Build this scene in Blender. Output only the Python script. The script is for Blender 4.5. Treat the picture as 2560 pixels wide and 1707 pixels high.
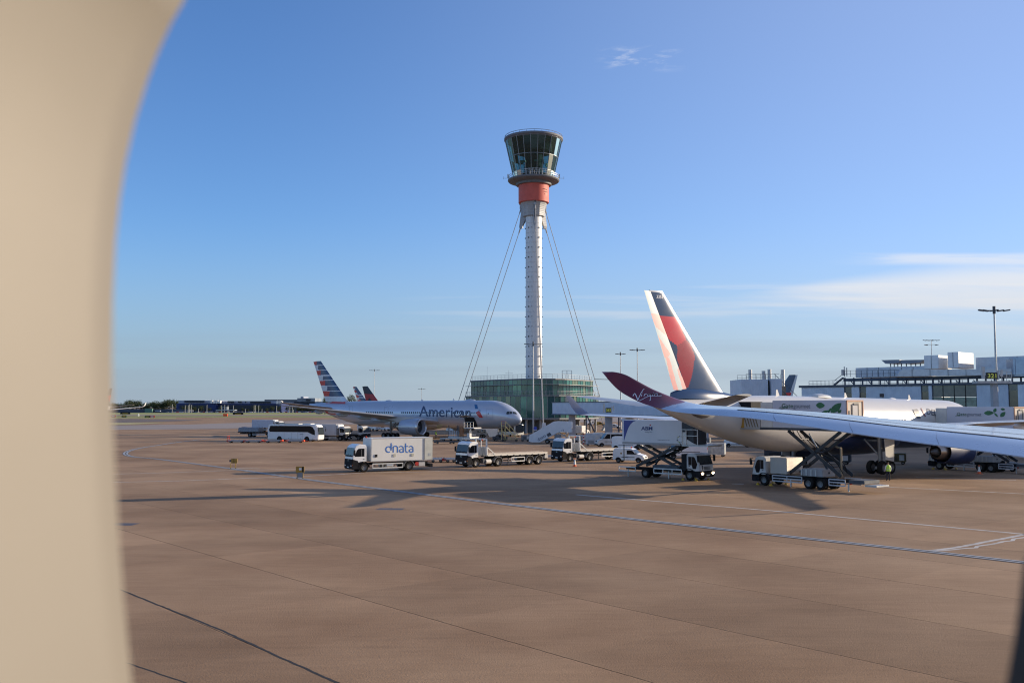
import bpy, bmesh, math, random
from mathutils import Vector, Matrix
from mathutils.bvhtree import BVHTree
R = math.radians
rnd = random.Random(7)
for o in list(bpy.data.objects):
    bpy.data.objects.remove(o)
SC = bpy.context.scene

# ------------------------------------------------------------------ camera, sky, sun, exposure
FPX, CX, CY, HOR, CAMH = 2400.0, 1280.0, 853.5, 1016.0, 7.2
PITCH = math.atan((HOR - CY) / FPX)
cam = bpy.data.cameras.new('camera')
camo = bpy.data.objects.new('camera', cam)
SC.collection.objects.link(camo)
camo.location = (0, 0, CAMH)
camo.rotation_euler = (R(90) + PITCH, 0, 0)
cam.sensor_width = 36.0
cam.lens = FPX / 2560 * 36.0
cam.clip_start, cam.clip_end = 0.01, 20000
cam.dof.use_dof = True
cam.dof.focus_distance = 130
cam.dof.aperture_fstop = 9.5
SC.camera = camo
SC.render.resolution_x, SC.render.resolution_y = 1024, 682
SUN_AZ, SUN_EL = 17.0, 14.5          # azimuth: degrees from +X towards +Y
sdir = Vector((math.cos(R(SUN_AZ)) * math.cos(R(SUN_EL)), math.sin(R(SUN_AZ)) * math.cos(R(SUN_EL)), math.sin(R(SUN_EL))))
sl = bpy.data.lights.new('sun', 'SUN')
sl.energy = 4.7
sl.angle = R(0.55)
sl.color = (1.0, 0.83, 0.62)
so = bpy.data.objects.new('sun', sl)
SC.collection.objects.link(so)
so.rotation_euler = sdir.to_track_quat('Z', 'Y').to_euler()
W = bpy.data.worlds.new('World')
SC.world = W
W.use_nodes = True
nt = W.node_tree
N, Lk = nt.nodes, nt.links
N.clear()
def nd(tree, t, **k):
    n = tree.nodes.new(t)
    for a, b in k.items():
        setattr(n, a, b)
    return n
def mth(tree, op, a, b=None, c=None, clamp=False):
    n = nd(tree, 'ShaderNodeMath', operation=op, use_clamp=clamp)
    for i, v in enumerate((a, b, c)):
        if v is None: continue
        if isinstance(v, (int, float)): n.inputs[i].default_value = v
        else: tree.links.new(v, n.inputs[i])
    return n.outputs[0]
def sstep(tree, v, a, b):
    n = nd(tree, 'ShaderNodeMapRange', interpolation_type='SMOOTHSTEP')
    tree.links.new(v, n.inputs[0])
    if a > b:
        n.inputs[1].default_value, n.inputs[2].default_value, n.inputs[3].default_value, n.inputs[4].default_value = b, a, 1.0, 0.0
    else:
        n.inputs[1].default_value, n.inputs[2].default_value = a, b
    return n.outputs[0]
sky = nd(nt, 'ShaderNodeTexSky', sky_type='NISHITA', sun_disc=False)
sky.sun_elevation = R(SUN_EL)
sky.sun_rotation = R(90 - SUN_AZ)
sky.altitude = 20
sky.air_density, sky.dust_density, sky.ozone_density = 1.0, 0.0, 3.0
tc = nd(nt, 'ShaderNodeTexCoord')
sp = nd(nt, 'ShaderNodeSeparateXYZ')
Lk.new(tc.outputs['Generated'], sp.inputs[0])
ay = mth(nt, 'MAXIMUM', sp.outputs[1], 0.05)
az = mth(nt, 'DIVIDE', sp.outputs[0], ay)
el = mth(nt, 'DIVIDE', sp.outputs[2], ay)
def cloud(sx, sz, seed, lo, hi, masks, rough=0.55, skew=0.0):
    cb = nd(nt, 'ShaderNodeCombineXYZ')
    Lk.new(mth(nt, 'MULTIPLY', az, sx), cb.inputs[0])
    e2 = mth(nt, 'ADD', el, mth(nt, 'MULTIPLY', az, skew))
    Lk.new(mth(nt, 'MULTIPLY', e2, sz), cb.inputs[1])
    cb.inputs[2].default_value = seed
    no = nd(nt, 'ShaderNodeTexNoise')
    no.inputs['Scale'].default_value = 1.0
    no.inputs['Detail'].default_value = 9
    no.inputs['Roughness'].default_value = rough
    no.inputs['Distortion'].default_value = 0.25
    Lk.new(cb.outputs[0], no.inputs['Vector'])
    v = sstep(nt, no.outputs[0], lo, hi)
    for src, a, b in masks:
        v = mth(nt, 'MULTIPLY', v, sstep(nt, src, a, b))
    return v
wdg = mth(nt, 'DIVIDE', mth(nt, 'ABSOLUTE', mth(nt, 'SUBTRACT', el, 0.113)), mth(nt, 'ADD', 0.004, mth(nt, 'MULTIPLY', mth(nt, 'MAXIMUM', mth(nt, 'SUBTRACT', az, 0.22), 0.0), 0.155)))
cir = cloud(2.4, 34, 3.3, 0.30, 0.60, [(az, 0.20, 0.34), (wdg, 1.05, 0.35)], 0.55, 0.03)
wsp = cloud(5, 90, 6.1, 0.34, 0.6, [(az, 0.32, 0.42), (el, 0.146, 0.153), (el, 0.163, 0.157)], 0.55, 0.0)
mid = cloud(2.6, 60, 8.1, 0.5, 0.68, [(el, 0.05, 0.09), (el, 0.145, 0.11), (az, -0.2, 0.0)])
low = cloud(1.6, 38, 1.7, 0.42, 0.72, [(el, 0.0, 0.02), (el, 0.10, 0.04)])
puf = cloud(26, 95, 9.4, 0.46, 0.70, [(az, 0.085, 0.12), (az, 0.19, 0.155), (el, 0.352, 0.366), (el, 0.386, 0.374)], 0.6, -0.1)
cl = mth(nt, 'MULTIPLY', cir, 0.9)
cl = mth(nt, 'ADD', cl, mth(nt, 'MULTIPLY', wsp, 0.6), clamp=True)
cl = mth(nt, 'ADD', cl, mth(nt, 'MULTIPLY', mid, 0.42), clamp=True)
cl = mth(nt, 'ADD', cl, mth(nt, 'MULTIPLY', puf, 0.5), clamp=True)
mx = nd(nt, 'ShaderNodeMix', data_type='RGBA')
Lk.new(cl, mx.inputs[0])
tint = nd(nt, 'ShaderNodeMix', data_type='RGBA', blend_type='MULTIPLY')
tint.inputs[0].default_value = 1.0
tint.inputs[7].default_value = (0.74, 0.935, 1.25, 1)
Lk.new(sky.outputs[0], tint.inputs[6])
Lk.new(tint.outputs[2], mx.inputs[6])
mx.inputs[7].default_value = (5.7, 5.8, 6.1, 1)
def mixw(fac, prev, col):
    m = nd(nt, 'ShaderNodeMix', data_type='RGBA'); Lk.new(fac, m.inputs[0]); Lk.new(prev, m.inputs[6])
    if isinstance(col, tuple): m.inputs[7].default_value = (*col, 1)
    else: Lk.new(col, m.inputs[7])
    return m.outputs[2]
# thin milky veil towards the sun's side, low haze along the horizon, and streaks of flat cloud in it
veil = mixw(mth(nt, 'MULTIPLY', sstep(nt, az, -0.35, 0.62), 0.42), tint.outputs[2], (3.4, 3.9, 5.4))
Lk.new(veil, mx.inputs[6])
hc = nd(nt, 'ShaderNodeMix', data_type='RGBA'); Lk.new(sstep(nt, az, -0.45, 0.45), hc.inputs[0]); hc.inputs[6].default_value = (1.98, 2.55, 3.35, 1); hc.inputs[7].default_value = (3.1, 3.6, 4.2, 1)
hz = mixw(mth(nt, 'MULTIPLY', sstep(nt, el, 0.21, -0.02), 0.88), mx.outputs[2], hc.outputs[2])
hz2 = mixw(mth(nt, 'MULTIPLY', low, 0.30), hz, (1.8, 2.15, 2.8))
# broken cloud behind the camera, out of the picture, greys the light in the shadows
cb_ = nd(nt, 'ShaderNodeTexNoise'); Lk.new(tc.outputs['Generated'], cb_.inputs['Vector']); cb_.inputs['Scale'].default_value = 3.0; cb_.inputs['Detail'].default_value = 6
bk = mth(nt, 'MULTIPLY', sstep(nt, cb_.outputs[0], 0.35, 0.6), sstep(nt, sp.outputs[1], 0.25, -0.15))
fin_ = mixw(mth(nt, 'MULTIPLY', bk, 0.22), hz2, (3.4, 3.1, 3.0))
bg = nd(nt, 'ShaderNodeBackground')
bg.inputs[1].default_value = 0.11
Lk.new(fin_, bg.inputs[0])
ow = nd(nt, 'ShaderNodeOutputWorld')
Lk.new(bg.outputs[0], ow.inputs[0])
SC.view_settings.view_transform = 'Standard'
SC.view_settings.look = 'None'
SC.view_settings.exposure = 0.5
SC.cycles.max_bounces = 6
SC.cycles.pixel_filter_type = 'BLACKMAN_HARRIS'
SC.cycles.filter_width = 1.15
SC.cycles.use_denoising = True

# ------------------------------------------------------------------ pixel <-> place
def ray(px, py):
    cx, cz = (px - CX) / FPX, (CY - py) / FPX
    return Vector((cx, math.cos(PITCH) - cz * math.sin(PITCH), math.sin(PITCH) + cz * math.cos(PITCH)))
def G(px, py, z=0.0):
    d = ray(px, py); t = (z - CAMH) / d.z
    return Vector((d.x * t, d.y * t, z))
def P(px, py, Y):
    d = ray(px, py); t = Y / d.y
    return Vector((d.x * t, Y, CAMH + d.z * t))
def proj(p):
    v = Vector(p) - Vector((0, 0, CAMH))
    f = v.y * math.cos(PITCH) + v.z * math.sin(PITCH)
    u = -v.y * math.sin(PITCH) + v.z * math.cos(PITCH)
    return (CX + v.x / f * FPX, CY - u / f * FPX)

# ------------------------------------------------------------------ materials
MATS = {}
def mat(name, col, rough=0.5, metal=0.0, coat=0.0, var=0.12, nscale=1.5, bump=0.0, bscale=8.0, spec=0.5, emit=None, es=1.0, streak=None):
    if name in MATS: return MATS[name]
    m = bpy.data.materials.new(name); m.use_nodes = True
    t = m.node_tree; b = t.nodes['Principled BSDF']
    b.inputs['Roughness'].default_value = rough
    b.inputs['Metallic'].default_value = metal
    b.inputs['Coat Weight'].default_value = coat
    b.inputs['Coat Roughness'].default_value = 0.08
    b.inputs['Specular IOR Level'].default_value = spec
    c = (*col, 1)
    if var > 0:
        co = nd(t, 'ShaderNodeTexCoord'); no = nd(t, 'ShaderNodeTexNoise')
        mp = nd(t, 'ShaderNodeMapping')
        mp.inputs['Scale'].default_value = streak or (1, 1, 1)
        t.links.new(co.outputs['Object'], mp.inputs[0]); t.links.new(mp.outputs[0], no.inputs['Vector'])
        no.inputs['Scale'].default_value = nscale; no.inputs['Detail'].default_value = 6; no.inputs['Roughness'].default_value = 0.62
        mr = nd(t, 'ShaderNodeMapRange'); t.links.new(no.outputs[0], mr.inputs[0])
        mr.inputs[1].default_value, mr.inputs[2].default_value = 0.3, 0.7
        mr.inputs[3].default_value, mr.inputs[4].default_value = 1 - var, 1 + var * 0.6
        mm = nd(t, 'ShaderNodeMix', data_type='RGBA', blend_type='MULTIPLY'); mm.inputs[0].default_value = 1
        mm.inputs[6].default_value = c
        t.links.new(mr.outputs[0], mm.inputs[7]); t.links.new(mm.outputs[2], b.inputs['Base Color'])
        mr2 = nd(t, 'ShaderNodeMapRange'); t.links.new(no.outputs[0], mr2.inputs[0])
        mr2.inputs[3].default_value, mr2.inputs[4].default_value = min(1, rough + 0.12), max(0.02, rough - 0.1)
        t.links.new(mr2.outputs[0], b.inputs['Roughness'])
    else:
        b.inputs['Base Color'].default_value = c
    if bump > 0:
        co2 = nd(t, 'ShaderNodeTexCoord'); n2 = nd(t, 'ShaderNodeTexNoise'); bp = nd(t, 'ShaderNodeBump')
        n2.inputs['Scale'].default_value = bscale; n2.inputs['Detail'].default_value = 4
        t.links.new(co2.outputs['Object'], n2.inputs['Vector']); t.links.new(n2.outputs[0], bp.inputs['Height'])
        bp.inputs['Strength'].default_value = bump; bp.inputs['Distance'].default_value = 0.05
        t.links.new(bp.outputs[0], b.inputs['Normal'])
    if emit:
        b.inputs['Emission Color'].default_value = (*emit, 1); b.inputs['Emission Strength'].default_value = es
    MATS[name] = m
    return m
def ribbed(name, col, freq, axis=0, depth=0.25, rough=0.5, metal=0.3, var=0.1):
    """sheet cladding: ribs as a wave along one object axis"""
    m = mat(name, col, rough, metal, var=var, nscale=0.6)
    t = m.node_tree; b = t.nodes['Principled BSDF']
    co = nd(t, 'ShaderNodeTexCoord'); s = nd(t, 'ShaderNodeSeparateXYZ'); t.links.new(co.outputs['Object'], s.inputs[0])
    w = mth(t, 'SINE', mth(t, 'MULTIPLY', s.outputs[axis], freq * 6.283))
    bp = nd(t, 'ShaderNodeBump'); bp.inputs['Strength'].default_value = depth; bp.inputs['Distance'].default_value = 0.03
    t.links.new(w, bp.inputs['Height']); t.links.new(bp.outputs[0], b.inputs['Normal'])
    return m
def glassy(name, col, rough=0.06, metal=0.0):
    return mat(name, col, rough, metal, var=0.25, nscale=0.35, spec=0.45)
white = mat('white_paint', (0.78, 0.78, 0.77), 0.32, coat=0.3, var=0.10)
dirty = mat('dirty_white_paint', (0.52, 0.51, 0.49), 0.45, var=0.22, nscale=1.2)
offwhite = mat('cream_paint', (0.68, 0.65, 0.58), 0.4, var=0.1)
black = mat('black_plastic', (0.018, 0.019, 0.022), 0.6, var=0.3, spec=0.15)
chassis = mat('chassis_dark', (0.018, 0.018, 0.021), 0.7, var=0.35, nscale=3, spec=0.1)
rubber = mat('tyre_rubber', (0.020, 0.019, 0.018), 0.9, var=0.3, nscale=6, spec=0.1)
steel = mat('galvanised_steel', (0.42, 0.43, 0.44), 0.42, metal=0.6, var=0.18, nscale=3)
dsteel = mat('dark_steel', (0.07, 0.078, 0.09), 0.6, metal=0.2, var=0.25, nscale=2)
lamp_m = mat('lamp_glass', (0.8, 0.8, 0.78), 0.1, var=0)
wscreen = glassy('windscreen_glass', (0.035, 0.045, 0.05), 0.05)
swin = glassy('tinted_glass', (0.008, 0.010, 0.014), 0.06)
swin.node_tree.nodes['Principled BSDF'].inputs['Specular IOR Level'].default_value = 0.25
red = mat('red_paint', (0.45, 0.03, 0.02), 0.4)
orange = mat('orange_plastic', (0.75, 0.13, 0.03), 0.5)
amber = mat('amber_lens', (0.8, 0.2, 0.02), 0.3)
yellow = mat('yellow_paint', (0.62, 0.38, 0.03), 0.45)
concrete = mat('pale_concrete', (0.36, 0.34, 0.31), 0.85, var=0.2, nscale=0.8, bump=0.2)
navy = mat('navy_paint', (0.012, 0.028, 0.09), 0.3, coat=0.5)

# ------------------------------------------------------------------ mesh helpers
class MB:
    def __init__(s): s.v, s.f, s.m = [], [], []
    def add(s, vs, fs, mi=0):
        n = len(s.v); s.v += [tuple(v) for v in vs]
        for f in fs: s.f.append([n + i for i in f]); s.m.append(mi)
        return s
    def box(s, c, d, mi=0, rz=0, ry=0, rx=0):
        h = [x / 2 for x in d]
        vs = [Vector((sx * h[0], sy * h[1], sz * h[2])) for sx in (-1, 1) for sy in (-1, 1) for sz in (-1, 1)]
        if rz or ry or rx:
            M = Matrix.Rotation(rz, 3, 'Z') @ Matrix.Rotation(ry, 3, 'Y') @ Matrix.Rotation(rx, 3, 'X')
            vs = [M @ v for v in vs]
        vs = [v + Vector(c) for v in vs]
        return s.add(vs, [(0, 1, 3, 2), (4, 6, 7, 5), (0, 4, 5, 1), (2, 3, 7, 6), (0, 2, 6, 4), (1, 5, 7, 3)], mi)
    def bx(s, a, b, mi=0):
        return s.box([(a[i] + b[i]) / 2 for i in range(3)], [abs(b[i] - a[i]) for i in range(3)], mi)
    def bar(s, a, b, w, h=None, mi=0):
        a, b = Vector(a), Vector(b); h = h or w
        d = (b - a).normalized(); up = Vector((0, 0, 1)) if abs(d.z) < 0.95 else Vector((1, 0, 0))
        x = d.cross(up).normalized() * w / 2; y = x.cross(d).normalized() * h / 2
        vs = [p + sx * x + sy * y for p in (a, b) for sx, sy in ((-1, -1), (1, -1), (1, 1), (-1, 1))]
        return s.add(vs, [(0, 1, 2, 3), (7, 6, 5, 4), (0, 4, 5, 1), (1, 5, 6, 2), (2, 6, 7, 3), (3, 7, 4, 0)], mi)
    def tube(s, a, b, r, n=10, mi=0, r2=None, caps=True):
        a, b = Vector(a), Vector(b); r2 = r if r2 is None else r2
        d = (b - a).normalized(); up = Vector((0, 0, 1)) if abs(d.z) < 0.95 else Vector((1, 0, 0))
        x = d.cross(up).normalized(); y = x.cross(d).normalized()
        vs = []
        for p, q in ((a, r), (b, r2)):
            for i in range(n):
                t = 2 * math.pi * i / n
                vs.append(p + q * (math.cos(t) * x + math.sin(t) * y))
        fs = [(i, (i + 1) % n, n + (i + 1) % n, n + i) for i in range(n)]
        if caps: fs += [tuple(range(n))[::-1], tuple(range(n, 2 * n))]
        return s.add(vs, fs, mi)
    def lathe(s, prof, n=24, mi=0, c=(0, 0, 0), axis='z', a0=0, a1=2 * math.pi, mis=None):
        full = abs(a1 - a0 - 2 * math.pi) < 1e-6
        k = n if full else n + 1
        vs = []
        for r, z in prof:
            for i in range(k):
                t = a0 + (a1 - a0) * i / n
                p = (r * math.cos(t), r * math.sin(t), z)
                if axis == 'x': p = (p[2], p[0], p[1])
                if axis == 'y': p = (p[0], p[2], p[1])
                vs.append((p[0] + c[0], p[1] + c[1], p[2] + c[2]))
        base = len(s.v); s.v += vs
        for j in range(len(prof) - 1):
            for i in range(n):
                i2 = (i + 1) % k
                s.f.append([base + j * k + i, base + j * k + i2, base + (j + 1) * k + i2, base + (j + 1) * k + i])
                s.m.append(mis[j] if mis else mi)
        return s
    def loft(s, secs, mi=0, caps=True, fmi=None):
        n = len(secs[0]); base = len(s.v)
        for q in secs: s.v += [tuple(p) for p in q]
        for j in range(len(secs) - 1):
            for i in range(n):
                i2 = (i + 1) % n
                s.f.append([base + j * n + i, base + j * n + i2, base + (j + 1) * n + i2, base + (j + 1) * n + i])
                s.m.append(fmi(j, i) if fmi else mi)
        if caps:
            s.f.append([base + i for i in range(n)][::-1]); s.m.append(mi)
            s.f.append([base + (len(secs) - 1) * n + i for i in range(n)]); s.m.append(mi)
        return s
    def prism(s, poly, y0, y1, mi=0, plane='xz'):
        n = len(poly)
        def q(p, t): return (p[0], t, p[1]) if plane == 'xz' else ((t, p[0], p[1]) if plane == 'yz' else (p[0], p[1], t))
        vs = [q(p, y0) for p in poly] + [q(p, y1) for p in poly]
        fs = [tuple(range(n)), tuple(range(2 * n - 1, n - 1, -1))] + [(i, i + n, (i + 1) % n + n, (i + 1) % n) for i in range(n)]
        return s.add(vs, fs, mi)
    def mesh(s, name, mats, smooth=35, bevel=0.0):
        me = bpy.data.meshes.new(name)
        me.from_pydata(s.v, [], s.f)
        for i, p in enumerate(me.polygons): p.material_index = s.m[i]
        bm = bmesh.new(); bm.from_mesh(me)
        bmesh.ops.recalc_face_normals(bm, faces=bm.faces)
        if bevel:
            ed = [e for e in bm.edges if e.is_manifold and e.calc_face_angle(0) > R(28)]
            bmesh.ops.bevel(bm, geom=ed, offset=bevel, segments=2, affect='EDGES', clamp_overlap=True)
        bm.to_mesh(me); bm.free()
        for m in (mats if isinstance(mats, (list, tuple)) else [mats]): me.materials.append(m)
        if smooth:
            me.polygons.foreach_set('use_smooth', [True] * len(me.polygons))
            me.set_sharp_from_angle(angle=R(smooth))
        return me
    def build(s, name, mats, parent=None, smooth=35, bevel=0.0, label=None):
        return link(name, s.mesh(name, mats, smooth, bevel), parent, label)
def link(name, me, parent=None, label=None):
    o = bpy.data.objects.new(name, me); SC.collection.objects.link(o)
    if parent: o.parent = parent
    if label: o['label'] = label
    return o
def tag(o, label=None, cat=None, group=None, kind=None):
    if label: o['label'] = label
    if cat: o['category'] = cat
    if group: o['group'] = group
    if kind: o['kind'] = kind
    return o
def thing(name, label, cat, loc=(0, 0, 0), rz=0.0, group=None, pitch=0.0):
    o = bpy.data.objects.new(name, None); SC.collection.objects.link(o)
    o.empty_display_size = 0.5
    o.location = loc; o.rotation_euler = (0, pitch, rz)
    return tag(o, label, cat, group)
def mw(o): return Matrix.LocRotScale(o.location, o.rotation_euler, o.scale)
def kids(o): return [c for c in bpy.data.objects if c.parent == o]
def copy_tree(src, loc, rz, label, **k):
    tree = k.pop('tree')
    m = {}
    for o in tree:
        c = o.copy(); SC.collection.objects.link(c); m[o] = c
        if o.parent in m: c.parent = m[o.parent]
    r = m[tree[0]]; r.location = loc; r.rotation_euler = (0, 0, rz); r['label'] = label
    return r
def tree_of(root):
    out, lv = [root], [root]
    while lv:
        nx = [c for c in bpy.data.objects if c.parent in lv]; out += nx; lv = nx
    return out

# text and stroke lettering as flat 2-D meshes
def text2d(s, bold=0.0, size=1.0):
    cu = bpy.data.curves.new('txt', 'FONT'); cu.body = s; cu.size = size; cu.offset = bold; cu.resolution_u = 3
    ob = bpy.data.objects.new('txt', cu); SC.collection.objects.link(ob)
    dg = bpy.context.evaluated_depsgraph_get(); dg.update()
    me = bpy.data.meshes.new_from_object(ob.evaluated_get(dg))
    vs = [(v.co.x, v.co.y) for v in me.vertices]; fs = [list(p.vertices) for p in me.polygons]
    bpy.data.objects.remove(ob); bpy.data.curves.remove(cu); bpy.data.meshes.remove(me)
    x0, x1 = min(v[0] for v in vs), max(v[0] for v in vs)
    return [((v[0] - x0) / (x1 - x0), v[1]) for v in vs], fs, (x1 - x0)
def strokes2d(lines, w):
    vs, fs = [], []
    for ln in lines:
        ww = w
        if isinstance(ln, tuple): ln, ww = ln
        n0 = len(vs)
        for i, p in enumerate(ln):
            a = Vector(ln[max(0, i - 1)]); b = Vector(ln[min(len(ln) - 1, i + 1)])
            d = (b - a); d = d.normalized() if d.length > 1e-9 else Vector((1, 0)); n = Vector((-d.y, d.x)) * ww / 2
            vs += [tuple(Vector(p) + n), tuple(Vector(p) - n)]
        for i in range(len(ln) - 1): fs.append([n0 + 2 * i, n0 + 2 * i + 1, n0 + 2 * i + 3, n0 + 2 * i + 2])
    return vs, fs
def arc(cx, cy, r, a0, a1, n=14, ry=None):
    ry = ry or r
    return [(cx + r * math.cos(R(a0 + (a1 - a0) * i / n)), cy + ry * math.sin(R(a0 + (a1 - a0) * i / n))) for i in range(n + 1)]
def cutgrid(vs, fs, sx, sy):
    bm = bmesh.new(); bv = [bm.verts.new((x, y, 0)) for x, y in vs]
    for f in fs:
        try: bm.faces.new([bv[i] for i in f])
        except ValueError: pass
    xs = [v[0] for v in vs]; ys = [v[1] for v in vs]
    if sx:
        x = math.floor(min(xs) / sx) * sx
        while x < max(xs):
            bmesh.ops.bisect_plane(bm, geom=bm.verts[:] + bm.edges[:] + bm.faces[:], plane_co=(x, 0, 0), plane_no=(1, 0, 0)); x += sx
    if sy:
        y = math.floor(min(ys) / sy) * sy
        while y < max(ys):
            bmesh.ops.bisect_plane(bm, geom=bm.verts[:] + bm.edges[:] + bm.faces[:], plane_co=(0, y, 0), plane_no=(0, 1, 0)); y += sy
    bm.verts.index_update()
    ov = [(v.co.x, v.co.y) for v in bm.verts]; of = [[v.index for v in f.verts] for f in bm.faces]
    bm.free(); return ov, of
def bvh_of(objs):
    vs, fs = [], []
    for o, M in objs:
        n = len(vs); me = o.data
        vs += [M @ v.co for v in me.vertices]; fs += [[n + i for i in p.vertices] for p in me.polygons]
    return BVHTree.FromPolygons(vs, fs)
def marking(name, vs, fs, bvh, m, parent, M, off=0.02, label=None, step=(4, 3)):
    """paint-thin lettering or a door outline laid on a surface, given where the photograph shows it"""
    if step: vs, fs = cutgrid(vs, fs, *step)
    o0 = Vector((0, 0, CAMH)); out, okv = [], []
    Mi = M.inverted()
    for x, y in vs:
        d = ray(x, y).normalized(); h = bvh.ray_cast(o0, d)
        if h[0] is None: out.append((0, 0, 0)); okv.append(False); continue
        n = h[1]; n = -n if n.dot(d) > 0 else n
        out.append(Mi @ (h[0] + n * off)); okv.append(True)
    mb = MB(); mb.v = [tuple(v) for v in out]
    for f in fs:
        if all(okv[i] for i in f): mb.f.append(f); mb.m.append(0)
    if not mb.f: print('marking missed', name); return None
    me = bpy.data.meshes.new(name); me.from_pydata(mb.v, [], mb.f); me.materials.append(m)
    bm = bmesh.new(); bm.from_mesh(me); bmesh.ops.delete(bm, geom=[v for v in bm.verts if not v.link_faces], context='VERTS'); bm.to_mesh(me); bm.free()
    return link(name, me, parent, label)
def aff(vs, o, ux, uy):
    return [(o[0] + v[0] * ux[0] + v[1] * uy[0], o[1] + v[0] * ux[1] + v[1] * uy[1]) for v in vs]
def outline(pts, w):
    return strokes2d([pts + [pts[0]]], w)
# ------------------------------------------------------------------ ground
def apron_material():
    m = bpy.data.materials.new('apron_concrete'); m.use_nodes = True
    t = m.node_tree; b = t.nodes['Principled BSDF']; L = t.links.new
    co = nd(t, 'ShaderNodeTexCoord'); mp = nd(t, 'ShaderNodeMapping')
    L(co.outputs['Object'], mp.inputs[0]); mp.inputs['Rotation'].default_value = (0, 0, R(49.6))
    # after turning by 49.6 degrees the joints run along x; joints every 6.25 m across y
    s = nd(t, 'ShaderNodeSeparateXYZ'); L(mp.outputs[0], s.inputs[0])
    u = mth(t, 'DIVIDE', mth(t, 'ADD', s.outputs[0], 2.2), 6.1)
    v = mth(t, 'DIVIDE', mth(t, 'ADD', s.outputs[1], -0.68), 6.25)
    fu, fv = mth(t, 'FLOOR', u), mth(t, 'FLOOR', v)
    cb = nd(t, 'ShaderNodeCombineXYZ'); L(fu, cb.inputs[0]); L(fv, cb.inputs[1])
    wn = nd(t, 'ShaderNodeTexWhiteNoise', noise_dimensions='2D'); L(cb.outputs[0], wn.inputs['Vector'])
    wn2 = nd(t, 'ShaderNodeTexWhiteNoise', noise_dimensions='1D'); L(fv, wn2.inputs['W'])
    # wobble the joint a little
    nw = nd(t, 'ShaderNodeTexNoise'); L(co.outputs['Object'], nw.inputs['Vector']); nw.inputs['Scale'].default_value = 2.5; nw.inputs['Detail'].default_value = 5
    wob = mth(t, 'MULTIPLY', mth(t, 'SUBTRACT', nw.outputs[0], 0.5), 0.010)
    def joint(q, w):
        d = mth(t, 'ABSOLUTE', mth(t, 'SUBTRACT', mth(t, 'FRACT', mth(t, 'ADD', mth(t, 'ADD', q, wob), 0.5)), 0.5))
        return mth(t, 'SUBTRACT', 1.0, sstep(t, d, w * 0.4, w))
    jv, ju = joint(v, 0.0052), joint(u, 0.0030)
    n1 = nd(t, 'ShaderNodeTexNoise'); L(co.outputs['Object'], n1.inputs['Vector']); n1.inputs['Scale'].default_value = 0.07; n1.inputs['Detail'].default_value = 8; n1.inputs['Roughness'].default_value = 0.6
    mp2 = nd(t, 'ShaderNodeMapping'); L(co.outputs['Object'], mp2.inputs[0]); mp2.inputs['Scale'].default_value = (0.08, 0.55, 1); mp2.inputs['Rotation'].default_value = (0, 0, R(-7))
    n2 = nd(t, 'ShaderNodeTexNoise'); L(mp2.outputs[0], n2.inputs['Vector']); n2.inputs['Scale'].default_value = 1.0; n2.inputs['Detail'].default_value = 8; n2.inputs['Roughness'].default_value = 0.65
    n3 = nd(t, 'ShaderNodeTexNoise'); L(co.outputs['Object'], n3.inputs['Vector']); n3.inputs['Scale'].default_value = 14; n3.inputs['Detail'].default_value = 6; n3.inputs['Roughness'].default_value = 0.75
    cr = nd(t, 'ShaderNodeValToRGB'); L(n1.outputs[0], cr.inputs[0])
    cr.color_ramp.elements[0].position, cr.color_ramp.elements[1].position = 0.36, 0.66
    cr.color_ramp.elements[0].color = (0.246, 0.147, 0.080, 1); cr.color_ramp.elements[1].color = (0.385, 0.250, 0.146, 1)
    f = mth(t, 'ADD', 0.80, mth(t, 'MULTIPLY', n2.outputs[0], 0.36))
    f = mth(t, 'MULTIPLY', f, mth(t, 'ADD', 0.91, mth(t, 'MULTIPLY', wn.outputs['Value'], 0.16)))
    f = mth(t, 'MULTIPLY', f, mth(t, 'ADD', 0.92, mth(t, 'MULTIPLY', wn2.outputs['Value'], 0.15)))
    f = mth(t, 'MULTIPLY', f, mth(t, 'ADD', 0.68, mth(t, 'MULTIPLY', n3.outputs[0], 0.64)))
    n5 = nd(t, 'ShaderNodeTexNoise'); L(mp2.outputs[0], n5.inputs['Vector']); n5.inputs['Scale'].default_value = 6.5; n5.inputs['Detail'].default_value = 5
    f = mth(t, 'MULTIPLY', f, mth(t, 'ADD', 0.86, mth(t, 'MULTIPLY', n5.outputs[0], 0.28)))
    # oil stains
    n4 = nd(t, 'ShaderNodeTexNoise'); L(co.outputs['Object'], n4.inputs['Vector']); n4.inputs['Scale'].default_value = 0.22; n4.inputs['Detail'].default_value = 3
    f = mth(t, 'MULTIPLY', f, mth(t, 'SUBTRACT', 1.0, mth(t, 'MULTIPLY', sstep(t, n4.outputs[0], 0.64, 0.78), 0.22)))
    jm = mth(t, 'MULTIPLY', jv, mth(t, 'ADD', 0.30, mth(t, 'MULTIPLY', wn2.outputs['Value'], 0.55)))
    jm = mth(t, 'MAXIMUM', jm, mth(t, 'MULTIPLY', ju, mth(t, 'MULTIPLY', sstep(t, wn.outputs['Value'], 0.55, 0.9), 0.35)))
    f = mth(t, 'MULTIPLY', f, mth(t, 'SUBTRACT', 1.0, jm))
    mm = nd(t, 'ShaderNodeMix', data_type='RGBA', blend_type='MULTIPLY'); mm.inputs[0].default_value = 1
    L(cr.outputs[0], mm.inputs[6]); L(f, mm.inputs[7]); L(mm.outputs[2], b.inputs['Base Color'])
    b.inputs['Roughness'].default_value = 0.88; b.inputs['Specular IOR Level'].default_value = 0.25
    bp = nd(t, 'ShaderNodeBump'); bp.inputs['Strength'].default_value = 0.65; bp.inputs['Distance'].default_value = 0.03
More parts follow.
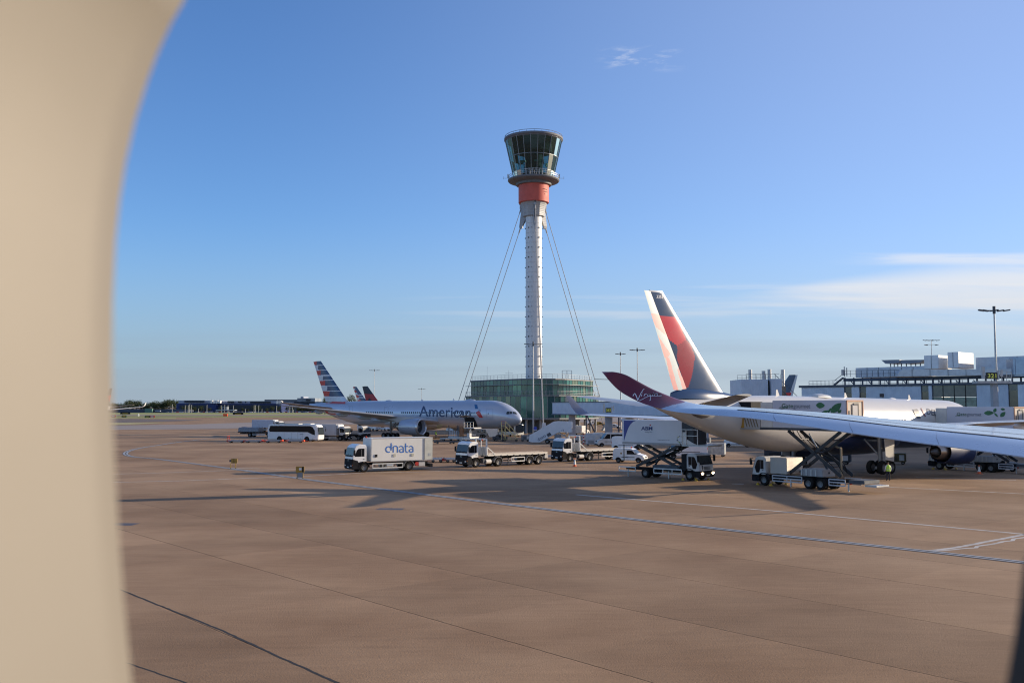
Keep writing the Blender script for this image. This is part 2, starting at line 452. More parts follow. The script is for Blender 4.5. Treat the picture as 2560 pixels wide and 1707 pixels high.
    L(mth(t, 'SUBTRACT', n3.outputs[0], mth(t, 'MULTIPLY', jv, 0.7)), bp.inputs['Height']); L(bp.outputs[0], b.inputs['Normal'])
    return m
apron = apron_material()
def sheet(name, pts, z, m, kind='structure'):
    mb = MB(); mb.add([(p[0], p[1], z) for p in pts], [tuple(range(len(pts)))])
    o = mb.build(name, m, smooth=0); o['kind'] = kind
    for p in o.data.polygons:
        if p.normal.z < 0: o.data.flip_normals(); break
    return o
sheet('ground', [(-4000, -200), (4000, -200), (4000, 7000), (-4000, 7000)], 0, apron)
taxi_m = mat('taxiway_asphalt', (0.27, 0.225, 0.20), 0.9, var=0.25, nscale=0.03, streak=(0.3, 2, 1))
run_m = mat('runway_asphalt', (0.235, 0.17, 0.155), 0.9, var=0.25, nscale=0.03, streak=(0.3, 2, 1))
dark_m = mat('dark_asphalt', (0.13, 0.10, 0.09), 0.9, var=0.25, nscale=0.04, streak=(0.4, 3, 1))
grass_m = mat('dry_grass', (0.30, 0.31, 0.09), 0.95, var=0.35, nscale=0.03, streak=(0.5, 3, 1))
grass2 = mat('straw_grass', (0.40, 0.34, 0.15), 0.95, var=0.45, nscale=0.06, streak=(0.5, 3, 1))
park_m = mat('car_park_asphalt', (0.055, 0.06, 0.075), 0.9, var=0.5, nscale=0.2)
g = lambda *a: [G(*p) for p in a]
sheet('taxiway', g((-200, 1062), (300, 1063), (470, 1061), (900, 1046), (1400, 1043), (2700, 1043), (2700, 1050), (1500, 1055), (900, 1060), (560, 1072), (-200, 1078)), 0.03, taxi_m)
sheet('grass_verge', [(-1500, 640), (1500, 640), (1700, 1090), (-1700, 1090)], 0.12, grass_m, 'structure')
sheet('runway', g((-900, 1037.6), (700, 1037.4), (3000, 1037.6), (3000, 1040.2), (700, 1040), (-900, 1040.3)), 0.25, run_m)
sheet('taxiway_strip', g((-300, 1046.2), (260, 1046.6), (440, 1048.5), (508, 1050.4), (420, 1053.5), (300, 1056.5), (-300, 1058)), 0.06, dark_m)
sheet('grass_patch', g((-300, 1044), (440, 1044.6), (440, 1046.8), (260, 1046), (-300, 1045.5)), 0.05, grass_m)
sheet('grass_island', g((-400, 1057.5), (300, 1056.6), (418, 1055.8), (395, 1057.8), (330, 1061), (285, 1062.5), (-400, 1065)), 0.06, grass2)
sheet('car_park', [(-1700, 1090), (1700, 1090), (2500, 3000), (-2500, 3000)], 0.2, park_m)

line_w = mat('faded_white_line', (0.50, 0.47, 0.43), 0.8, var=0.35, nscale=1.2)
line_b = mat('pale_blue_line', (0.40, 0.42, 0.44), 0.7, var=0.25, nscale=1.0)
line_k = mat('line_border_black', (0.12, 0.115, 0.115), 0.8, var=0.3)
tar = mat('joint_tar', (0.030, 0.026, 0.024), 0.8, var=0.3)
def resample(pts, step):
    out = [Vector(pts[0])]
    for a, b in zip(pts, pts[1:]):
        a, b = Vector(a), Vector(b); n = max(1, int((b - a).length / step))
        out += [a.lerp(b, i / n) for i in range(1, n + 1)]
    return out
def catmull(pts, k=8):
    P_ = [Vector(p) for p in pts]; out = []
    for i in range(len(P_) - 1):
        p0, p1, p2, p3 = P_[max(0, i - 1)], P_[i], P_[i + 1], P_[min(len(P_) - 1, i + 2)]
        for j in range(k):
            t = j / k
            out.append(0.5 * ((2 * p1) + (-p0 + p2) * t + (2 * p0 - 5 * p1 + 4 * p2 - p3) * t * t + (-p0 + 3 * p1 - 3 * p2 + p3) * t ** 3))
    return out + [P_[-1]]
def ribbon(name, pts, w, z, m, jag=0.0, off=0.0):
    pts = [Vector((p[0], p[1])) for p in pts]; mb = MB(); vs = []
    for i, p in enumerate(pts):
        a, b = pts[max(0, i - 1)], pts[min(len(pts) - 1, i + 1)]
        d = (b - a).normalized(); n = Vector((-d.y, d.x)); q = p + n * (off + (rnd.random() - 0.5) * jag)
        vs += [(*(q + n * w / 2), z), (*(q - n * w / 2), z)]
    mb.add(vs, [(2 * i, 2 * i + 1, 2 * i + 3, 2 * i + 2) for i in range(len(pts) - 1)])
    o = mb.build(name, m, smooth=0); o['kind'] = 'structure'
    if o.data.polygons[0].normal.z < 0: o.data.flip_normals()
    return o
bl = catmull(g((690, 1093), (555, 1094), (470, 1102), (400, 1112), (340, 1122), (314, 1132), (330, 1141), (400, 1148), (583, 1172), (750, 1196), (1000, 1228), (1400, 1276.5), (1900, 1333), (2317, 1378), (2700, 1422)), 10)
ribbon('taxi_line_border', bl, 0.82, 0.010, line_k)
ribbon('taxi_line', bl, 0.19, 0.022, line_b, off=0.22)
ribbon('taxi_line', bl, 0.19, 0.022, line_b, off=-0.22)
ribbon('stand_line', resample(g((1440, 1236), (1573, 1247), (1928, 1276), (2554, 1334), (2700, 1348)), 3), 0.35, 0.006, line_w, jag=0.03)
ribbon('stand_line', catmull(g((2317, 1377), (2390, 1368), (2470, 1353), (2554, 1337), (2640, 1318)), 8), 0.3, 0.006, line_w, jag=0.05)
ribbon('stand_line', catmull(g((2330, 1378), (2400, 1372), (2480, 1360), (2554, 1343), (2640, 1322)), 5), 0.22, 0.006, line_w, jag=0.35)
for a in ([(250, 1185.5), (420, 1181), (575, 1175.5), (665, 1174), (760, 1172), (858, 1168)], [(250, 1206), (443, 1201.5), (634, 1194.5), (737, 1191.5), (920, 1181), (1100, 1178)]):
    ribbon('roadway_edge_line', resample(g(*a), 2.2), 0.3, 0.006, line_w, jag=0.28)
for a in ([(1700, 1166), (1815, 1166.5)], [(1830, 1209), (1860, 1210)], [(2290, 1193), (2540, 1200)], [(1180, 1107), (1330, 1111)], [(1340, 1113), (1520, 1118)], [(560, 1169), (650, 1171)], [(420, 1090), (640, 1090)], [(2160, 1214), (2560, 1234)]):
    ribbon('ground_line', resample(g(*a), 3), 0.35, 0.006, line_w, jag=0.03)
for a, w in (([(302, 1474), (420, 1521), (560, 1577), (700, 1642), (847, 1707), (960, 1760)], 0.085), ([(300, 1651), (345, 1665), (400, 1684), (450, 1700), (480, 1712)], 0.05)):
    ribbon('joint', resample(g(*a), 0.25), w, 0.005, tar, jag=0.035)
for c in ((975, 1272), (302, 1310)):
    p = G(*c); sheet('drain_cover', [p + Vector(q) for q in ((-1.0, -0.5, 0), (0.9, -0.6, 0), (1.0, 0.5, 0), (-0.8, 0.6, 0))], 0.006, mat('cover_iron', (0.09, 0.08, 0.085), 0.6))

# ------------------------------------------------------------------ control tower and its base building
TD = 276.0
TX = P(1335, HOR, TD).x
tow = thing('control_tower', 'tall white mast with orange-red drum and flared glass cab on top', 'control tower', (TX, TD, 0))
mastm = mat('mast_paint', (0.60, 0.61, 0.61), 0.5, metal=0.15, var=0.10, nscale=0.4, streak=(1, 1, 0.2))
shroud_m = ribbed('shroud_cladding', (0.34, 0.35, 0.36), 2.0, 2, 0.3, 0.55, 0.3)
orange_m = mat('drum_red', (0.56, 0.10, 0.068), 0.6, var=0.12, nscale=0.5)
def green_glass(name, tint, refl):
    m = bpy.data.materials.new(name); m.use_nodes = True; t = m.node_tree; t.nodes.clear()
    tr = nd(t, 'ShaderNodeBsdfTransparent'); tr.inputs[0].default_value = (*tint, 1)
    gl = nd(t, 'ShaderNodeBsdfGlossy'); gl.inputs['Roughness'].default_value = 0.04; gl.inputs[0].default_value = (0.8, 0.95, 0.9, 1)
    di = nd(t, 'ShaderNodeBsdfDiffuse'); di.inputs[0].default_value = (0.10, 0.26, 0.24, 1)
    fr = nd(t, 'ShaderNodeFresnel'); fr.inputs[0].default_value = 1.5
    m1 = nd(t, 'ShaderNodeMixShader'); m1.inputs[0].default_value = refl
    t.links.new(tr.outputs[0], m1.inputs[1]); t.links.new(di.outputs[0], m1.inputs[2])
    m2 = nd(t, 'ShaderNodeMixShader'); t.links.new(fr.outputs[0], m2.inputs[0]); t.links.new(m1.outputs[0], m2.inputs[1]); t.links.new(gl.outputs[0], m2.inputs[2])
    o = nd(t, 'ShaderNodeOutputMaterial'); t.links.new(m2.outputs[0], o.inputs[0]); return m
tglass = green_glass('tower_glass', (0.33, 0.53, 0.53), 0.06)
mb = MB(); prof = []
z = 0.0; SEG = 2.86
while z < 61.5:
    prof += [(2.35, z + 0.04), (2.35, z + SEG - 0.1), (2.27, z + SEG - 0.06), (2.27, z + SEG + 0.0)]; z += SEG
prof += [(2.35, 66)]
mb.lathe(prof, 40)
zz = 1.5
while zz < 61:
    for a in (-170, -130, -105, -50, -10, 170, 10):
        ra = R(a); c = Vector((math.cos(ra), math.sin(ra), 0))
        mb.box(c * 2.37 + Vector((0, 0, zz)), (0.28, 0.28, 0.34) if a in (-130, -50) else (0.45, 0.16, 0.16), 1, rz=ra)
    zz += SEG
mb.build('shaft', [mastm, dsteel], tow)
mb = MB(); mb.lathe([(4.42, 66.2), (4.42, 71.4), (4.2, 71.5)], 48); mb.lathe([(4.42, 66.2), (4.0, 66.1), (2.5, 66.0)], 48)
dr = mb.build('drum', orange_m, tow)
mb = MB()
for i in range(9):
    a = R(-52 + (i % 4) * 6.0 + (i // 4) * 4); MB().box((4.43 * math.cos(a), 4.43 * math.sin(a), 69.6 - 0.7 * (i // 4)), (0.1, 0.2, 0.2), rz=a).build('vent_hole', black, dr)
mb = MB(); mb.lathe([(3.9, 66.1), (3.35, 64.7), (3.15, 62.2), (2.42, 62.0)], 12); mb.build('shroud', shroud_m, tow, smooth=20)
az3 = [R(-86), R(34), R(154)]
for a in az3:
    c, s_ = math.cos(a), math.sin(a); nrm = Vector((-s_, c, 0))
    mb = MB(); poly = [(2.2, 66.2), (4.6, 66.2), (3.8, 65.0), (4.55, 59.4), (4.3, 59.0), (3.8, 59.1), (2.36, 61.9)]
    for k in (-1, 1):
        vs = [Vector((r_ * c, r_ * s_, z_)) + nrm * k * 0.42 * (1.0 if r_ < 3 else 0.55) + nrm * kk for kk in (0, 0.1 * k) for r_, z_ in poly]
        n = len(poly)
        mb.add(vs, [tuple(range(n)), tuple(range(2 * n - 1, n - 1, -1))] + [(i, i + n, (i + 1) % n + n, (i + 1) % n) for i in range(n)])
    mb.box((c * 4.0, s_ * 4.0, 59.4), (0.9, 0.7, 0.7), rz=a); mb.box((c * 3.9, s_ * 3.9, 65.2), (0.9, 0.7, 0.8), rz=a)
    mb.build('cable_bracket', shroud_m, tow)
    for r0, z0, r1 in ((4.0, 65.1, 27.6), (4.25, 59.2, 25.8)):
        mb = MB(); mb.tube((c * r0, s_ * r0, z0), (c * r1, s_ * r1, 1.2), 0.095, 8); mb.tube((c * r0, s_ * r0, z0), (c * (r0 + .5), s_ * (r0 + .5), z0 - 1.4), 0.2, 8); mb.build('stay_cable', mat('cable_grey', (.32, .33, .34), .7), tow)
    mb = MB(); mb.prism([(25.0, 0), (28.8, 0), (27.9, 3.0), (27.3, 3.0)], -0.45, 0.45)
    o = mb.build('anchor', mat('anchor_white', (0.7, 0.7, 0.68), 0.5), tow); o.rotation_euler = (0, 0, a)
mb = MB(); mb.lathe([(4.2, 71.2), (5.1, 71.3), (5.2, 71.9), (7.3, 72.4), (7.55, 72.7), (7.5, 73.0), (5.6, 73.0)], 48)
bal = mb.build('balcony', mat('balcony_grey', (0.14, 0.15, 0.165), 0.6, var=0.2), tow, smooth=25)
mb = MB()
for k in range(40):
    a = 2 * math.pi * k / 40; mb.tube((7.35 * math.cos(a), 7.35 * math.sin(a), 73), (7.35 * math.cos(a), 7.35 * math.sin(a), 74.1), 0.045, 5)
for h in (73.55, 74.1):
    mb.lathe([(7.30, h - 0.04), (7.40, h - 0.04), (7.40, h + 0.04), (7.30, h + 0.04), (7.30, h - 0.04)], 40)
for a in (R(177), R(3)):
    mb.box((8.2 * math.cos(a), 8.2 * math.sin(a), 73.6), (1.4, 0.08, 0.08)); mb.box((8.8 * math.cos(a), 0, 73.6), (0.08, 0.08, 0.8)); mb.box((7.5 * math.cos(a), 0.3, 74.2), (0.35, 0.3, 1.2))
mb.build('railing', steel, bal)
mb = MB()
for k in range(7):
    a = R(-112 + k * 9); p = Vector((6.3 * math.cos(a), 6.3 * math.sin(a), 73)); mb.tube(p, p + Vector((0, 0, 1.9)), 0.05, 5); mb.box(p + Vector((0.15, 0, 1.9)), (0.75, 0.2, 0.14))
mb.build('antenna', mat('pale_metal', (0.55, 0.55, 0.55), 0.4, 0.5), bal)
NP_, ZB, ZT, RB, RT = 24, 73.0, 84.4, 5.75, 8.3
fr_m = mat('mullion_grey', (0.20, 0.22, 0.235), 0.4, metal=0.4)
mb = MB()
rows = [0, 0.17, 0.55, 1.0]
def cabp(k, f, dr=0.0):
    a = 2 * math.pi * (k + 0.5) / NP_; r_ = RB + (RT - RB) * f + dr; return Vector((r_ * math.cos(a), r_ * math.sin(a), ZB + (ZT - ZB) * f))
for k in range(NP_):
    mb.bar(cabp(k, 0), cabp(k, 1), 0.10, 0.16)
    for f in rows: mb.bar(cabp(k, f), cabp(k + 1, f), 0.09, 0.12)
cabfr = mb.build('cab_frame', fr_m, tow)
for k in range(NP_):
    for f0, f1 in zip(rows, rows[1:]):
        vs = [cabp(k, f0, -.02), cabp(k + 1, f0, -.02), cabp(k + 1, f1, -.02), cabp(k, f1, -.02)]
        MB().add(vs, [(0, 1, 2, 3)]).build('window_pane', tglass, tow, smooth=0)
mb = MB(); mb.lathe([(0.2, ZT - 0.35), (8.2, ZT - 0.25), (8.35, ZT), (8.6, ZT + 0.2), (8.6, ZT + 0.75), (8.2, ZT + 0.85), (0.2, ZT + 1.1)], 48)
mb.lathe([(8.35, ZT + 1.25), (8.45, ZT + 1.25), (8.45, ZT + 1.35), (8.35, ZT + 1.35), (8.35, ZT + 1.25)], 48)
for k in range(24):
    a = 2 * math.pi * k / 24; mb.box((8.4 * math.cos(a), 8.4 * math.sin(a), ZT + 1.0), (0.07, 0.07, 0.7))
mb.build('cab_roof', mat('roof_edge', (0.13, 0.135, 0.15), 0.7), tow, smooth=30)
inn = mat('cab_interior', (0.018, 0.02, 0.03), 0.8)
mb = MB(); mb.lathe([(0.1, ZB + 0.05), (5.6, ZB + 0.05), (5.6, ZB + 1.0), (5.0, ZB + 1.0), (5.0, ZB + 0.3)], 24)
mb.lathe([(2.6, ZB), (2.6, ZT - 3.5), (5.3, ZT - 3.4), (5.3, ZT - 0.4)], 24); mb.build('cab_core', inn, tow)
mb = MB()
for k in range(10):
    a = R(rnd.uniform(-170, -10)); r_ = rnd.uniform(3.6, 4.6); mb.box((r_ * math.cos(a), r_ * math.sin(a), ZB + rnd.uniform(3.5, 5.2)), (0.9, 0.3, rnd.uniform(0.5, 1.1)), rz=a + 1.5)
mb.build('desk_screen', mat('console', (0.03, 0.16, 0.12), 0.4), tow)

bb = thing('tower_base_building', 'low green glass office building wrapped round the foot of the tower', 'building', (0, 0, 0))
plan_u = [P(1178, HOR, 281), P(1216, HOR, 273), P(1252, HOR, 267), P(1283, HOR, 262.5), P(1309, HOR, 259.5), P(1335, HOR, 258), P(1362, HOR, 257.6), P(1388, HOR, 258.5), P(1410, HOR, 260.5), P(1448, HOR, 269), P(1482, HOR, 278)]
plan_u = [Vector((p.x, p.y)) for p in plan_u]
ctr = Vector((5.5, 285))
def grow(pl, d):
    out = []
    for i, p in enumerate(pl):
        a, b = pl[max(0, i - 1)], pl[min(len(pl) - 1, i + 1)]; t = (b - a).normalized(); out.append(p + Vector((t.y, -t.x)) * d)
    return out
def along(pl, n):
    L_ = [0]
    for a, b in zip(pl, pl[1:]): L_.append(L_[-1] + (b - a).length)
    out = []
    for k in range(n + 1):
        s = L_[-1] * k / n
        for i in range(len(pl) - 1):
            if s <= L_[i + 1] + 1e-6: out.append(pl[i].lerp(pl[i + 1], (s - L_[i]) / (L_[i + 1] - L_[i]))); break
    return out
def slab(mb, pl, z0, z1, mi=0, back=300):
    q = [(p.x, p.y) for p in pl] + [(pl[-1].x + 0.5, back), (pl[0].x - 0.5, back)]
    mb.prism(q, z0, z1, mi, 'xy')
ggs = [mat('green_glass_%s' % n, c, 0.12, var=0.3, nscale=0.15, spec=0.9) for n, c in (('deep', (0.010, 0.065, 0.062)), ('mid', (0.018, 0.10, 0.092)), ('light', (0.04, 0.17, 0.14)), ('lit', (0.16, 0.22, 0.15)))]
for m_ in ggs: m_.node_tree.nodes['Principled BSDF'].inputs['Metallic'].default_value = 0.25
plan_l = grow(plan_u, 1.7)
slabm = mat('slab_grey', (0.16, 0.17, 0.18), 0.6)
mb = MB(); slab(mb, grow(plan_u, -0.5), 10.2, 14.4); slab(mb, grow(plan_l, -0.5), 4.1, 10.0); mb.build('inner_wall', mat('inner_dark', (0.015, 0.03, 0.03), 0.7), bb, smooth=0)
mb = MB(); slab(mb, grow(plan_u, 0.25), 14.4, 14.75); slab(mb, grow(plan_l, 0.3), 9.95, 10.25, 0); slab(mb, grow(plan_l, 0.5), 3.7, 4.15); mb.build('floor_slab', slabm, bb, smooth=0)
mb = MB()
pl_a, pl_b = grow(plan_u, 0.05), grow(plan_u, 1.9)
for i in range(len(pl_a) - 1): mb.add([(*pl_a[i], 13.05), (*pl_a[i + 1], 13.05), (*pl_b[i + 1], 13.0), (*pl_b[i], 13.0), (*pl_a[i], 13.2), (*pl_a[i + 1], 13.2), (*pl_b[i + 1], 13.12), (*pl_b[i], 13.12)], [(0, 1, 2, 3), (7, 6, 5, 4), (3, 2, 6, 7), (0, 3, 7, 4), (1, 5, 6, 2)])
mb.build('canopy', mat('canopy_grey', (0.25, 0.26, 0.27), 0.5, 0.3), bb, smooth=0)
pu, pl_ = along(plan_u, 32), along(plan_l, 32)
mb = MB()
for k in range(33):
    mb.bx((pu[k].x - 0.06, pu[k].y - 0.1, 10.2), (pu[k].x + 0.06, pu[k].y + 0.1, 14.4)); mb.bx((pl_[k].x - 0.06, pl_[k].y - 0.1, 4.1), (pl_[k].x + 0.06, pl_[k].y + 0.1, 9.95))
mb.build('mullion', fr_m, bb, smooth=0)
for k in range(32):
    for pl, z0, z1 in ((pu, 13.2, 14.4), (pu, 10.25, 13.05), (pl_, 4.15, 9.95)):
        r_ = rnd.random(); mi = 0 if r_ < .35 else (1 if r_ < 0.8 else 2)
        if pl is pl_ and 3 < k < 12 and rnd.random() < 0.55: mi = 3  # lit rooms put into the colour of some lower panes
        if k >= 23 and rnd.random() < 0.6: mi = 2 if rnd.random() < 0.6 else 3  # right-hand wall: sunlight put into paler pane colours
        a, b = pl[k], pl[k + 1]; j = rnd.uniform(-0.02, 0.02)
        mb = MB().add([(a.x, a.y + j, z0), (b.x, b.y - j, z0), (b.x, b.y - j, z1), (a.x, a.y + j, z1)], [(0, 1, 2, 3)])
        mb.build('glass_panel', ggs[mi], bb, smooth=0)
def rail(mb, pl, z0, h, step, r=0.03, levels=(0.5, 1.0)):
    q = along(pl, max(1, int(sum((b - a).length for a, b in zip(pl, pl[1:])) / step)))
    for p in q: mb.bar((p.x, p.y, z0), (p.x, p.y, z0 + h), r * 2)
    for a, b in zip(q, q[1:]):
        for l in levels: mb.bar((a.x, a.y, z0 + h * l), (b.x, b.y, z0 + h * l), r * 2)
mb = MB(); rail(mb, grow(plan_u, -0.3), 14.75, 1.15, 1.8, 0.035); mb.build('railing', mat('rail_grey', (0.28, 0.29, 0.30), 0.5, 0.4), bb, smooth=0); mb = MB(); rail(mb, grow(plan_l, 0.1), 10.25, 1.15, 1.1, 0.028, (0.33, 0.66, 1.0)); mb.build('railing', mat('rail_grey', (0.28, 0.29, 0.30), 0.5, 0.4), bb, smooth=0)
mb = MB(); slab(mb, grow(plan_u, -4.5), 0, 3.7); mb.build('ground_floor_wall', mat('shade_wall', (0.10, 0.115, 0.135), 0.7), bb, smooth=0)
for p in along(grow(plan_l, -0.9), 15): MB().tube((p.x, p.y, 0), (p.x, p.y, 3.7), 0.3, 12).build('column', mat('column_grey', (0.30, 0.31, 0.32), 0.6), bb)
mb = MB(); mb.bx((11.3, 258.2, 8.2), (13.4, 259.6, 10.0)); mb.bx((13.5, 258.6, 8.2), (15.2, 260, 10.0)); mb.build('panel_box', mat('panel_beige', (0.42, 0.42, 0.38), 0.6), bb, smooth=0)
mb = MB(); px = P(1418, HOR, 262).x
for x_ in (px - 1.3, px, px + 1.3):
    for y_ in (262, 263.4): mb.bar((x_, y_, 14.7), (x_, y_, 17.0), 0.07)
for z_ in (16.2, 17.0):
    mb.bar((px - 1.3, 262, z_), (px + 1.3, 262, z_), 0.07); mb.bar((px - 1.3, 263.4, z_), (px + 1.3, 263.4, z_), 0.07)
mb.build('roof_ladder_cage', steel, bb)
q = P(1272, 952, 270); mb = MB(); mb.bar((q.x, 270, 14.7), (q.x, 270, 17.4), 0.08); mb.bar((q.x - 1, 270, 16.6), (q.x + 1.2, 270, 16.6), 0.05); q2 = P(1218, 952, 276); mb.bar((q2.x, 276, 14.7), (q2.x, 276, 18.6), 0.05)
mb.build('antenna', steel, bb)

# ------------------------------------------------------------------ light masts
def light_mast(px, ptop, Y, label, kind='ring', w=3.2, loc=None, base_z=0.0, sign=None):
    top = P(px, ptop, Y); h = top.z
    t = thing('light_mast', label, 'light mast', (top.x, Y, base_z), 0, 'floodlight masts')
    h -= base_z
    MB().tube((0, 0, 0), (0, 0, h), 0.22 if h > 14 else 0.14, 12, r2=0.10 if h > 14 else 0.06).build('pole', steel, t)
    mb = MB()
    if kind == 'ring':
        mb.bar((-w / 2, 0, h - 0.35), (w / 2, 0, h - 0.35), 0.12); mb.bar((0, -w / 3, h - 0.35), (0, w / 3, h - 0.35), 0.12); mb.tube((0, 0, h - 0.8), (0, 0, h + 0.25), 0.2, 10)
    else:
        mb.bar((-w / 2, 0, h - 0.2), (w / 2, 0, h - 0.2), 0.12); mb.bar((-w * .4, 0, h - 1.7), (w * .4, 0, h - 1.7), 0.12); mb.bar((0, -w / 3, h - 0.2), (0, w / 3, h - 0.2), 0.12)
    mb.build('crossarm', dsteel, t)
    spots = [(-w / 2, 0, 0), (-w * .3, .3, 0), (w * .3, .3, 0), (w / 2, 0, 0)] if kind == 'ring' else [(-w / 2, 0, .1), (-w * .22, .3, .1), (w * .22, .3, .1), (w / 2, 0, .1), (-w * .4, 0, -1.5), (w * .4, 0, -1.5)]
    s0 = None
    for x_, y_, z_ in spots:
        mb = MB(); a = 0.16 if x_ < 0 else -0.16
        mb.box((x_, y_, h - 0.33 + z_), (w * 0.24, 0.5, 0.16), ry=a); mb.box((x_ - 0.0, y_, h - 0.42 + z_), (w * 0.2, 0.42, 0.05), 1, ry=a)
        mb.build('floodlight', [dsteel, lamp_m], t, smooth=0)
    return t
light_mast(936, 924, 520, 'thin mast rising behind the grey airliner next to the red and navy fin', w=4.6)
light_mast(1054, 971, 620, 'smallest distant mast above the lettering of the grey airliner', w=4.0)
lm = light_mast(1333, 857, 236, 'mast standing directly in front of the tower shaft', w=3.6)
light_mast(1551, 882, 300, 'shorter of the two masts left of the tall red and navy tail', w=2.6)
light_mast(1593, 872, 280, 'taller of the two masts left of the tall red and navy tail', w=3.6)
light_mast(2328, 849, 330, 'two-tier mast above the white rooftop plant boxes', 'two', w=4.6)
q = P(2485, 1000, 134)
light_mast(2485, 770, 134, 'big mast beside the lit 321 sign', w=3.5)

# ------------------------------------------------------------------ terminal pier on the right
pier = thing('terminal_pier', 'grey metal clad terminal pier with dark windows and roof plant deck', 'building')
clad = ribbed('grey_cladding', (0.50, 0.55, 0.62), 3.3, 0, 0.35, 0.5, 0.25)
clad2 = ribbed('grey_cladding_pale', (0.58, 0.63, 0.70), 3.3, 0, 0.35, 0.5, 0.25)
Ya, Yb = 205.0, 165.0                    # wall runs from far left to nearer right
xa, xb = P(2003, HOR, Ya).x, P(2700, HOR, Yb).x
def WP(px, off=0.0):                     # the wall's plan point at photograph column px
    s = (px - CX) / FPX
    # line from (xa,Ya) to (xb,Yb)
    dx, dy = xb - xa, Yb - Ya; n = Vector((dy, -dx)).normalized(); x_, y_ = xa + n.x * off, Ya + n.y * off; t = (s * y_ - x_) / (dx - s * dy)
    return Vector((x_ + dx * t, y_ + dy * t))
ZW = 11.2
def wseg(mb, p0, p1, z0, z1, off=0.0, th=0.6, mi=0):
    a, b = WP(p0, off), WP(p1, off); nn_ = Vector((Yb - Ya, xa - xb)).normalized() * th; a2, b2 = a - nn_, b - nn_
    mb.add([(*a, z0), (*b, z0), (*b2, z0), (*a2, z0), (*a, z1), (*b, z1), (*b2, z1), (*a2, z1)], [(3, 2, 1, 0), (4, 5, 6, 7), (0, 1, 5, 4), (1, 2, 6, 5), (2, 3, 7, 6), (3, 0, 4, 7)], mi)
def zpx(py, px, off=0.0):
    w = WP(px, off); return P(px, py, w.y).z
mb = MB(); zt_l = zpx(967, 2003)
wins = [(2109, 2128, 983), (2147, 2164, 981), (2301, 2320, 979), (2328, 2440, 0), (2519, 2543, 976)]
cuts = [2003]; 
for a, b, c in wins: cuts += [a, b]
cuts += [2700]
for i in range(0, len(cuts), 2): wseg(mb, cuts[i], cuts[i + 1], 0, ZW, 0, 8.0, (i // 2) % 2)
for a, b, c in wins: wseg(mb, a, b, 0, 4.5, 0, 8.0, 0)
pw = mb.build('wall', [clad, clad2], pier, smooth=0)
mb = MB(); mb.prism([(97, 116.5), (122, 116.5), (122, 172), (101.5, 172), (101.5, 166)], 0, 17.3, 0, 'xy'); mb.prism([(96.8, 116.3), (122.2, 116.3), (122.2, 172.2), (101.3, 172.2), (101.3, 166)], 17.303, 17.8, 1, 'xy'); mb.build('end_block', [clad2, dsteel], pier, smooth=0)
mb = MB(); wseg(mb, 1996, 2700, ZW + 0.003, ZW + 0.45, 0.25, 12); mb.build('roof_edge', mat('roof_dark', (0.07, 0.085, 0.11), 0.7), pier, smooth=0)
slate = mat('window_slate', (0.035, 0.055, 0.075), 0.15, spec=0.8, var=0.2); brown_g = mat('window_brown', (0.055, 0.045, 0.042), 0.12, spec=0.8, var=0.2); seethru = mat('window_bright_green', (0.10, 0.19, 0.17), 0.15, spec=0.8, var=0.6, nscale=0.7)
for a, b, c in wins:
    if c:
        zc_ = zpx(c, a)
        mb = MB(); wseg(mb, a, b, 4.5, zc_, -0.3, 0.2, 1); wseg(mb, a, b, zc_ + .05, ZW, -0.3, 0.2, 0); mb.build('window', [slate, brown_g], pier, smooth=0)
    else:
        n = 4
        for k in range(n):
            p0, p1 = a + (b - a) * k / n, a + (b - a) * (k + 1) / n
            mb = MB(); wseg(mb, p0 + .8, p1 - .8, zpx(992, p0), ZW, -0.35, 0.15, 0); wseg(mb, p0 + 1.2, p1 - 1.2, zpx(1016, p0), zpx(993, p0), -0.4, 0.15, 2); wseg(mb, p0 + .8, p1 - .8, 4.0, zpx(1016.5, p0), -0.35, .15, 1)
            w_ = mb.build('window', [slate, brown_g, seethru], pier, smooth=0)
            mb = MB(); wseg(mb, p1 - .8, p1 + .8, 4.0, ZW, -0.3, 0.2); mb.build('window_post', black, w_, smooth=0)
# roof deck: gallery, railings, ducts, plant boxes
dk = mat('plant_steel', (0.075, 0.095, 0.13), 0.55, metal=0.3, var=0.3, nscale=1)
plant_w = mat('plant_white', (0.80, 0.80, 0.78), 0.45, var=0.1); plant_g = mat('plant_grey', (0.56, 0.59, 0.63), 0.45, metal=0.2, var=0.12)
def pt(px, py, off=0.0):
    w = WP(px, off); return Vector((w.x, w.y, P(px, py, w.y).z))
gal = thing('roof_gallery', 'dark steel walkway gallery with stairs and railings on the pier roof', 'walkway')
mb = MB()
wseg(mb, 2108, 2700, zpx(950, 2250, -4), zpx(943, 2250, -4), -4, 3.0)
for p_ in range(2112, 2600, 22): mb.bar(pt(p_, 944, -4), Vector((*pt(p_, 944, -4).xy, ZW)), 0.25)
for p_ in range(2125, 2560, 44): mb.bar(pt(p_, 950, -4), Vector((*pt(p_ + 14, 944, -4).xy, ZW)), 0.14)
mb.bar(pt(2085, 962, -4), pt(2108, 944, -4), 0.5, 0.25); mb.bar(pt(2085, 952, -3.6), pt(2108, 934, -3.6), 0.08)
mb.build('deck_beam', dk, gal, smooth=0)
mb = MB()
def prail(p0, p1, y0a, y0b, h, off, n):
    ps = [(p0 + (p1 - p0) * k / n, y0a + (y0b - y0a) * k / n) for k in range(n + 1)]
    for p_, y_ in ps: mb.bar(pt(p_, y_, off), pt(p_, y_, off) + Vector((0, 0, h)), 0.07)
    for (a1, b1), (a2, b2) in zip(ps, ps[1:]):
        for f in (0.5, 1.0): mb.bar(pt(a1, b1, off) + Vector((0, 0, h * f)), pt(a2, b2, off) + Vector((0, 0, h * f)), 0.07)
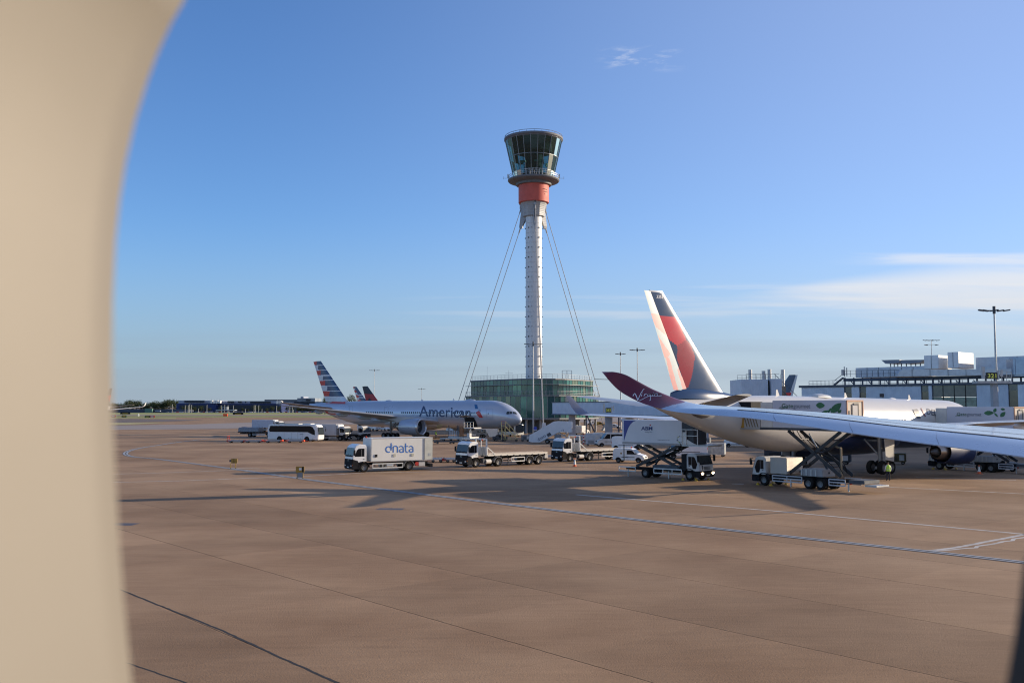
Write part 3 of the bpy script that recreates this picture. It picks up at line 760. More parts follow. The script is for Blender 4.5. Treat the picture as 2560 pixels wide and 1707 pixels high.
prail(2022, 2092, 967, 965, 1.2, -0.8, 7); prail(2112, 2250, 942, 941, 1.3, -3.2, 10); prail(2092, 2420, 964, 961, 0.9, -0.8, 22)
mb.build('railing', dk, gal, smooth=0)
mb = MB()
for p_, y_ in ((2111, 916), (2117, 919)): mb.bar(pt(p_, 940, -3.5), pt(p_, y_, -3.5), 0.16)
mb.box(pt(2108, 931, -3.5), (0.6, 0.6, 1.2)); mb.build('vent_stub', steel, gal)
def plantbox(name, label, p0, p1, y0, y1, off, th, m, extra=None, cat='plant unit'):
    t = thing(name, label, cat, (*WP((p0 + p1) / 2, off), 0))
    t.location = (0, 0, 0)
    mb = MB(); wseg(mb, p0, p1, zpx(y1, (p0 + p1) / 2, off), zpx(y0, (p0 + p1) / 2, off), off, th); mb.build('casing', m, t, smooth=20, bevel=0.05)
    if extra: extra(t, off)
    return t
def panels(p0, p1, y0, y1, n):
    def f(t, off):
        mb = MB()
        for k in range(1, n): 
            q_ = p0 + (p1 - p0) * k / n; mb.bar(pt(q_, y0, off + .02), pt(q_, y1, off + .02), 0.06)
        mb.build('panel_seam', dsteel, t)
    return f
plantbox('air_handling_unit', 'long low grey plant unit behind the gallery railing', 2139, 2312, 917, 942, -6, 5, plant_g, panels(2139, 2312, 918, 942, 6))
plantbox('plant_box', 'tall white plant box with a sloped foot, left of the taller one', 2311, 2347, 888, 922, -5, 6, plant_w, panels(2311, 2347, 889, 922, 2))
plantbox('plant_box', 'tallest white plant box on the pier roof', 2370, 2397, 880, 920, -5.5, 7, plant_w, panels(2370, 2397, 881, 917, 2))
plantbox('plant_room', 'wide pale grey plant room at the right edge behind the 321 sign', 2440, 2700, 889, 925, -9, 8, plant_g, panels(2440, 2700, 890, 925, 5))
for p0, p1, lb in ((2204, 2250, 'left half of the butterfly-shaped roof scoop pair'), (2252, 2311, 'right half of the butterfly-shaped roof scoop pair')):
    t = thing('roof_scoop', lb, 'roof scoop'); off = -7
    a, b = pt(p0, 900, off), pt(p1, 899, off); a2, b2 = pt(p0 + (10 if p0 < 2250 else 0), 909, off), pt(p1 - (12 if p0 > 2250 else 0), 907, off)
    n = Vector((a.y - b.y, b.x - a.x, 0)).normalized() * 5
    if n.y < 0: n = -n
    MB().add([a, b, b2, a2, a + n, b + n, b2 + n, a2 + n], [(0, 1, 2, 3), (7, 6, 5, 4), (0, 4, 5, 1), (1, 5, 6, 2), (2, 6, 7, 3), (3, 7, 4, 0)]).build('hood', mat('scoop_grey', (0.22, 0.24, 0.28), 0.5, 0.3), t, smooth=0)
    mb = MB()
    for k in range(4): q_ = a2.lerp(b2, (k + .5) / 4) + n * 0.3; mb.bar(q_ + Vector((0, 0, 0.1)), q_ - Vector((0, 0, 1.6)), 0.15)
    mb.build('support_leg', dk, t)
duct = thing('roof_duct', 'long rounded silver ventilation duct running along the pier roof', 'duct')
mb = MB(); secs = []
for p_ in (2244, 2248, 2256, 2300, 2400, 2500, 2700):
    y0 = {2244: 938, 2248: 929, 2256: 924}.get(p_, 923.5 - (p_ - 2300) * 0.006); c0 = pt(p_, y0, -2.2); c1 = pt(p_, 941 - (p_ - 2244) * .016, -2.2); n = Vector((0, 1.8, 0))
    secs.append([c1, c0, c0 + n, c1 + n])
mb.loft(secs); mb.build('duct_casing', mat('duct_metal', (0.56, 0.56, 0.57), 0.4, metal=0.3, var=0.15), duct, smooth=40)
for k in range(9):
    p_ = 2280 + k * 45; MB().bar(pt(p_, 923, -2.15), pt(p_, 941, -2.15), 0.05).build('duct_seam', dsteel, duct)
mb = MB()
secs = [[pt(2548 + dx, y_, -1.5) + Vector((0, dy, 0)) for dx, dy in ((-12, 0), (40, 0), (40, 3), (-12, 3))] for y_ in (893, 940)]
mb.loft(secs); mb.build('duct_elbow', mat('elbow', (0.30, 0.36, 0.45), 0.3, metal=0.6), duct, bevel=0.3)
bx = thing('wall_junction_box', 'small dark box fixed on the pier wall', 'wall box'); MB().box(pt(2203, 988, 0.2), (0.8, 0.3, 0.7)).build('cover', mat('box_brown', (0.08, 0.07, 0.07), 0.6), bx, bevel=0.03)
# stair tower block
b2 = thing('stair_block', 'grey ribbed box building with four roof stubs behind the white airliner', 'building')
YB = 215
def rp(px, py, Y=YB): return P(px, py, Y)
zt = rp(1900, 948).z
mb = MB()
mb.bx((rp(1854, HOR).x, YB, 0), (rp(1921, HOR).x, YB + 11, zt)); mb.bx((rp(1928, HOR).x, YB - 0.5, 0), (rp(1954, HOR).x, YB + 11, zt + .1)); mb.bx((rp(1921, HOR).x - .2, YB + 1.2, 0), (rp(1928, HOR).x + .2, YB + 10, zt - .1), 1)
mb.bx((rp(1954, HOR).x, YB + 2.0, 0), (rp(1972, HOR).x, YB + 13, zt - 1.5), 2)
mb.build('wall', [ribbed('block_cladding', (0.52, 0.58, 0.66), 2.5, 0, 0.4, 0.6, 0.2), black, ribbed('brown_louvre', (0.16, 0.14, 0.13), 3, 2, 0.4)], b2, smooth=0)
mb = MB()
for px_, y_ in ((1888, 924), (1922, 927), (1937, 923), (1971, 924)): mb.tube((rp(px_, HOR).x, YB + 4, zt - 2), (rp(px_, HOR).x, YB + 4, rp(px_, y_, YB + 4).z), 0.42, 12)
mb.build('flue', steel, b2)
mb = MB(); q0, q1 = rp(1868, HOR).x, rp(1985, HOR).x
for y_ in (YB + 0.6, YB + 9):
    mb = MB(); k = q0
    while k < q1 - 2: mb.bar((k, y_, zt), (k, y_, zt + 1.2), 0.06); k += 1.1
    for h in (0.6, 1.2): mb.bar((q0, y_, zt + h), (q1 - 3, y_, zt + h), 0.06)
    mb.build('railing', dk, b2, smooth=0)
mb = MB()
mb.bar((q1 - 4, YB + 1, zt + 1.2), (q1 + 1.5, YB + 1, zt - 4.2), 0.10); mb.bar((q1 - 5, YB + 1, zt), (q1 + .6, YB + 1, zt - 5.4), 0.35, 0.15)
mb.build('outer_stair', dk, b2, smooth=0)
# jet bridge with the 363 sign
jb = thing('jet_bridge', 'grey box passenger bridge on pillars right of the green glass building', 'jet bridge')
A, B = P(1395, HOR, 246), P(1700, HOR, 196); A.z = B.z = 0
d = (B - A).normalized(); n = Vector((d.y, -d.x, 0))
mb = MB()
def seg(mb, t0, t1, z0, z1, w, mi=0):
    a, b = A.lerp(B, t0), A.lerp(B, t1)
    mb.add([a + n * w / 2 + Vector((0, 0, z0)), b + n * w / 2 + Vector((0, 0, z0)), b - n * w / 2 + Vector((0, 0, z0)), a - n * w / 2 + Vector((0, 0, z0)), a + n * w / 2 + Vector((0, 0, z1)), b + n * w / 2 + Vector((0, 0, z1)), b - n * w / 2 + Vector((0, 0, z1)), a - n * w / 2 + Vector((0, 0, z1))],
           [(3, 2, 1, 0), (4, 5, 6, 7), (0, 1, 5, 4), (1, 2, 6, 5), (2, 3, 7, 6), (3, 0, 4, 7)], mi)
seg(mb, 0, 1.1, 5.35, 8.15, 3.2)
mb.build('tunnel', ribbed('bridge_cladding', (0.46, 0.53, 0.63), 1.2, 0, 0.2, 0.5, 0.2), jb, smooth=0)
mb = MB(); seg(mb, -.01, 1.1, 8.153, 8.35, 3.4); seg(mb, -.01, 1.1, 5.1, 5.347, 3.4); mb.build('edge_beam', dk, jb, smooth=0)
for t_ in (0.14, 0.47, 0.62, 0.8):
    a = A.lerp(B, t_); w_ = 1.6 if t_ in (0.14, 0.47) else 0.5
    MB().bx((a.x - w_ / 2, a.y - w_ / 2, 0), (a.x + w_ / 2, a.y + w_ / 2, 5.1)).build('pillar', mat('pillar_grey', (0.38, 0.40, 0.43), 0.6), jb, smooth=0)
for t_, lean in ((0.36, 2.2), (0.27, 0), (0.55, 0)):
    a = A.lerp(B, t_); MB().bar((a.x - lean, a.y - 1, 5.1), (a.x, a.y - 1, 0.3), 0.3).build('strut', dk, jb)
mb = MB()
for t_ in (0.75, 0.8, 0.85, 0.93): a = A.lerp(B, t_) - Vector((0, 2, 0)); mb.box((a.x, a.y, 4.6), (0.7, 0.5, 0.5))
mb.build('underside_unit', steel, jb)
# numbered signs
digit = mat('sign_digit_lit', (0.6, 0.6, 0.1), 0.5, var=0, emit=(0.62, 0.72, 0.12), es=0.12)
def number_sign(name, txt, c, w, h, label, post=True):
    t = thing(name, label, 'sign', (c.x, c.y, c.z))
    MB().bx((-w / 2, 0, -h / 2), (w / 2, 0.35, h / 2)).build('board', mat('sign_black', (0.02, 0.022, 0.02), 0.5), t, bevel=0.02)
    vs, fs, wd = text2d(txt, 0.012); hh = max(v[1] for v in vs)
    mb = MB(); mb.add([((v[0] - 0.5) * w * 0.82, -0.012, (v[1] / hh - 0.5) * h * 0.62) for v in vs], fs); mb.build('digits', digit, t, smooth=0)
    MB().bar((w * .62, 0.1, -h * .6), (w * .62, 0.1, h * .8), 0.22).build('bracket', dirty, t); MB().bar((-w * .8, 0.1, -h * .5), (-w * .8, 0.1, h * 1.4), 0.35).build('bracket', dirty, t); mb = MB()
    mb.bar((w * .95, 0.1, -h * .1), (w * .95, 0.1, h * .9), 0.3); mb.build('bracket', dirty, t)
    return t
number_sign('stand_sign', '363', P(1521, 1025, 204), 1.15, 1.0, 'black sign reading 363 hung on the grey passenger bridge')
number_sign('stand_sign', '321', P(2480, 939, 133), 1.45, 0.9, 'black sign reading 321 on a gantry at the foot of the big mast')
gn = thing('sign_gantry', 'grey railed platform holding the 321 sign', 'gantry'); q = P(2500, 952, 133.3)
mb = MB(); mb.bx((q.x - 3.2, q.y - .2, q.z - .35), (q.x + 1.6, q.y + 1.4, q.z)); mb.build('platform', steel, gn)
mb = MB()
for x_ in (0.2, 0.9, 1.6):
    for y_ in (-.1, 1.3): mb.bar((q.x + x_, q.y + y_, q.z), (q.x + x_, q.y + y_, q.z + 1.2), 0.07)
for z_ in (.6, 1.2):
    mb.bar((q.x + .2, q.y - .1, q.z + z_), (q.x + 1.6, q.y - .1, q.z + z_), 0.07)
mb.build('railing', dirty, gn); MB().bx((q.x - .9, q.y + .3, 0), (q.x - .2, q.y + 1.0, q.z - .35)).build('support_post', mat('pillar_grey', (0.38, 0.40, 0.43), 0.6), gn)
# ------------------------------------------------------------------ airliners
def airfoil(n=12):
    pts = []
    for i in range(n + 1):
        x = 0.5 * (1 + math.cos(math.pi * i / n)); t = 5 * (0.2969 * x ** .5 - 0.126 * x - 0.3516 * x * x + 0.2843 * x ** 3 - 0.1036 * x ** 4); pts.append((x, t * 1.0 + 0.02 * (1 - (2 * x - 1) ** 2)))
    for i in range(n - 1, 0, -1):
        x = 0.5 * (1 + math.cos(math.pi * i / n)); t = 5 * (0.2969 * x ** .5 - 0.126 * x - 0.3516 * x * x + 0.2843 * x ** 3 - 0.1036 * x ** 4); pts.append((x, -t * 0.9 + 0.02 * (1 - (2 * x - 1) ** 2)))
    return pts
AF = airfoil()
def foil_sec(d, y, z, chord, th): return [(-(d + x * chord), y, z + t * th * chord) for x, t in AF]
def fin_sec(d, z, chord, th): return [(-(d + x * chord), t * th * chord, z) for x, t in AF]
def fus(Pm, d):
    R_, zc, L_ = Pm['R'], Pm['zc'], Pm['L']
    t = min(1, d / Pm['nose']); r = R_ * max(0.0, 1 - (1 - t) ** 2.1) ** 0.60
    z = zc - Pm['drop'] * (1 - t) ** 2.2; rz = r
    if d > Pm['tail0']:
        u = (d - Pm['tail0']) / (L_ - Pm['tail0']); r = R_ * (1 - 0.93 * u ** 1.55); rz = r; z = zc + (R_ - r) * Pm.get('up', 0.80)
    return z, r, rz
def fus_ring(Pm, d, n=48):
    z, r, rz = fus(Pm, d)
    return [(-d, r * math.cos(2 * math.pi * i / n), z + rz * math.sin(2 * math.pi * i / n)) for i in range(n)]
def fus_pt(Pm, d, a, side=-1, off=0.0):
    z, r, rz = fus(Pm, d); return Vector((-d, side * (r + off) * math.cos(a), z + (rz + off) * math.sin(a)))
def wheel_unit(parent, c, r, w, name='wheel', rimcol=None):
    key = ('tyre', round(r, 2), round(w, 2))
    if key not in MESHC:
        mb = MB(); mb.lathe([(r * .55, -w / 2), (r * .9, -w / 2), (r, -w * .3), (r, w * .3), (r * .9, w / 2), (r * .55, w / 2)], 20, axis='y')
        MESHC[key] = mb.mesh('wheel', rubber, 40)
        mb = MB(); mb.lathe([(0.01, -w * .32), (r * .25, -w * .34), (r * .3, -w * .22), (r * .5, -w * .3), (r * .56, -w * .5), (r * .58, -w * .5), (r * .58, w * .5), (r * .56, w * .5), (r * .5, w * .3), (r * .3, w * .22), (r * .25, w * .34), (0.01, w * .32)], 20, axis='y')
        for k in range(8):
            a = 2 * math.pi * k / 8
            for s_ in (-1, 1): mb.tube((r * .4 * math.cos(a), s_ * w * .2, r * .4 * math.sin(a)), (r * .4 * math.cos(a), s_ * w * .32, r * .4 * math.sin(a)), r * .035, 6)
        MESHC[('rim',) + key] = mb.mesh('rim', rimcol or mat('rim_grey', (0.20, 0.20, 0.20), 0.5, metal=0.5, var=0.3, nscale=4), 40)
    o = link(name, MESHC[key], parent); o.location = c
    ri = link('rim', MESHC[('rim',) + key], o)
    return o
MESHC = {}
def airliner(name, label, loc, rz, Pm, pitch=0.0, simple=False):
    root = thing(name, label, 'airliner', loc, rz, None, pitch)
    M = mw(root); out = {'root': root, 'M': M}
    ds = [0.02, 0.1, 0.25, 0.5, 0.9, 1.4, 2, 2.7, 3.5, 4.5, 5.7, 7, 8.5, 10.5]
    d = 12.5
    while d < Pm['tail0']: ds.append(d); d += 3.0
    k = 14
    ds += [Pm['tail0'] + (Pm['L'] - Pm['tail0']) * i / k for i in range(k + 1)]
    fm = Pm['mats']
    mb = MB(); mb.loft([fus_ring(Pm, d) for d in ds], fmi=(lambda j, i: Pm['paint'](ds[j], 2 * math.pi * (i + .5) / 48)) if 'paint' in Pm else None)
    # wing-to-body fairing
    w0 = Pm['wing'][0]
    secs = []
    for f, s_ in ((0, .05), (.12, .55), (.3, .92), (.5, 1), (.75, .95), (.92, .6), (1.05, .05)):
        dd = w0[1] - 2.5 + f * (w0[2] + 6); secs.append([(-dd, s_ * (Pm['R'] + .15) * math.cos(a) * 1.02, Pm['zc'] - Pm['R'] * .62 + (Pm['R'] * (.42 if math.sin(a) > 0 else .58)) * math.sin(a) * s_) for a in [2 * math.pi * i / 20 for i in range(20)]])
    mb.loft(secs, mi=Pm.get('belly_mi', 0))
    f_ = mb.build('fuselage', fm, root, smooth=40); out['fus'] = f_
    for sd, tagn in ((-1, 'right'), (1, 'left')):
        mb = MB(); mb.loft([foil_sec(d_, sd * y, z, c, th) for y, d_, c, z, th in [(q[0], q[1], q[2], q[3], q[4]) for q in Pm['wing']]], caps=True)
        wg = mb.build('wing', Pm['wingmat'], root, smooth=40)
        if sd == -1: out['wing'] = wg
        if not simple:
            W_ = Pm['wing']
            for yy in Pm.get('ftf', ()):  # flap track fairings
                i = max(k for k in range(len(W_) - 1) if W_[k][0] <= yy); a, b = W_[i], W_[i + 1]; t = (yy - a[0]) / (b[0] - a[0])
                dd = a[1] + (b[1] - a[1]) * t; c = a[2] + (b[2] - a[2]) * t; z = a[3] + (b[3] - a[3]) * t
                mb = MB(); mb.loft([[(-(dd + c * x), sd * yy + .32 * s_ * math.cos(q), z - .25 - .25 * s_ + .42 * s_ * math.sin(q)) for q in [2 * math.pi * i_ / 10 for i_ in range(10)]] for x, s_ in ((.5, .05), (.62, .8), (.8, 1), (1.0, .8), (1.15, .08))]); mb.build('flap_fairing', Pm['wingmat'], wg)
            if 'winglet' in Pm:
                mb = MB(); mb.loft([[(-(d_ + x * c), sd * (y + t * th * c * nz), z - t * th * c * ny) for x, t in AF] for y, d_, c, z, th, ny, nz in Pm['winglet']]); mb.build('winglet', Pm['wlmat'], wg)
        mb = MB(); mb.loft([foil_sec(q[1], sd * q[0], q[3], q[2], q[4]) for q in Pm['stab']]); mb.build('tailplane', Pm.get('stabmat', Pm['wingmat']), root, smooth=40)
        e = Pm['eng']; y, d0, z, r, ln = e
        mb = MB(); prof = [(r * .80, -.6), (r * .80, -.1), (r * .86, 0.0), (r * .93, .0 - .02), (r * .99, -.5), (r * 1.04, -1.4), (r, -ln * .55), (r * .82, -ln * .93), (r * .78, -ln * .93), (r * .74, -ln * .6)]
        prof = [(r * .78, -1.1), (r * .80, -.35), (r * .86, -.05), (r * .90, 0.0), (r * .95, -.08), (r, -.5), (r * 1.03, -1.3), (r * 1.0, -ln * .5), (r * .84, -ln * .82), (r * .81, -ln * .82), (r * .76, -ln * .6)]
        mb.lathe(prof, 36, axis='x', c=(-d0, sd * y, z), mis=[0, 1, 1, 1, 1, 0, 0, 0, 0, 0])
        en = mb.build('engine', [Pm['engmat'], mat('intake_lip', (0.55, 0.55, 0.56), 0.25, metal=0.8)], root, smooth=50)
        mb = MB(); mb.lathe([(0.02, -.75), (r * .12, -.9), (r * .25, -1.15)], 20, axis='x', c=(-d0, sd * y, z), mi=1); mb.lathe([(r * .25, -1.15), (r * .78, -1.1)], 30, axis='x', c=(-d0, sd * y, z)); mb.build('fan', [mat('fan_dark', (0.035, 0.037, 0.042), 0.4, metal=0.5), mat('spinner', (0.12, 0.12, 0.13), 0.4)], en)
        mb = MB(); mb.lathe([(r * .70, -ln * .55), (r * .62, -ln * .84), (r * .46, -ln * .99), (r * .44, -ln * .98), (r * .3, -ln * .9)], 28, axis='x', c=(-d0, sd * y, z)); mb.lathe([(r * .32, -ln * .9), (r * .2, -ln * 1.06), (0.02, -ln * 1.15)], 20, axis='x', c=(-d0, sd * y, z), mi=1)
        mb.build('exhaust_core', [mat('hot_metal', (0.34, 0.27, 0.22), 0.3, metal=0.9), dsteel], en)
        W_ = Pm['wing']; i = max(k for k in range(len(W_) - 1) if W_[k][0] <= y); a, b = W_[i], W_[i + 1]; t = (y - a[0]) / (b[0] - a[0]); dw = a[1] + (b[1] - a[1]) * t; zw = a[3] + (b[3] - a[3]) * t
        mb = MB(); mb.prism([(-(d0 + 1.2), z + r * .98), (-(d0 + 2.4), z + r * 1.18), (-(dw + .6), zw + .25), (-(dw + 4.5), zw - .15), (-(d0 + ln * .95), z + r * .5), (-(d0 + ln * .5), z + r * .8)], sd * y - .22, sd * y + .22); mb.build('pylon', Pm['wingmat'], en, bevel=.06)
        # main gear
        dg, yg, nax, wr = Pm['gear']; t = link('landing_gear', MB().mesh('e', steel), root)
        mb = MB(); mb.tube((-dg, sd * yg, wr * .9), (-dg, sd * (yg - .1), 3.9), 0.22, 12); mb.tube((-dg + .1, sd * yg, 1.6), (-dg + 1.6, sd * (yg - 1.0), 3.6), 0.1, 8); mb.tube((-dg, sd * yg, 1.7), (-dg, sd * (yg - 1.8), 3.5), 0.1, 8)
        span = 1.48 * (nax - 1); mb.box((-dg, sd * yg, wr * .95), (span + .3, .3, .28))
        t.data = mb.mesh('landing_gear', mat('gear_grey', (0.24, 0.24, 0.24), 0.5, 0.3)); 
        for a in range(nax):
            for yy in (-.6, .6): wheel_unit(t, (-dg + span / 2 - a * 1.48, sd * yg + yy, wr), wr, .45)
        mb = MB(); mb.prism([(-dg + .75, 1.3), (-dg + .9, 3.6), (-dg - .9, 3.6), (-dg - .75, 1.5)], sd * (yg + .98), sd * (yg + 1.04)); (mb.build('gear_door', Pm['mats'][0], t) if 'doors' in Pm else None)
    # nose gear
    dn = Pm['ngear']; t = link('nose_gear', None or MB().mesh('e', steel), root)
    mb = MB(); mb.tube((-dn, 0, .5), (-dn, 0, 2.9), 0.14, 10); mb.tube((-dn, 0, 1.4), (-dn + 1.2, 0, 2.8), 0.07, 8); t.data = mb.mesh('nose_gear', mat('gear_grey', (0.24, 0.24, 0.24), 0.5, 0.3))
    for yy in (-.35, .35): wheel_unit(t, (-dn, yy, .53), .53, .36)
    # fin and rudder on a dense grid so the livery follows the photograph's edges
    F = Pm['fin']      # (zbase, d_le, d_te), (ztop, d_le, d_te), hinge fraction at base / top, defl, paint
    (z0, l0, e0), (z1, l1, e1), hb, ht, defl, paintf, fmats = F
    def finpt(s, t, side):      # s: 0 at trailing edge, 1 at leading edge
        le, te = l0 + (l1 - l0) * t, e0 + (e1 - e0) * t; c = te - le; x = 1 - s
        th = 0.095 * c * 5 * (0.2969 * max(x, 0) ** .5 - 0.126 * x - 0.3516 * x * x + 0.2843 * x ** 3 - 0.1036 * x ** 4)
        return Vector((-(te - s * c), side * th, z0 + (z1 - z0) * t))
    def fingrid(s0f, s1f, ns, ntt, t0, t1):
        mb = MB(); idx = {}
        for side in (-1, 1):
            for j in range(ntt + 1):
                t = t0 + (t1 - t0) * j / ntt; sa, sb = s0f(t), s1f(t)
                for i in range(ns + 1):
                    f = i / ns; s_ = sa + (sb - sa) * f
                    mb.v.append(tuple(finpt(s_, t, side)))
        n = (ns + 1) * (ntt + 1)
        for k, side in enumerate((-1, 1)):
            for j in range(ntt):
                t = t0 + (t1 - t0) * (j + .5) / ntt; sa, sb = s0f(t), s1f(t)
                for i in range(ns):
                    a = k * n + j * (ns + 1) + i; mb.f.append([a, a + 1, a + ns + 2, a + ns + 1]); mb.m.append(paintf(sa + (sb - sa) * (i + .5) / ns, t))
        for j in (0, ntt):
            for i in range(ns):
                a = j * (ns + 1) + i; mb.f.append([a, a + 1, a + 1 + n, a + n]); mb.m.append(0)
        for i in (0, ns):
            for j in range(ntt):
                a = j * (ns + 1) + i; mb.f.append([a, a + ns + 1, a + ns + 1 + n, a + n]); mb.m.append(0)
        return mb
    hs = lambda t: hb + (ht - hb) * t
    res = 24 if simple else 70
    fo = fingrid(lambda t: hs(t) + .004, lambda t: 1.0, res // 2, res, -.08, 1).build('fin', fmats, root, smooth=50)
    ru = fingrid(lambda t: 0.0, lambda t: hs(t), res // 3, res, 0.015, 0.99)
    # swing the rudder about its hinge line
    ca, sa = math.cos(R(defl)), math.sin(R(defl)); h0, h1 = finpt(hs(0), 0, 0), finpt(hs(1), 1, 0); nv = []
    for v in ru.v:
        t = (v[2] - z0) / (z1 - z0); hx = h0.x + (h1.x - h0.x) * t; dx, dy = v[0] - hx, v[1]
        nv.append((hx + dx * ca - dy * sa, dx * sa + dy * ca, v[2]))
    ru.v = nv; out['rudder'] = ru.build('rudder', fmats, root, smooth=50); out['fin'] = fo
    if Pm.get('dorsal'):
        mb = MB(); a, b, h = Pm['dorsal']; zt_ = Pm['zc'] + Pm['R']
        mb.loft([[(-dd, w_ * math.cos(q), zt_ - .55 + (hh + .55) * math.sin(q)) for q in [math.pi * i / 12 for i in range(13)]] for dd, w_, hh in ((a, .05, -.05), (a + (b - a) * .25, .55, h * .55), (a + (b - a) * .55, .8, h), (a + (b - a) * .85, .6, h * .8), (b, .1, 0.0))]); mb.build('fin_fairing', fmats[Pm.get('dorsal_mi', 0)], root)
    # cabin windows
    if not simple:
        mb = MB(); a_w = Pm['win_a']
        me = None
        for sd in (-1,):
            for d0_, d1_ in Pm['windows']:
                d_ = d0_
                while d_ < d1_:
                    p = fus_pt(Pm, d_, a_w, sd, .012); q = fus_pt(Pm, d_, a_w + .05, sd, .012); up = (q - p).normalized()
                    if me is None: me = MB().add([(-.13, 0, -.19), (.13, 0, -.19), (.16, 0, 0), (.13, 0, .19), (-.13, 0, .19), (-.16, 0, 0)], [(0, 1, 2, 3, 4, 5)]).mesh('cabin_window', swin, 0)
                    o = link('cabin_window', me, f_); o.location = p; o.rotation_euler = (math.atan2(-up.y, up.z), 0, 0); d_ += .56 * Pm.get('wstep', 1)
        for dd, w_, h_, l_ in Pm.get('domes', ()):
            mb = MB(); mb.loft([[(-(dd + l_ * x), w_ * s_ * math.cos(q), Pm['zc'] + Pm['R'] - .1 + h_ * s_ * math.sin(q)) for q in [math.pi * i / 10 for i in range(11)]] for x, s_ in ((-.5, .05), (-.35, .75), (0, 1), (.35, .8), (.5, .05))]); mb.build('antenna_fairing', Pm['mats'][0], f_)
        for dd, h_ in Pm.get('blades', ()):
            z_, r_, _ = fus(Pm, dd); MB().prism([(-dd + .25, z_ + r_ - .05), (-dd - .1, z_ + r_ + h_), (-dd - .3, z_ + r_ + h_), (-dd - .35, z_ + r_ - .05)], -.03, .03).build('blade_antenna', Pm['mats'][0], f_)
    return out
def inpoly(x, y, poly):
    c = False; j = len(poly) - 1
    for i in range(len(poly)):
        if (poly[i][1] > y) != (poly[j][1] > y) and x < (poly[j][0] - poly[i][0]) * (y - poly[i][1]) / (poly[j][1] - poly[i][1]) + poly[i][0]: c = not c
        j = i
    return c
# grey 777-like twin
silver = mat('silver_mica_paint', (0.50, 0.535, 0.60), 0.30, metal=0.35, coat=0.3, var=0.05, nscale=0.3)
wing_g = mat('wing_grey', (0.36, 0.37, 0.39), 0.4, metal=0.2, var=0.12, nscale=0.8)
fin_navy = mat('fin_navy', (0.012, 0.045, 0.135), 0.3, coat=0.3, var=0.15, nscale=.3); fin_red = mat('fin_red', (0.52, 0.032, 0.035), 0.3, coat=0.3, var=0.1, nscale=.3); fin_sil = mat('fin_silver', (0.52, 0.57, 0.64), 0.3, metal=.2); fin_wht = mat('fin_white', (0.68, 0.70, 0.73), 0.35)
RWS = [(88, 120, 1910, 2), (125, 160, 1925, 3), (167, 207, 1948, 2), (214, 250, 1970, 3), (254, 297, 1990, 2), (303, 342, 2010, 3), (346, 388, 2030, 2)]
def aa_paint(s, t):
    y = 437 - 350 * t; tt = (y - 87) / 350; te, le = 1882 + 123 * tt, 1940 + 230 * tt; x = te + s * (le - te)
    if y > 431: return 2
    if y > 402: return 3
    if y > 390: return 4
    for a, b, xb_, c in RWS:
        if a <= y <= b:
            return c if x < xb_ else 1
    return 4
A7 = dict(L=62.9, R=3.1, zc=5.45, nose=8.2, drop=1.15, tail0=41.5, up=.78, mats=[silver, fin_red], wingmat=wing_g, engmat=mat('nacelle_silver', (0.42, 0.46, 0.53), 0.3, metal=.35, coat=.3, var=.05),
          wing=[(2.6, 20.2, 15.5, 3.9, .12), (4.0, 21.6, 13.6, 4.05, .12), (10, 26.0, 8.6, 4.9, .105), (20, 33.0, 5.2, 6.2, .10), (28.2, 38.9, 2.6, 7.2, .095), (30.3, 40.6, 1.3, 7.45, .09)],
          stab=[(.8, 52.5, 7.6, 6.6, .10), (6, 56.8, 4.8, 7.4, .095), (10.8, 60.8, 2.3, 8.15, .09)], stabmat=mat('tailplane_brown_grey', (0.30, 0.27, 0.25), 0.35, 0.4),
          eng=(9.9, 19.3, 2.75, 1.80, 6.6), gear=(31.9, 5.5, 3, .62), ngear=6.0, ftf=(7, 12, 17, 22),
          fin=((8.3, 50.0, 57.4), (18.5, 59.3, 61.9), .28, .30, 0, aa_paint, [silver, fin_navy, fin_red, fin_sil, fin_wht]),
          win_a=.12, windows=[(9.2, 16.8), (19.4, 31.0), (33.5, 41.5)], wstep=1.0, domes=[(13.5, .7, .42, 3.0), (37, .6, .3, 2.2)], blades=[(18, .45), (27, .35)])
# find the lettering rows of windows in front of the fuselage door gaps
aa = airliner('airliner', 'grey twin-engine airliner with striped tail and open forward cargo door', (2.05, 207, 0), R(-33), A7)
aaB = bvh_of([(aa['fus'], aa['M'])]); M7 = aa['M']
c2 = lambda x, y: (820 + x / 5.6, 960 + y / 5.6)
aablue = mat('lettering_slate_blue', (0.055, 0.085, 0.16), 0.4)
vs, fs, wd = text2d('American', 0.012); hh = max(v[1] for v in vs)
O, U = c2(1275, 448), c2(2000, 466)
vs = [(O[0] + v[0] * (U[0] - O[0]), O[1] + v[0] * (U[1] - O[1]) - v[1] / hh * 25.5) for v in vs]
marking('lettering', vs, fs, aaB, aablue, aa['fus'], M7, .03, step=(6, 2.5))
def c2poly(name, pts, m, M=M7, B=aaB, par=aa['fus'], off=.03, lab=None, conv=c2):
    p = [conv(*q) for q in pts]; return marking(name, p, [list(range(len(p)))], B, m, par, M, off, lab, step=(3, 2))
c2poly('emblem', [(2050, 283), (2090, 290), (2102, 346), (2060, 346)], mat('emblem_blue', (0.03, 0.13, 0.30), .4))
c2poly('emblem', [(2076, 392), (2108, 372), (2132, 392), (2170, 470), (2122, 468), (2084, 425)], fin_red)
c2poly('emblem', [(2100, 352), (2125, 352), (2140, 372), (2128, 385), (2112, 364)], mat('emblem_grey', (.25, .33, .45), .4), off=.035)
line_door = mat('door_outline', (0.30, 0.33, 0.38), 0.5)
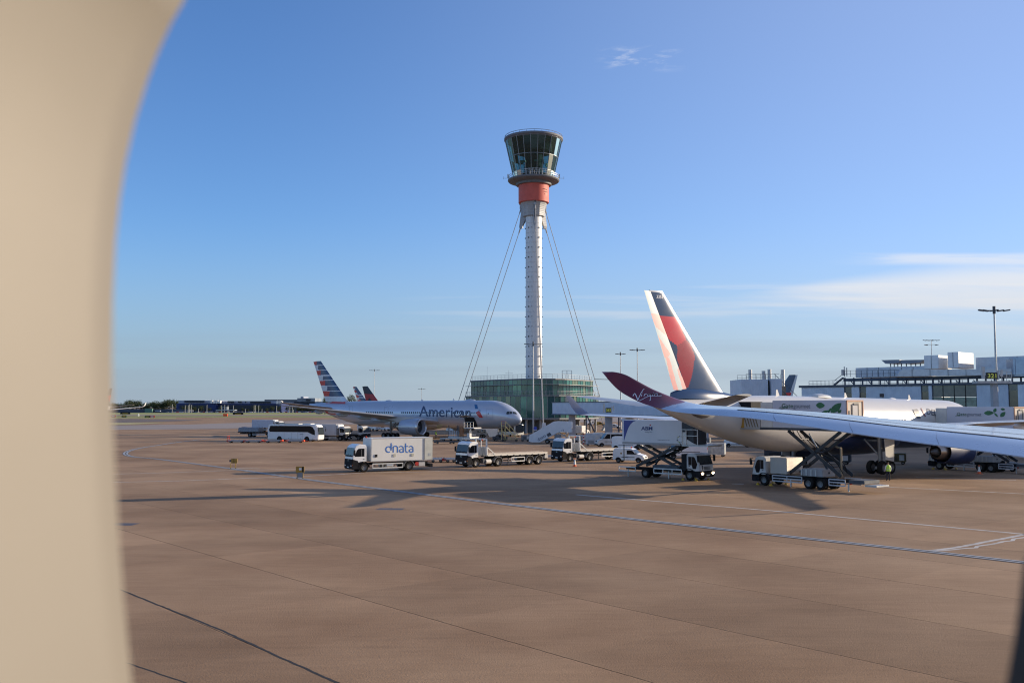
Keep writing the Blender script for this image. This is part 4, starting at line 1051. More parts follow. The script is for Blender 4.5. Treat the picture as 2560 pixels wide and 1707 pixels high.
for q in ([(2222, 345), (2308, 347), (2300, 487), (2215, 484)], [(1692, 345), (1745, 347), (1738, 470), (1688, 468)], [(790, 318), (842, 320), (838, 452), (788, 450)], [(300, 305), (345, 307), (345, 440), (302, 438)]):
    p = [c2(*a) for a in q]; v_, f__ = outline(p, .5); marking('door_outline', v_, f__, aaB, line_door, aa['fus'], M7, .02, step=(3, 2))
p = [c2(*a) for a in [(2238, 405), (2248, 403), (2248, 422), (2238, 424)]]; marking('door_window', p, [[0, 1, 2, 3]], aaB, swin, aa['fus'], M7, .03, step=None)
c3 = lambda x, y: (1100 + x / 5.227, 900 + y / 5.227)
for q in ([(866, 690), (878, 672), (905, 670), (903, 706), (870, 708)], [(909, 670), (938, 670), (944, 690), (940, 702), (907, 705)], [(950, 672), (985, 678), (1008, 703), (1000, 706), (952, 700)]):
    c2poly('cockpit_window', q, wscreen, conv=c3)
# forward cargo door opening, open door and its shaded hold
c2poly('cargo_opening', [(1905, 470), (2035, 462), (2062, 500), (2085, 560), (2098, 606), (1948, 582), (1925, 540)], mat('hold_dark', (0.012, 0.014, 0.018), 0.9), off=.04)
dd_ = []
for pxl in ((1880, 462), (1990, 452), (2055, 480), (2062, 505), (2030, 470), (1905, 478)):
    x_, y_ = c2(*pxl); h = aaB.ray_cast(Vector((0, 0, CAMH)), ray(x_, y_).normalized()); dd_.append(h[0])
nrm = Vector((-math.sin(R(33)), -math.cos(R(33)), 0))
Mi = M7.inverted(); mb = MB(); a_ = [dd_[0], dd_[1], dd_[2]]
mb.add([Mi @ p for p in a_] + [Mi @ (p + nrm * 1.3 + Vector((0, 0, .15))) for p in a_] + [Mi @ (p + Vector((0, 0, .12))) for p in a_] + [Mi @ (p + nrm * 1.3 + Vector((0, 0, .27))) for p in a_],
       [(0, 1, 4, 3), (1, 2, 5, 4), (6, 9, 10, 7), (7, 10, 11, 8), (3, 4, 10, 9), (4, 5, 11, 10)])
mb.build('cargo_door', mat('door_lining', (0.25, 0.17, 0.11), .6), aa['fus'])
# red stripes under the rear fuselage
c8 = lambda x, y: (690 + x / 7.35, 980 + y / 7.35)
for q in ([(890, 332), (975, 338), (945, 360), (975, 385), (1040, 392), (1180, 392), (1215, 375), (1360, 382), (1368, 416), (1180, 412), (1020, 402), (930, 385)],):
    c2poly('red_stripe', q, fin_red, conv=c8)
c2poly('red_stripe', [(890, 212), (1000, 178), (1270, 178), (1278, 216)], fin_red, conv=c8)
# other tails beyond the grey airliner
dn_r = mat('fin_dark_red', (0.36, 0.012, 0.022), .35); dn_n = mat('fin_black_navy', (0.012, 0.015, 0.035), .35)
def dl_far(s, t): 
    y = 215 - 190 * t; x = 475 + (y - 25) * .35 + s * ((560 + (y - 25) * .86) - (475 + (y - 25) * .35))
    if y < 98: return 0
    return 1 if not inpoly(x, y, [(510, 205), (575, 135), (640, 212), (600, 215)]) and x < 690 and (y < 150 or x < 560 or x > 600) else 0
Bs = dict(A7); Bs['fin'] = A7['fin'][:4] + (0, aa_paint, A7['fin'][6])
ft = lambda px, Y: P(px, HOR, Y).x
def place_by_fin(px, Y, head, Pm):   # trailing edge tip of the fin at column px, depth Y
    e1 = Pm['fin'][1][2]; x = ft(px, Y); return (x + e1 * math.cos(R(head)), Y + e1 * math.sin(R(head)), 0)
airliner('airliner', 'distant airliner of which only the small striped tail shows', place_by_fin(881.5, 548, -30, Bs), R(-30), Bs, simple=True)
D3 = dict(A7); D3.update(L=58, R=2.82, zc=5.0, mats=[white, dn_n], wingmat=wing_g, engmat=navy, fin=((7.6, 46.5, 55.0), (17.3, 54.8, 58.0), .3, .3, 0, dl_far, [dn_n, dn_r]))
airliner('airliner', 'distant airliner of which only the dark red and navy tail shows', place_by_fin(905, 480, -25, D3), R(-25), D3, simple=True)
def dl3(s, t): return 1 if t < .42 and s > .1 else (2 if s < .2 else 0)
D4 = dict(D3); D4['fin'] = ((7.6, 46.5, 55.0), (17.3, 54.8, 58.0), .3, .3, 0, dl3, [mat('fin_slate', (.05, .09, .16), .35), fin_red, fin_sil])
airliner('airliner', 'far airliner tail of navy and red peeking out right of the ribbed box building', place_by_fin(1996, 305, 128, D4), R(128), D4, simple=True)
W5 = dict(D3); W5.update(mats=[white], wingmat=white, engmat=white, winglet=None); W5.pop('winglet')
W5['wing'] = [(2.6, 18, 11, 4.0, .12), (9.5, 24, 7.0, 5.0, .11), (26.5, 35.5, 2.6, 7.0, .1), (27.4, 36.6, 1.5, 7.6, .1), (27.8, 37.6, .9, 9.2, .1)]
xw = P(348, HOR, 510).x
airliner('airliner', 'white airliner wing and engine jutting out at the far left edge of the window', (xw - 27.5, 478, 0), R(-92), W5, simple=True)

# white airliner with the tall red and navy tail
cream = mat('airliner_white', (0.60, 0.585, 0.55), 0.34, coat=0.2, var=0.05, nscale=0.3)
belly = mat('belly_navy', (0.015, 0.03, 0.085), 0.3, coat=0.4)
dl_navy = mat('tail_navy', (0.018, 0.050, 0.125), 0.24, coat=0.35, var=0.12, nscale=.4); dl_red = mat('tail_red', (0.58, 0.035, 0.05), 0.26, coat=0.35, var=0.08, nscale=.4)
dl_dred = mat('tail_dark_red', (0.33, 0.028, 0.042), 0.26, coat=0.35, var=0.08, nscale=.4); dl_glare = mat('rudder_glare', (0.33, 0.42, 0.44), 0.35, coat=0.2, var=.12); dl_glare_pink = mat('rudder_glare_pink', (0.55, 0.19, 0.18), 0.35, coat=.2, var=.12)  # pale and pink rudder tones: sun glare put into the navy and red
tip_g = mat('tip_grey', (.55, .57, .6), .3, metal=.3); lead_m = mat('leading_edge_metal', (0.40, 0.42, 0.45), 0.3, metal=0.7, var=.05)
def dl_paint(s, t):
    y = 86 + 722 * (1 - t); q = (y - 86) / 722; te, le = 303 + 205 * q, 450 + 470 * q; x = te + s * (le - te)
    hx = 350 + 268 * q
    if t > .985: return 5
    if x < hx:      # rudder
        if y < 250: return 3
        if inpoly(x, y, [(340, 250), (412, 256), (468, 408), (455, 400), (385, 350)]): return 4
        if inpoly(x, y, [(395, 400), (412, 430), (490, 535), (458, 575), (440, 560)]): return 4
        if inpoly(x, y, [(455, 570), (480, 560), (545, 812), (500, 820)]): return 4
        if inpoly(x, y, [(540, 650), (560, 620), (640, 820), (585, 812)]): return 4
        return 3
    if s > .982: return 6
    if y < 262: return 0
    if inpoly(x, y, [(400, 262), (536, 264), (610, 420), (545, 476), (478, 428)]): return 1
    if inpoly(x, y, [(545, 476), (608, 420), (640, 452), (676, 540), (655, 652), (622, 778), (610, 780), (540, 572)]): return 2
    return 0
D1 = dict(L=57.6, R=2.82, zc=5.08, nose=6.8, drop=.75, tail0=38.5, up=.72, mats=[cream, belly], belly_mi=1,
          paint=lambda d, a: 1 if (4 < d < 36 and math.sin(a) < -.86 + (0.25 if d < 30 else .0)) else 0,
          wingmat=mat('wing_pale', (0.58, 0.60, 0.62), 0.3, coat=.3, var=0.08), engmat=mat('nacelle_navy', (0.012, 0.026, 0.085), 0.5, coat=.05, spec=.25, var=.15),
          wing=[(2.3, 19.0, 11.5, 4.0, .13), (4.0, 20.4, 10.2, 4.15, .13), (9.6, 24.8, 7.4, 4.75, .11), (20, 32.2, 4.6, 5.4, .10), (28.2, 38.0, 2.5, 5.75, .095)],
          winglet=[(28.2, 38.0, 2.5, 5.75, .09, 1, .0), (28.7, 38.6, 2.1, 6.0, .09, .7, .7), (29.2, 39.4, 1.6, 6.7, .08, .3, 1), (29.8, 40.6, .8, 8.1, .08, .2, 1)], wlmat=mat('winglet_blue', (0.015, 0.035, 0.105), .4, coat=.2),
          stab=[(.6, 49.5, 5.8, 6.3, .10), (5, 52.4, 4.0, 6.9, .095), (9.7, 55.6, 2.0, 7.55, .09)], stabmat=mat('tailplane_grey', (0.30, 0.30, 0.29), 0.35, coat=.4),
          eng=(9.4, 19.8, 2.35, 1.36, 6.2), gear=(29.2, 5.3, 2, .70), ngear=6.2, ftf=(8, 13, 18, 23),
          fin=((8.0, 47.4, 54.7), (17.05, 55.8, 58.4), .268, .32, 9, dl_paint, [dl_navy, dl_red, dl_dred, dl_glare, dl_glare_pink, tip_g, lead_m]),
          win_a=.10, windows=[(20, 36), (38, 47)], doors=1, dorsal=(46, 54.8, .5), dorsal_mi=0, domes=[(32, 1.0, .42, 3.4), (18, .5, .25, 1.5)], blades=[(14, .5), (27, .5), (39, .6), (48, .5)])
DH = 38
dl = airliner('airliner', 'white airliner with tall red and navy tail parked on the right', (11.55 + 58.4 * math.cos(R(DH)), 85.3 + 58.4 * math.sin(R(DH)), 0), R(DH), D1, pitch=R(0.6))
dlB = bvh_of([(dl['fus'], dl['M'])]); MD = dl['M']
c7 = lambda x, y: (2280 + x / 7.13, 980 + y / 7.13)
vs, fs, wd = text2d('DELTA', 0.02); hh = max(v[1] for v in vs)
vs = [(2316.5 + v[0] * 45, 1035 + v[0] * 8 - v[1] / hh * 14.5 + v[0] * 0) for v in vs]
marking('lettering', vs, fs, dlB, mat('lettering_charcoal', (0.08, 0.085, 0.10), .4), dl['fus'], MD, .03, step=(2.5, 2))
for q, m_ in (([(10, 312), (85, 300), (120, 350), (150, 470), (90, 470), (40, 390)], mat('door_shade', (.10, .11, .13), .5)), ([(85, 300), (140, 300), (180, 430), (150, 440)], cream), ([(150, 285), (165, 290), (245, 435), (225, 440)], mat('door_red', (.2, .03, .04), .5))):
    c2poly('service_door', q, m_, M=MD, B=dlB, par=dl['fus'], conv=c7, off=.05)
c5 = lambda x, y: (1500 + x / 4.9, 900 + y / 4.9)
c2poly('tailplane_cutout', [(1115, 655), (1180, 668), (1300, 680), (1350, 684), (1300, 705), (1240, 712), (1190, 700), (1140, 678)], mat('cutout_dark', (.12, .10, .09), .7), M=MD, B=dlB, par=dl['fus'], conv=c5, off=.03)
c6 = lambda x, y: (1820 + x / 4.02, 860 + y / 4.02)
finB = bvh_of([(dl['fin'], MD)])
vs, fs, wd = text2d('3351', .01); hh = max(v[1] for v in vs)
vs = [(1641 + v[0] * 15.5, 745.5 + v[0] * 1.0 - v[1] / hh * 7.8) for v in vs]
marking('tail_number', vs, fs, finB, mat('number_white', (.7, .72, .75), .4), dl['fin'], MD, .02, step=None)

# ------------------------------------------------------------------ the wing of the aircraft we look out of
ow_ = thing('aircraft_wing', 'long white wing sweeping in from the right to a dark red upturned tip', 'aircraft wing')
wing_w = mat('own_wing_white', (0.38, 0.45, 0.55), 0.26, coat=0.4, var=0.05, nscale=0.5)
maroon = mat('winglet_maroon', (0.15, 0.014, 0.024), 0.32, coat=0.5, var=0.06, nscale=0.5)
# stations: trailing edge pixel, leading edge (crest) pixel, depth of each
S_ = [((1504, 929.4), 29.60, (1504.5, 929.0), 29.7), ((1511, 937), 29.45, (1519, 929.8), 29.55), ((1526, 955), 29.2, (1536, 932), 29.4), ((1547, 975.5), 28.9, (1562, 940), 29.2),
      ((1575, 993), 28.5, (1592, 956), 28.9), ((1605, 1007), 28.1, (1625, 973), 28.6), ((1637, 1017.5), 27.7, (1655, 985.5), 28.3), ((1672, 1026), 27.2, (1690, 997.5), 28.1),
      ((1704, 1030.8), 26.6, (1722, 1006.5), 27.9), ((1745, 1034.8), 25.9, (1768, 1012.5), 27.6), ((1837, 1041), 24.5, (1860, 1017.8), 27.0), ((1920, 1050), 23.2, (1945, 1023), 26.3),
      ((2056, 1070.5), 21.4, (2085, 1033), 25.2), ((2260, 1100.5), 19.2, (2290, 1052.5), 23.3), ((2560, 1141), 16.6, (2600, 1076), 20.8), ((3050, 1222), 13.4, (3100, 1118), 17.6), ((4200, 1420), 9.3, (4300, 1235), 13.0)]
for _ in range(1):
    T2 = []
    for i in range(len(S_) - 1):
        T2.append(S_[i]); 
    S2 = T2 + [S_[-1]]
TE = catmull([P(*s[0], s[1]) for s in S2], 6); LE = catmull([P(*s[2], s[3]) for s in S2], 6)
NW = len(TE); CH = 26
VP = [(0, 0), (.08, .27), (.16, .53), (.25, .74), (.5, .83), (.75, .92), (1, 1)]
def vint(f):
    for (a0, b0), (a1, b1) in zip(VP, VP[1:]):
        if f <= a1 + 1e-9: return b0 + (b1 - b0) * (f - a0) / (a1 - a0)
    return 1.0
def up_pt(i, f):        # f 0 at trailing edge .. 1 at the crest; the drooped flap makes the rear part steeper
    a, b = TE[i], LE[i]; p = a.lerp(b, f); k = min(1, max(0, (i - 44) / 14)); p.z += (b.z - a.z) * (vint(min(f, 1)) - f) * k
    return p
secs = []; nface = 0
for i in range(NW):
    a, b = TE[i], LE[i]; c = (b - a).length; tn = (TE[min(i + 1, NW - 1)] - TE[max(0, i - 1)]).normalized(); ch = (b - a).normalized()
    nn = ch.cross(tn).normalized()
    if nn.z < 0 or (abs(nn.z) < .3 and nn.y > 0): nn = -nn
    sec = [up_pt(i, k / CH) for k in range(CH + 1)]
    cc = c if i > 0 else .02
    kk = min(1, max(0, (i - 44) / 14)); dz = Vector((0, 0, 1)) * kk; sec += [b + ch * cc * .08 - nn * cc * .01, b + ch * cc * .12 - nn * cc * .03, b + ch * cc * .08 - nn * cc * .05, b - nn * cc * .055, up_pt(i, .6) - nn * cc * .05, up_pt(i, .3) - nn * cc * .03, up_pt(i, .1) - nn * cc * .012, a - nn * cc * .004]
    secs.append(sec)
# livery boundary: straight-ish curve from (1652,1020) up to (1735,1010)
def wl_red(p):
    x, y = proj(p)
    bx_ = [(1651, 1022), (1662, 1018), (1682, 1012), (1700, 1008), (1712, 1005.5)]
    if x < bx_[0][0]: return True
    if x > bx_[-1][0]: return False
    for (x0_, y0_), (x1_, y1_) in zip(bx_, bx_[1:]):
        if x0_ <= x <= x1_: return y < y0_ + (y1_ - y0_) * (x - x0_) / (x1_ - x0_)
    return False
def dense(secs, i0, i1, k):
    out = []
    for i in range(i0, i1):
        for j in range(k): out.append([Vector(p).lerp(Vector(q), j / k) for p, q in zip(secs[i], secs[i + 1])])
    return out + [secs[i1]]
split = 9 * 6
dA = dense(secs, 0, split, 4)
mb = MB(); mb.loft(dA, fmi=lambda j, i: 1 if wl_red((Vector(dA[j][i]) + Vector(dA[j + 1][(i + 1) % len(dA[j])])) / 2) else 0)
wl = mb.build('winglet', [wing_w, maroon], ow_, smooth=50)
mb = MB(); mb.loft(secs[split:]); wgo = mb.build('wing_panel', [wing_w], ow_, smooth=50)
gapm = mat('panel_gap', (0.07, 0.075, 0.095), .7)
def wing_strip(name, pts, w, m, off=.006, h=None):       # pts: (station index, fraction)
    q = []
    for (i0, f0), (i1, f1) in zip(pts, pts[1:]):
        n = max(2, int(abs(i1 - i0)))
        q += [(i0 + (i1 - i0) * k / n, f0 + (f1 - f0) * k / n) for k in range(n)]
    q.append(pts[-1]); vs = []
    for i, f in q:
        k = int(min(i, NW - 2)); u = i - k
        def pp(ff): return up_pt(k, ff).lerp(up_pt(k + 1, ff), u)
        c = pp(f); e = (pp(f + .02) - c).normalized(); vs += [c - e * w / 2 + Vector((0, -off * .3, off)), c + e * w / 2 + Vector((0, -off * .3, off))]
    mb = MB().add(vs, [(2 * k, 2 * k + 1, 2 * k + 3, 2 * k + 2) for k in range(len(q) - 1)]); return mb.build(name, m, wgo, smooth=50)
wing_strip('flap_gap', [(60, .265), (72, .265), (96, .265)], .15, gapm)
wing_strip('flap_gap', [(62, .56), (96, .55)], .08, gapm)
wing_strip('spoiler_gap', [(60, .90), (96, .90)], .012, gapm)
wing_strip('aileron_gap', [(67, .01), (66.6, .1), (66.4, .21)], .04, gapm)
wing_strip('aileron_gap', [(74.5, .01), (74.2, .1), (74, .21)], .04, gapm)
wing_strip('aileron_gap', [(80, .01), (79.8, .1), (79.7, .21)], .04, gapm)
for ii, f in ((36, 1.02), (10, .0)):
    p = TE[ii] if f == 0 else LE[ii]; MB().tube(p, p + Vector((-.42, .02, .01)), .008, 5).build('static_wick', black, ow_)
wlB = bvh_of([(wl, Matrix.Identity(4))])
V = lambda pts: [c5(*p) for p in pts]
vir = [(V([(404, 442), (412, 425), (427, 408), (438, 425), (452, 460), (464, 494)]), 1.9), (V([(464, 494), (480, 455), (505, 400), (530, 362), (542, 356)]), 1.5),
       (V([(514, 420), (505, 448)]), 1.3), (V([(518, 402), (522, 397)]), 1.4), (V([(546, 418), (538, 447)]), 1.3), (V([(542, 432), (555, 418), (572, 414)]), 1.2),
       (V(arc(598, 432, 16, 0, 360, 14, 14)), 1.2), (V([(614, 416), (618, 450), (618, 494), (602, 496)]), 1.3), (V([(650, 416), (640, 441)]), 1.3), (V([(655, 402), (658, 398)]), 1.2),
       (V([(672, 412), (664, 440)]), 1.2), (V([(668, 424), (688, 411), (706, 412), (703, 436), (720, 440), (755, 434)]), 1.2), (V([(482, 497), (520, 482), (560, 458), (600, 443), (660, 440), (752, 438)]), 1.1)]
vs, fs = strokes2d(vir, 1.2)
marking('lettering', vs, fs, wlB, mat('script_white', (.80, .80, .80), .4), wl, Matrix.Identity(4), .006, step=(2, 2))

# ------------------------------------------------------------------ cabin window of our own aircraft
cw = thing('cabin_window', 'blurred beige surround of the aircraft window, close on the left', 'window surround')
beige = mat('cabin_beige', (0.198, 0.178, 0.148), 0.55, var=0.015, nscale=3)
YO, YI = .27, .13
prof_l = [(0, 462), (60, 428), (130, 396), (200, 370), (300, 339), (400, 316), (500, 300), (600, 290), (750, 283), (900, 281), (1050, 283), (1200, 290), (1350, 299), (1500, 310), (1707, 330)]
left = [P(x, y, YO) for y, x in prof_l]
cxw = .015; ztop, zbot = CAMH + .20, CAMH - .16
def ext(a, b, ztarget, n, sgn):    # round the corner from a (heading a-b) to the centreline
    out = []
    for k in range(1, n + 1):
        t = k / n; x = a.x + (cxw - a.x) * (1 - math.cos(t * math.pi / 2)); z = a.z + (ztarget - a.z) * math.sin(t * math.pi / 2); out.append(Vector((x, YO, z)))
    return out
up_c = ext(left[0], left[1], ztop, 10, 1); lo_c = ext(left[-1], left[-2], zbot, 10, -1)
half = list(reversed(up_c)) + left + lo_c             # from top centre down the left side to bottom centre
prof_r = [(zz_, None) for zz_ in ()]
prof_r = [(1707, 2524), (1600, 2543), (1500, 2557), (1400, 2569), (1250, 2586), (1000, 2604), (800, 2608), (500, 2625), (200, 2640), (0, 2640)]
rt = [P(x, y, YO) for y, x in prof_r]
lowr = ext(rt[0], rt[1], zbot, 10, 1); upr = ext(rt[-1], rt[-2], ztop, 10, 1)
right = list(reversed(lowr[:-1])) + rt + upr[:-1]
loop = half + right
def ringat(y, grow_, extra=0):
    out = []
    for p in loop:
        v = Vector((p.x - cxw, 0, p.z - CAMH)); L_ = v.length; out.append((cxw + v.x * (L_ + grow_) / L_, y, CAMH + v.z * (L_ + grow_) / L_))
    return out
secs_w = [ringat(YO + .012, .010), ringat(YO + .004, .003), ringat(YO, 0.0), ringat(YO - .012, .002), ringat(.23, .012), ringat(.19, .024), ringat(.16, .036), ringat(.14, .05), ringat(YI, .07), ringat(YI - .004, .12)]
mb = MB(); mb.loft(secs_w, caps=False); mb.build('surround', beige, cw, smooth=60)
mb = MB(); mb.loft([ringat(YI - .004, .12), ringat(YI - .004, .9), ringat(YI + .2, .9), ringat(YO + .03, .9), ringat(YO + .03, .022), ringat(YO + .012, .010)], caps=False); mb.build('sidewall', [beige], cw, smooth=30)
# added black strip standing in for the dark lower right edge of the opening
nl = len(loop); dark_edge = []
ra, rb = ringat(YO - .010, -.0015), ringat(YO - .001, -.0015); rc, rd = ringat(YO - .001, .006), ringat(YO - .010, .006)
idx = [i for i, p in enumerate(loop) if p.x > cxw + .02 and p.z < CAMH - .035]
mb = MB(); mb.loft([[ra[i], rb[i], rc[i], rd[i]] for i in idx]); mb.build('dark_edge', mat('edge_black', (.015, .015, .016), .6, var=0), cw)
pm = bpy.data.materials.new('clear_pane'); pm.use_nodes = True; t_ = pm.node_tree; t_.nodes.clear(); tr_ = nd(t_, 'ShaderNodeBsdfTransparent'); oo = nd(t_, 'ShaderNodeOutputMaterial'); t_.links.new(tr_.outputs[0], oo.inputs[0])
rp_ = ringat(YO + .006, .003); MB().add(rp_, [tuple(range(len(rp_)))]).build('pane', pm, cw, smooth=0)
# ------------------------------------------------------------------ vehicles (local +x is forward)
plank = mat('deck_boards', (0.55, 0.46, 0.36), 0.6, var=0.25, nscale=4)
guard = mat('guard_white', (0.66, 0.66, 0.63), 0.45)
boxw = mat('box_body_white', (0.72, 0.71, 0.66), 0.42, var=0.06, nscale=0.6, coat=.1)
lit_lamp = mat('headlamp_lit', (1, .9, .7), .2, var=0, emit=(1.0, .82, .55), es=7.0)
red_lens = mat('red_lens', (0.5, 0.02, 0.015), .3, var=0)
plate_m = mat('number_plate', (0.75, 0.75, 0.70), .5, var=0)
def veh(name, label, cat, p, ang, group=None):
    return thing(name, label, cat, (p[0], p[1], 0), R(ang), group)
def truck_cab(t, style='tall', paint=white, lit=False, xf=0.0, w=2.42):
    hw = w / 2
    if style == 'tall':
        prof = [(-.28, 1.12), (-.28, 2.86), (-.16, 3.02), (.55, 3.06), (.98, 2.90), (1.10, 2.70), (1.33, 1.72), (1.36, 1.05), (.62, 1.05), (.50, 1.12)]
        ws = [(1.115, 2.68), (1.335, 1.70)]; sw = [(-.02, 1.72), (-.02, 2.60), (.66, 2.60), (.88, 2.42), (1.12, 1.72)]
        low = [(.62, .34), (.62, 1.06), (.70, 1.30), (1.375, 1.50), (1.42, 1.0), (1.42, .40), (1.34, .32)]
    else:
        prof = [(-.28, 1.0), (-.28, 2.50), (-.16, 2.62), (.62, 2.62), (.90, 2.50), (1.22, 1.55), (1.30, 1.0), (1.30, .90), (.60, .90), (.50, 1.0)]
        ws = [(.94, 2.42), (1.225, 1.56)]; sw = [(-.05, 1.50), (-.05, 2.32), (.58, 2.32), (.72, 2.2), (.98, 1.62), (.80, 1.15), (.45, 1.15), (.35, 1.5)]
        low = [(.60, .34), (.60, .92), (1.33, .98), (1.36, .85), (1.36, .42), (1.28, .34)]
    mb = MB(); mb.prism([(x + xf, z) for x, z in prof], -hw, hw); cab = mb.build('cab', paint, t, bevel=.07)
    (x0, z0), (x1, z1) = ws; n = Vector((z0 - z1, 0, x1 - x0)).normalized() * .012; k = hw - .09
    a = [Vector((x0 + xf, -k, z0)), Vector((x0 + xf, k, z0)), Vector((x1 + xf, k + .02, z1)), Vector((x1 + xf, -k - .02, z1))]
    MB().add([v + n for v in a], [(0, 1, 2, 3)]).build('windscreen', wscreen, cab, smooth=0)
    mb = MB(); mb.add([v + n * 1.6 for v in (a[3], a[2], a[2] + (a[1] - a[2]) * .16, a[3] + (a[0] - a[3]) * .16)], [(0, 1, 2, 3)])
    for yy in (-.5, .25): mb.bar((x1 + xf + .03, yy, z1 + .05), (x1 + xf - .12, yy + .5, z1 + .42), .03)
    mb.build('wiper', black, cab, smooth=0)
    for s_ in (-1, 1):
        MB().add([(x + xf, s_ * (hw + .006), z) for x, z in sw], [tuple(range(len(sw)))]).build('side_window', swin, cab, smooth=0)
        MB().box((.06 + xf, s_ * (hw + .012), 1.42), (.16, .02, .07)).build('door_handle', black, cab)
        mb = MB(); mb.add([(x + xf, s_ * (hw + .004), z) for x, z in ((-.12, 1.16), (-.12, 2.68), (-.10, 2.68), (-.10, 1.16))], [(0, 1, 2, 3)]); mb.add([(x + xf, s_ * (hw + .008), z) for x, z in ((.30, 1.72 if style == 'tall' else 1.5), (.30, 2.5 if style == 'tall' else 2.3), (.34, 2.5 if style == 'tall' else 2.3), (.34, 1.72 if style == 'tall' else 1.5))], [(0, 1, 2, 3)]); mb.build('door_seam', mat('seam_grey', (.2, .2, .2), .6), cab, smooth=0)
        mb = MB(); mb.box((1.22 + xf, s_ * (hw + .22), 2.15), (.16, .22, .62)); mb.bar((1.1 + xf, s_ * hw, 2.45), (1.2 + xf, s_ * (hw + .2), 2.45), .05); mb.bar((1.15 + xf, s_ * hw, 1.9), (1.2 + xf, s_ * (hw + .2), 1.9), .05)
        mb.build('wing_mirror', black, t, bevel=.03)
    mb = MB(); mb.prism([(x + xf, z) for x, z in low], -hw - .01, hw + .01)
    bu = mb.build('bumper', chassis, t, bevel=.05)
    if style == 'tall':
        mb = MB(); mb.add([(1.372 + xf, -.85, 1.42), (1.372 + xf, .85, 1.42), (1.385 + xf, .80, 1.05), (1.385 + xf, -.80, 1.05)], [(0, 1, 2, 3)])
        mb.build('grille', black, cab, smooth=0)
        MB().lathe([(.085, 1.40), (.11, 1.405), (.11, 1.39), (.085, 1.385), (.085, 1.40)], 16, axis='x', c=(xf, 0, 1.33)).build('badge', mat('chrome', (.7, .7, .7), .2, 1.0, var=0), cab)
    else:
        mb = MB()
        for k_ in range(3): mb.box((1.305 + xf, 0, 1.12 + .11 * k_), (.02, 1.1, .05))
        mb.build('grille', black, cab, smooth=0)
        MB().box((1.27 + xf, -.78, 1.25), (.05, .08, .5)).build('air_slot', black, cab)
    for s_ in (-1, 1):
        MB().box((1.38 + xf, s_ * (hw - .28), .72), (.10, .36, .20)).build('headlight', lit_lamp if lit else lamp_m, bu, bevel=.04)
        MB().box((1.36 + xf, s_ * (hw - .04), .80), (.08, .1, .12)).build('indicator', amber, bu, bevel=.02)
    MB().box((1.43 + xf, 0, .55), (.02, .52, .11)).build('number_plate', plate_m, bu, smooth=0)
    for s_ in (-1, 1):
        mb = MB(); n_ = 14; secs = []
        for i in range(n_ + 1):
            a = math.pi * i / n_ ; secs.append([(xf + rr * math.cos(a), yy, .52 + rr * math.sin(a)) for rr, yy in ((.60, s_ * (hw - .30)), (.66, s_ * (hw - .30)), (.67, s_ * (hw + .02)), (.60, s_ * (hw + .02)))])
        mb.loft(secs); mb.build('mudguard', chassis if style == 'tall' else black, t)
        mb = MB(); mb.box((.66 + xf, s_ * (hw - .1), .55), (.34, .22, .42)); mb.build('step', chassis, t, bevel=.04)
    return cab
def beacon(t, p, m=None): MB().lathe([(.09, 0), (.10, .04), (.09, .16), (.05, .2), (.01, .21)], 12, c=p).build('beacon', m or amber, t)
def axle(t, x, hw, r=.52, dual=False, w=.32):
    for s_ in (-1, 1):
        wheel_unit(t, (x, s_ * (hw - w / 2), r), r, w)
        if dual: wheel_unit(t, (x, s_ * (hw - w * 1.65), r), r, w)
    MB().tube((x, -hw + .3, r), (x, hw - .3, r), .1, 8).build('axle', chassis, t)
def rear_guard(t, x, hw, s_list=(-1, 1), r=.52):
    for s_ in s_list:
        mb = MB(); secs = []
        for i in range(13):
            a = math.pi * i / 12; secs.append([(x + rr * math.cos(a), yy, r + rr * math.sin(a)) for rr, yy in ((r + .08, s_ * (hw - .6)), (r + .12, s_ * (hw - .6)), (r + .12, s_ * (hw)), (r + .08, s_ * hw))])
        mb.loft(secs); mb.build('mudguard', mat('mudguard_grey', (.25, .25, .25), .6), t)
def frame_rails(t, x0, x1):
    mb = MB(); mb.bx((x0, -.48, .72), (x1, -.38, .98)); mb.bx((x0, .38, .72), (x1, .48, .98))
    k = x0 + .4
    while k < x1: mb.bx((k, -.38, .76), (k + .1, .38, .92)); k += 1.1
    mb.build('chassis_frame', chassis, t)
def side_guard(t, x0, x1, y, zs=(.45, .85), m=guard, h=.11, posts=4, ends=True):
    mb = MB()
    for z in zs: mb.bx((x0, y - .02, z - h / 2), (x1, y + .02, z + h / 2))
    for k in range(posts):
        x_ = x0 + (x1 - x0) * k / (posts - 1); mb.bx((x_ - .035, y - .025, zs[0]), (x_ + .035, y + .025, zs[-1] + (.0 if ends else .3)))
    mb.build('side_guard', m, t, smooth=0)
def under_tank(t, x, y, l=.8, m=None, r=.3):
    mb = MB(); mb.tube((x - l / 2, y, .62), (x + l / 2, y, .62), r, 16)
    mb.build('fuel_tank', m or mat('tank_alloy', (.50, .50, .47), .35, .7, var=.1), t)

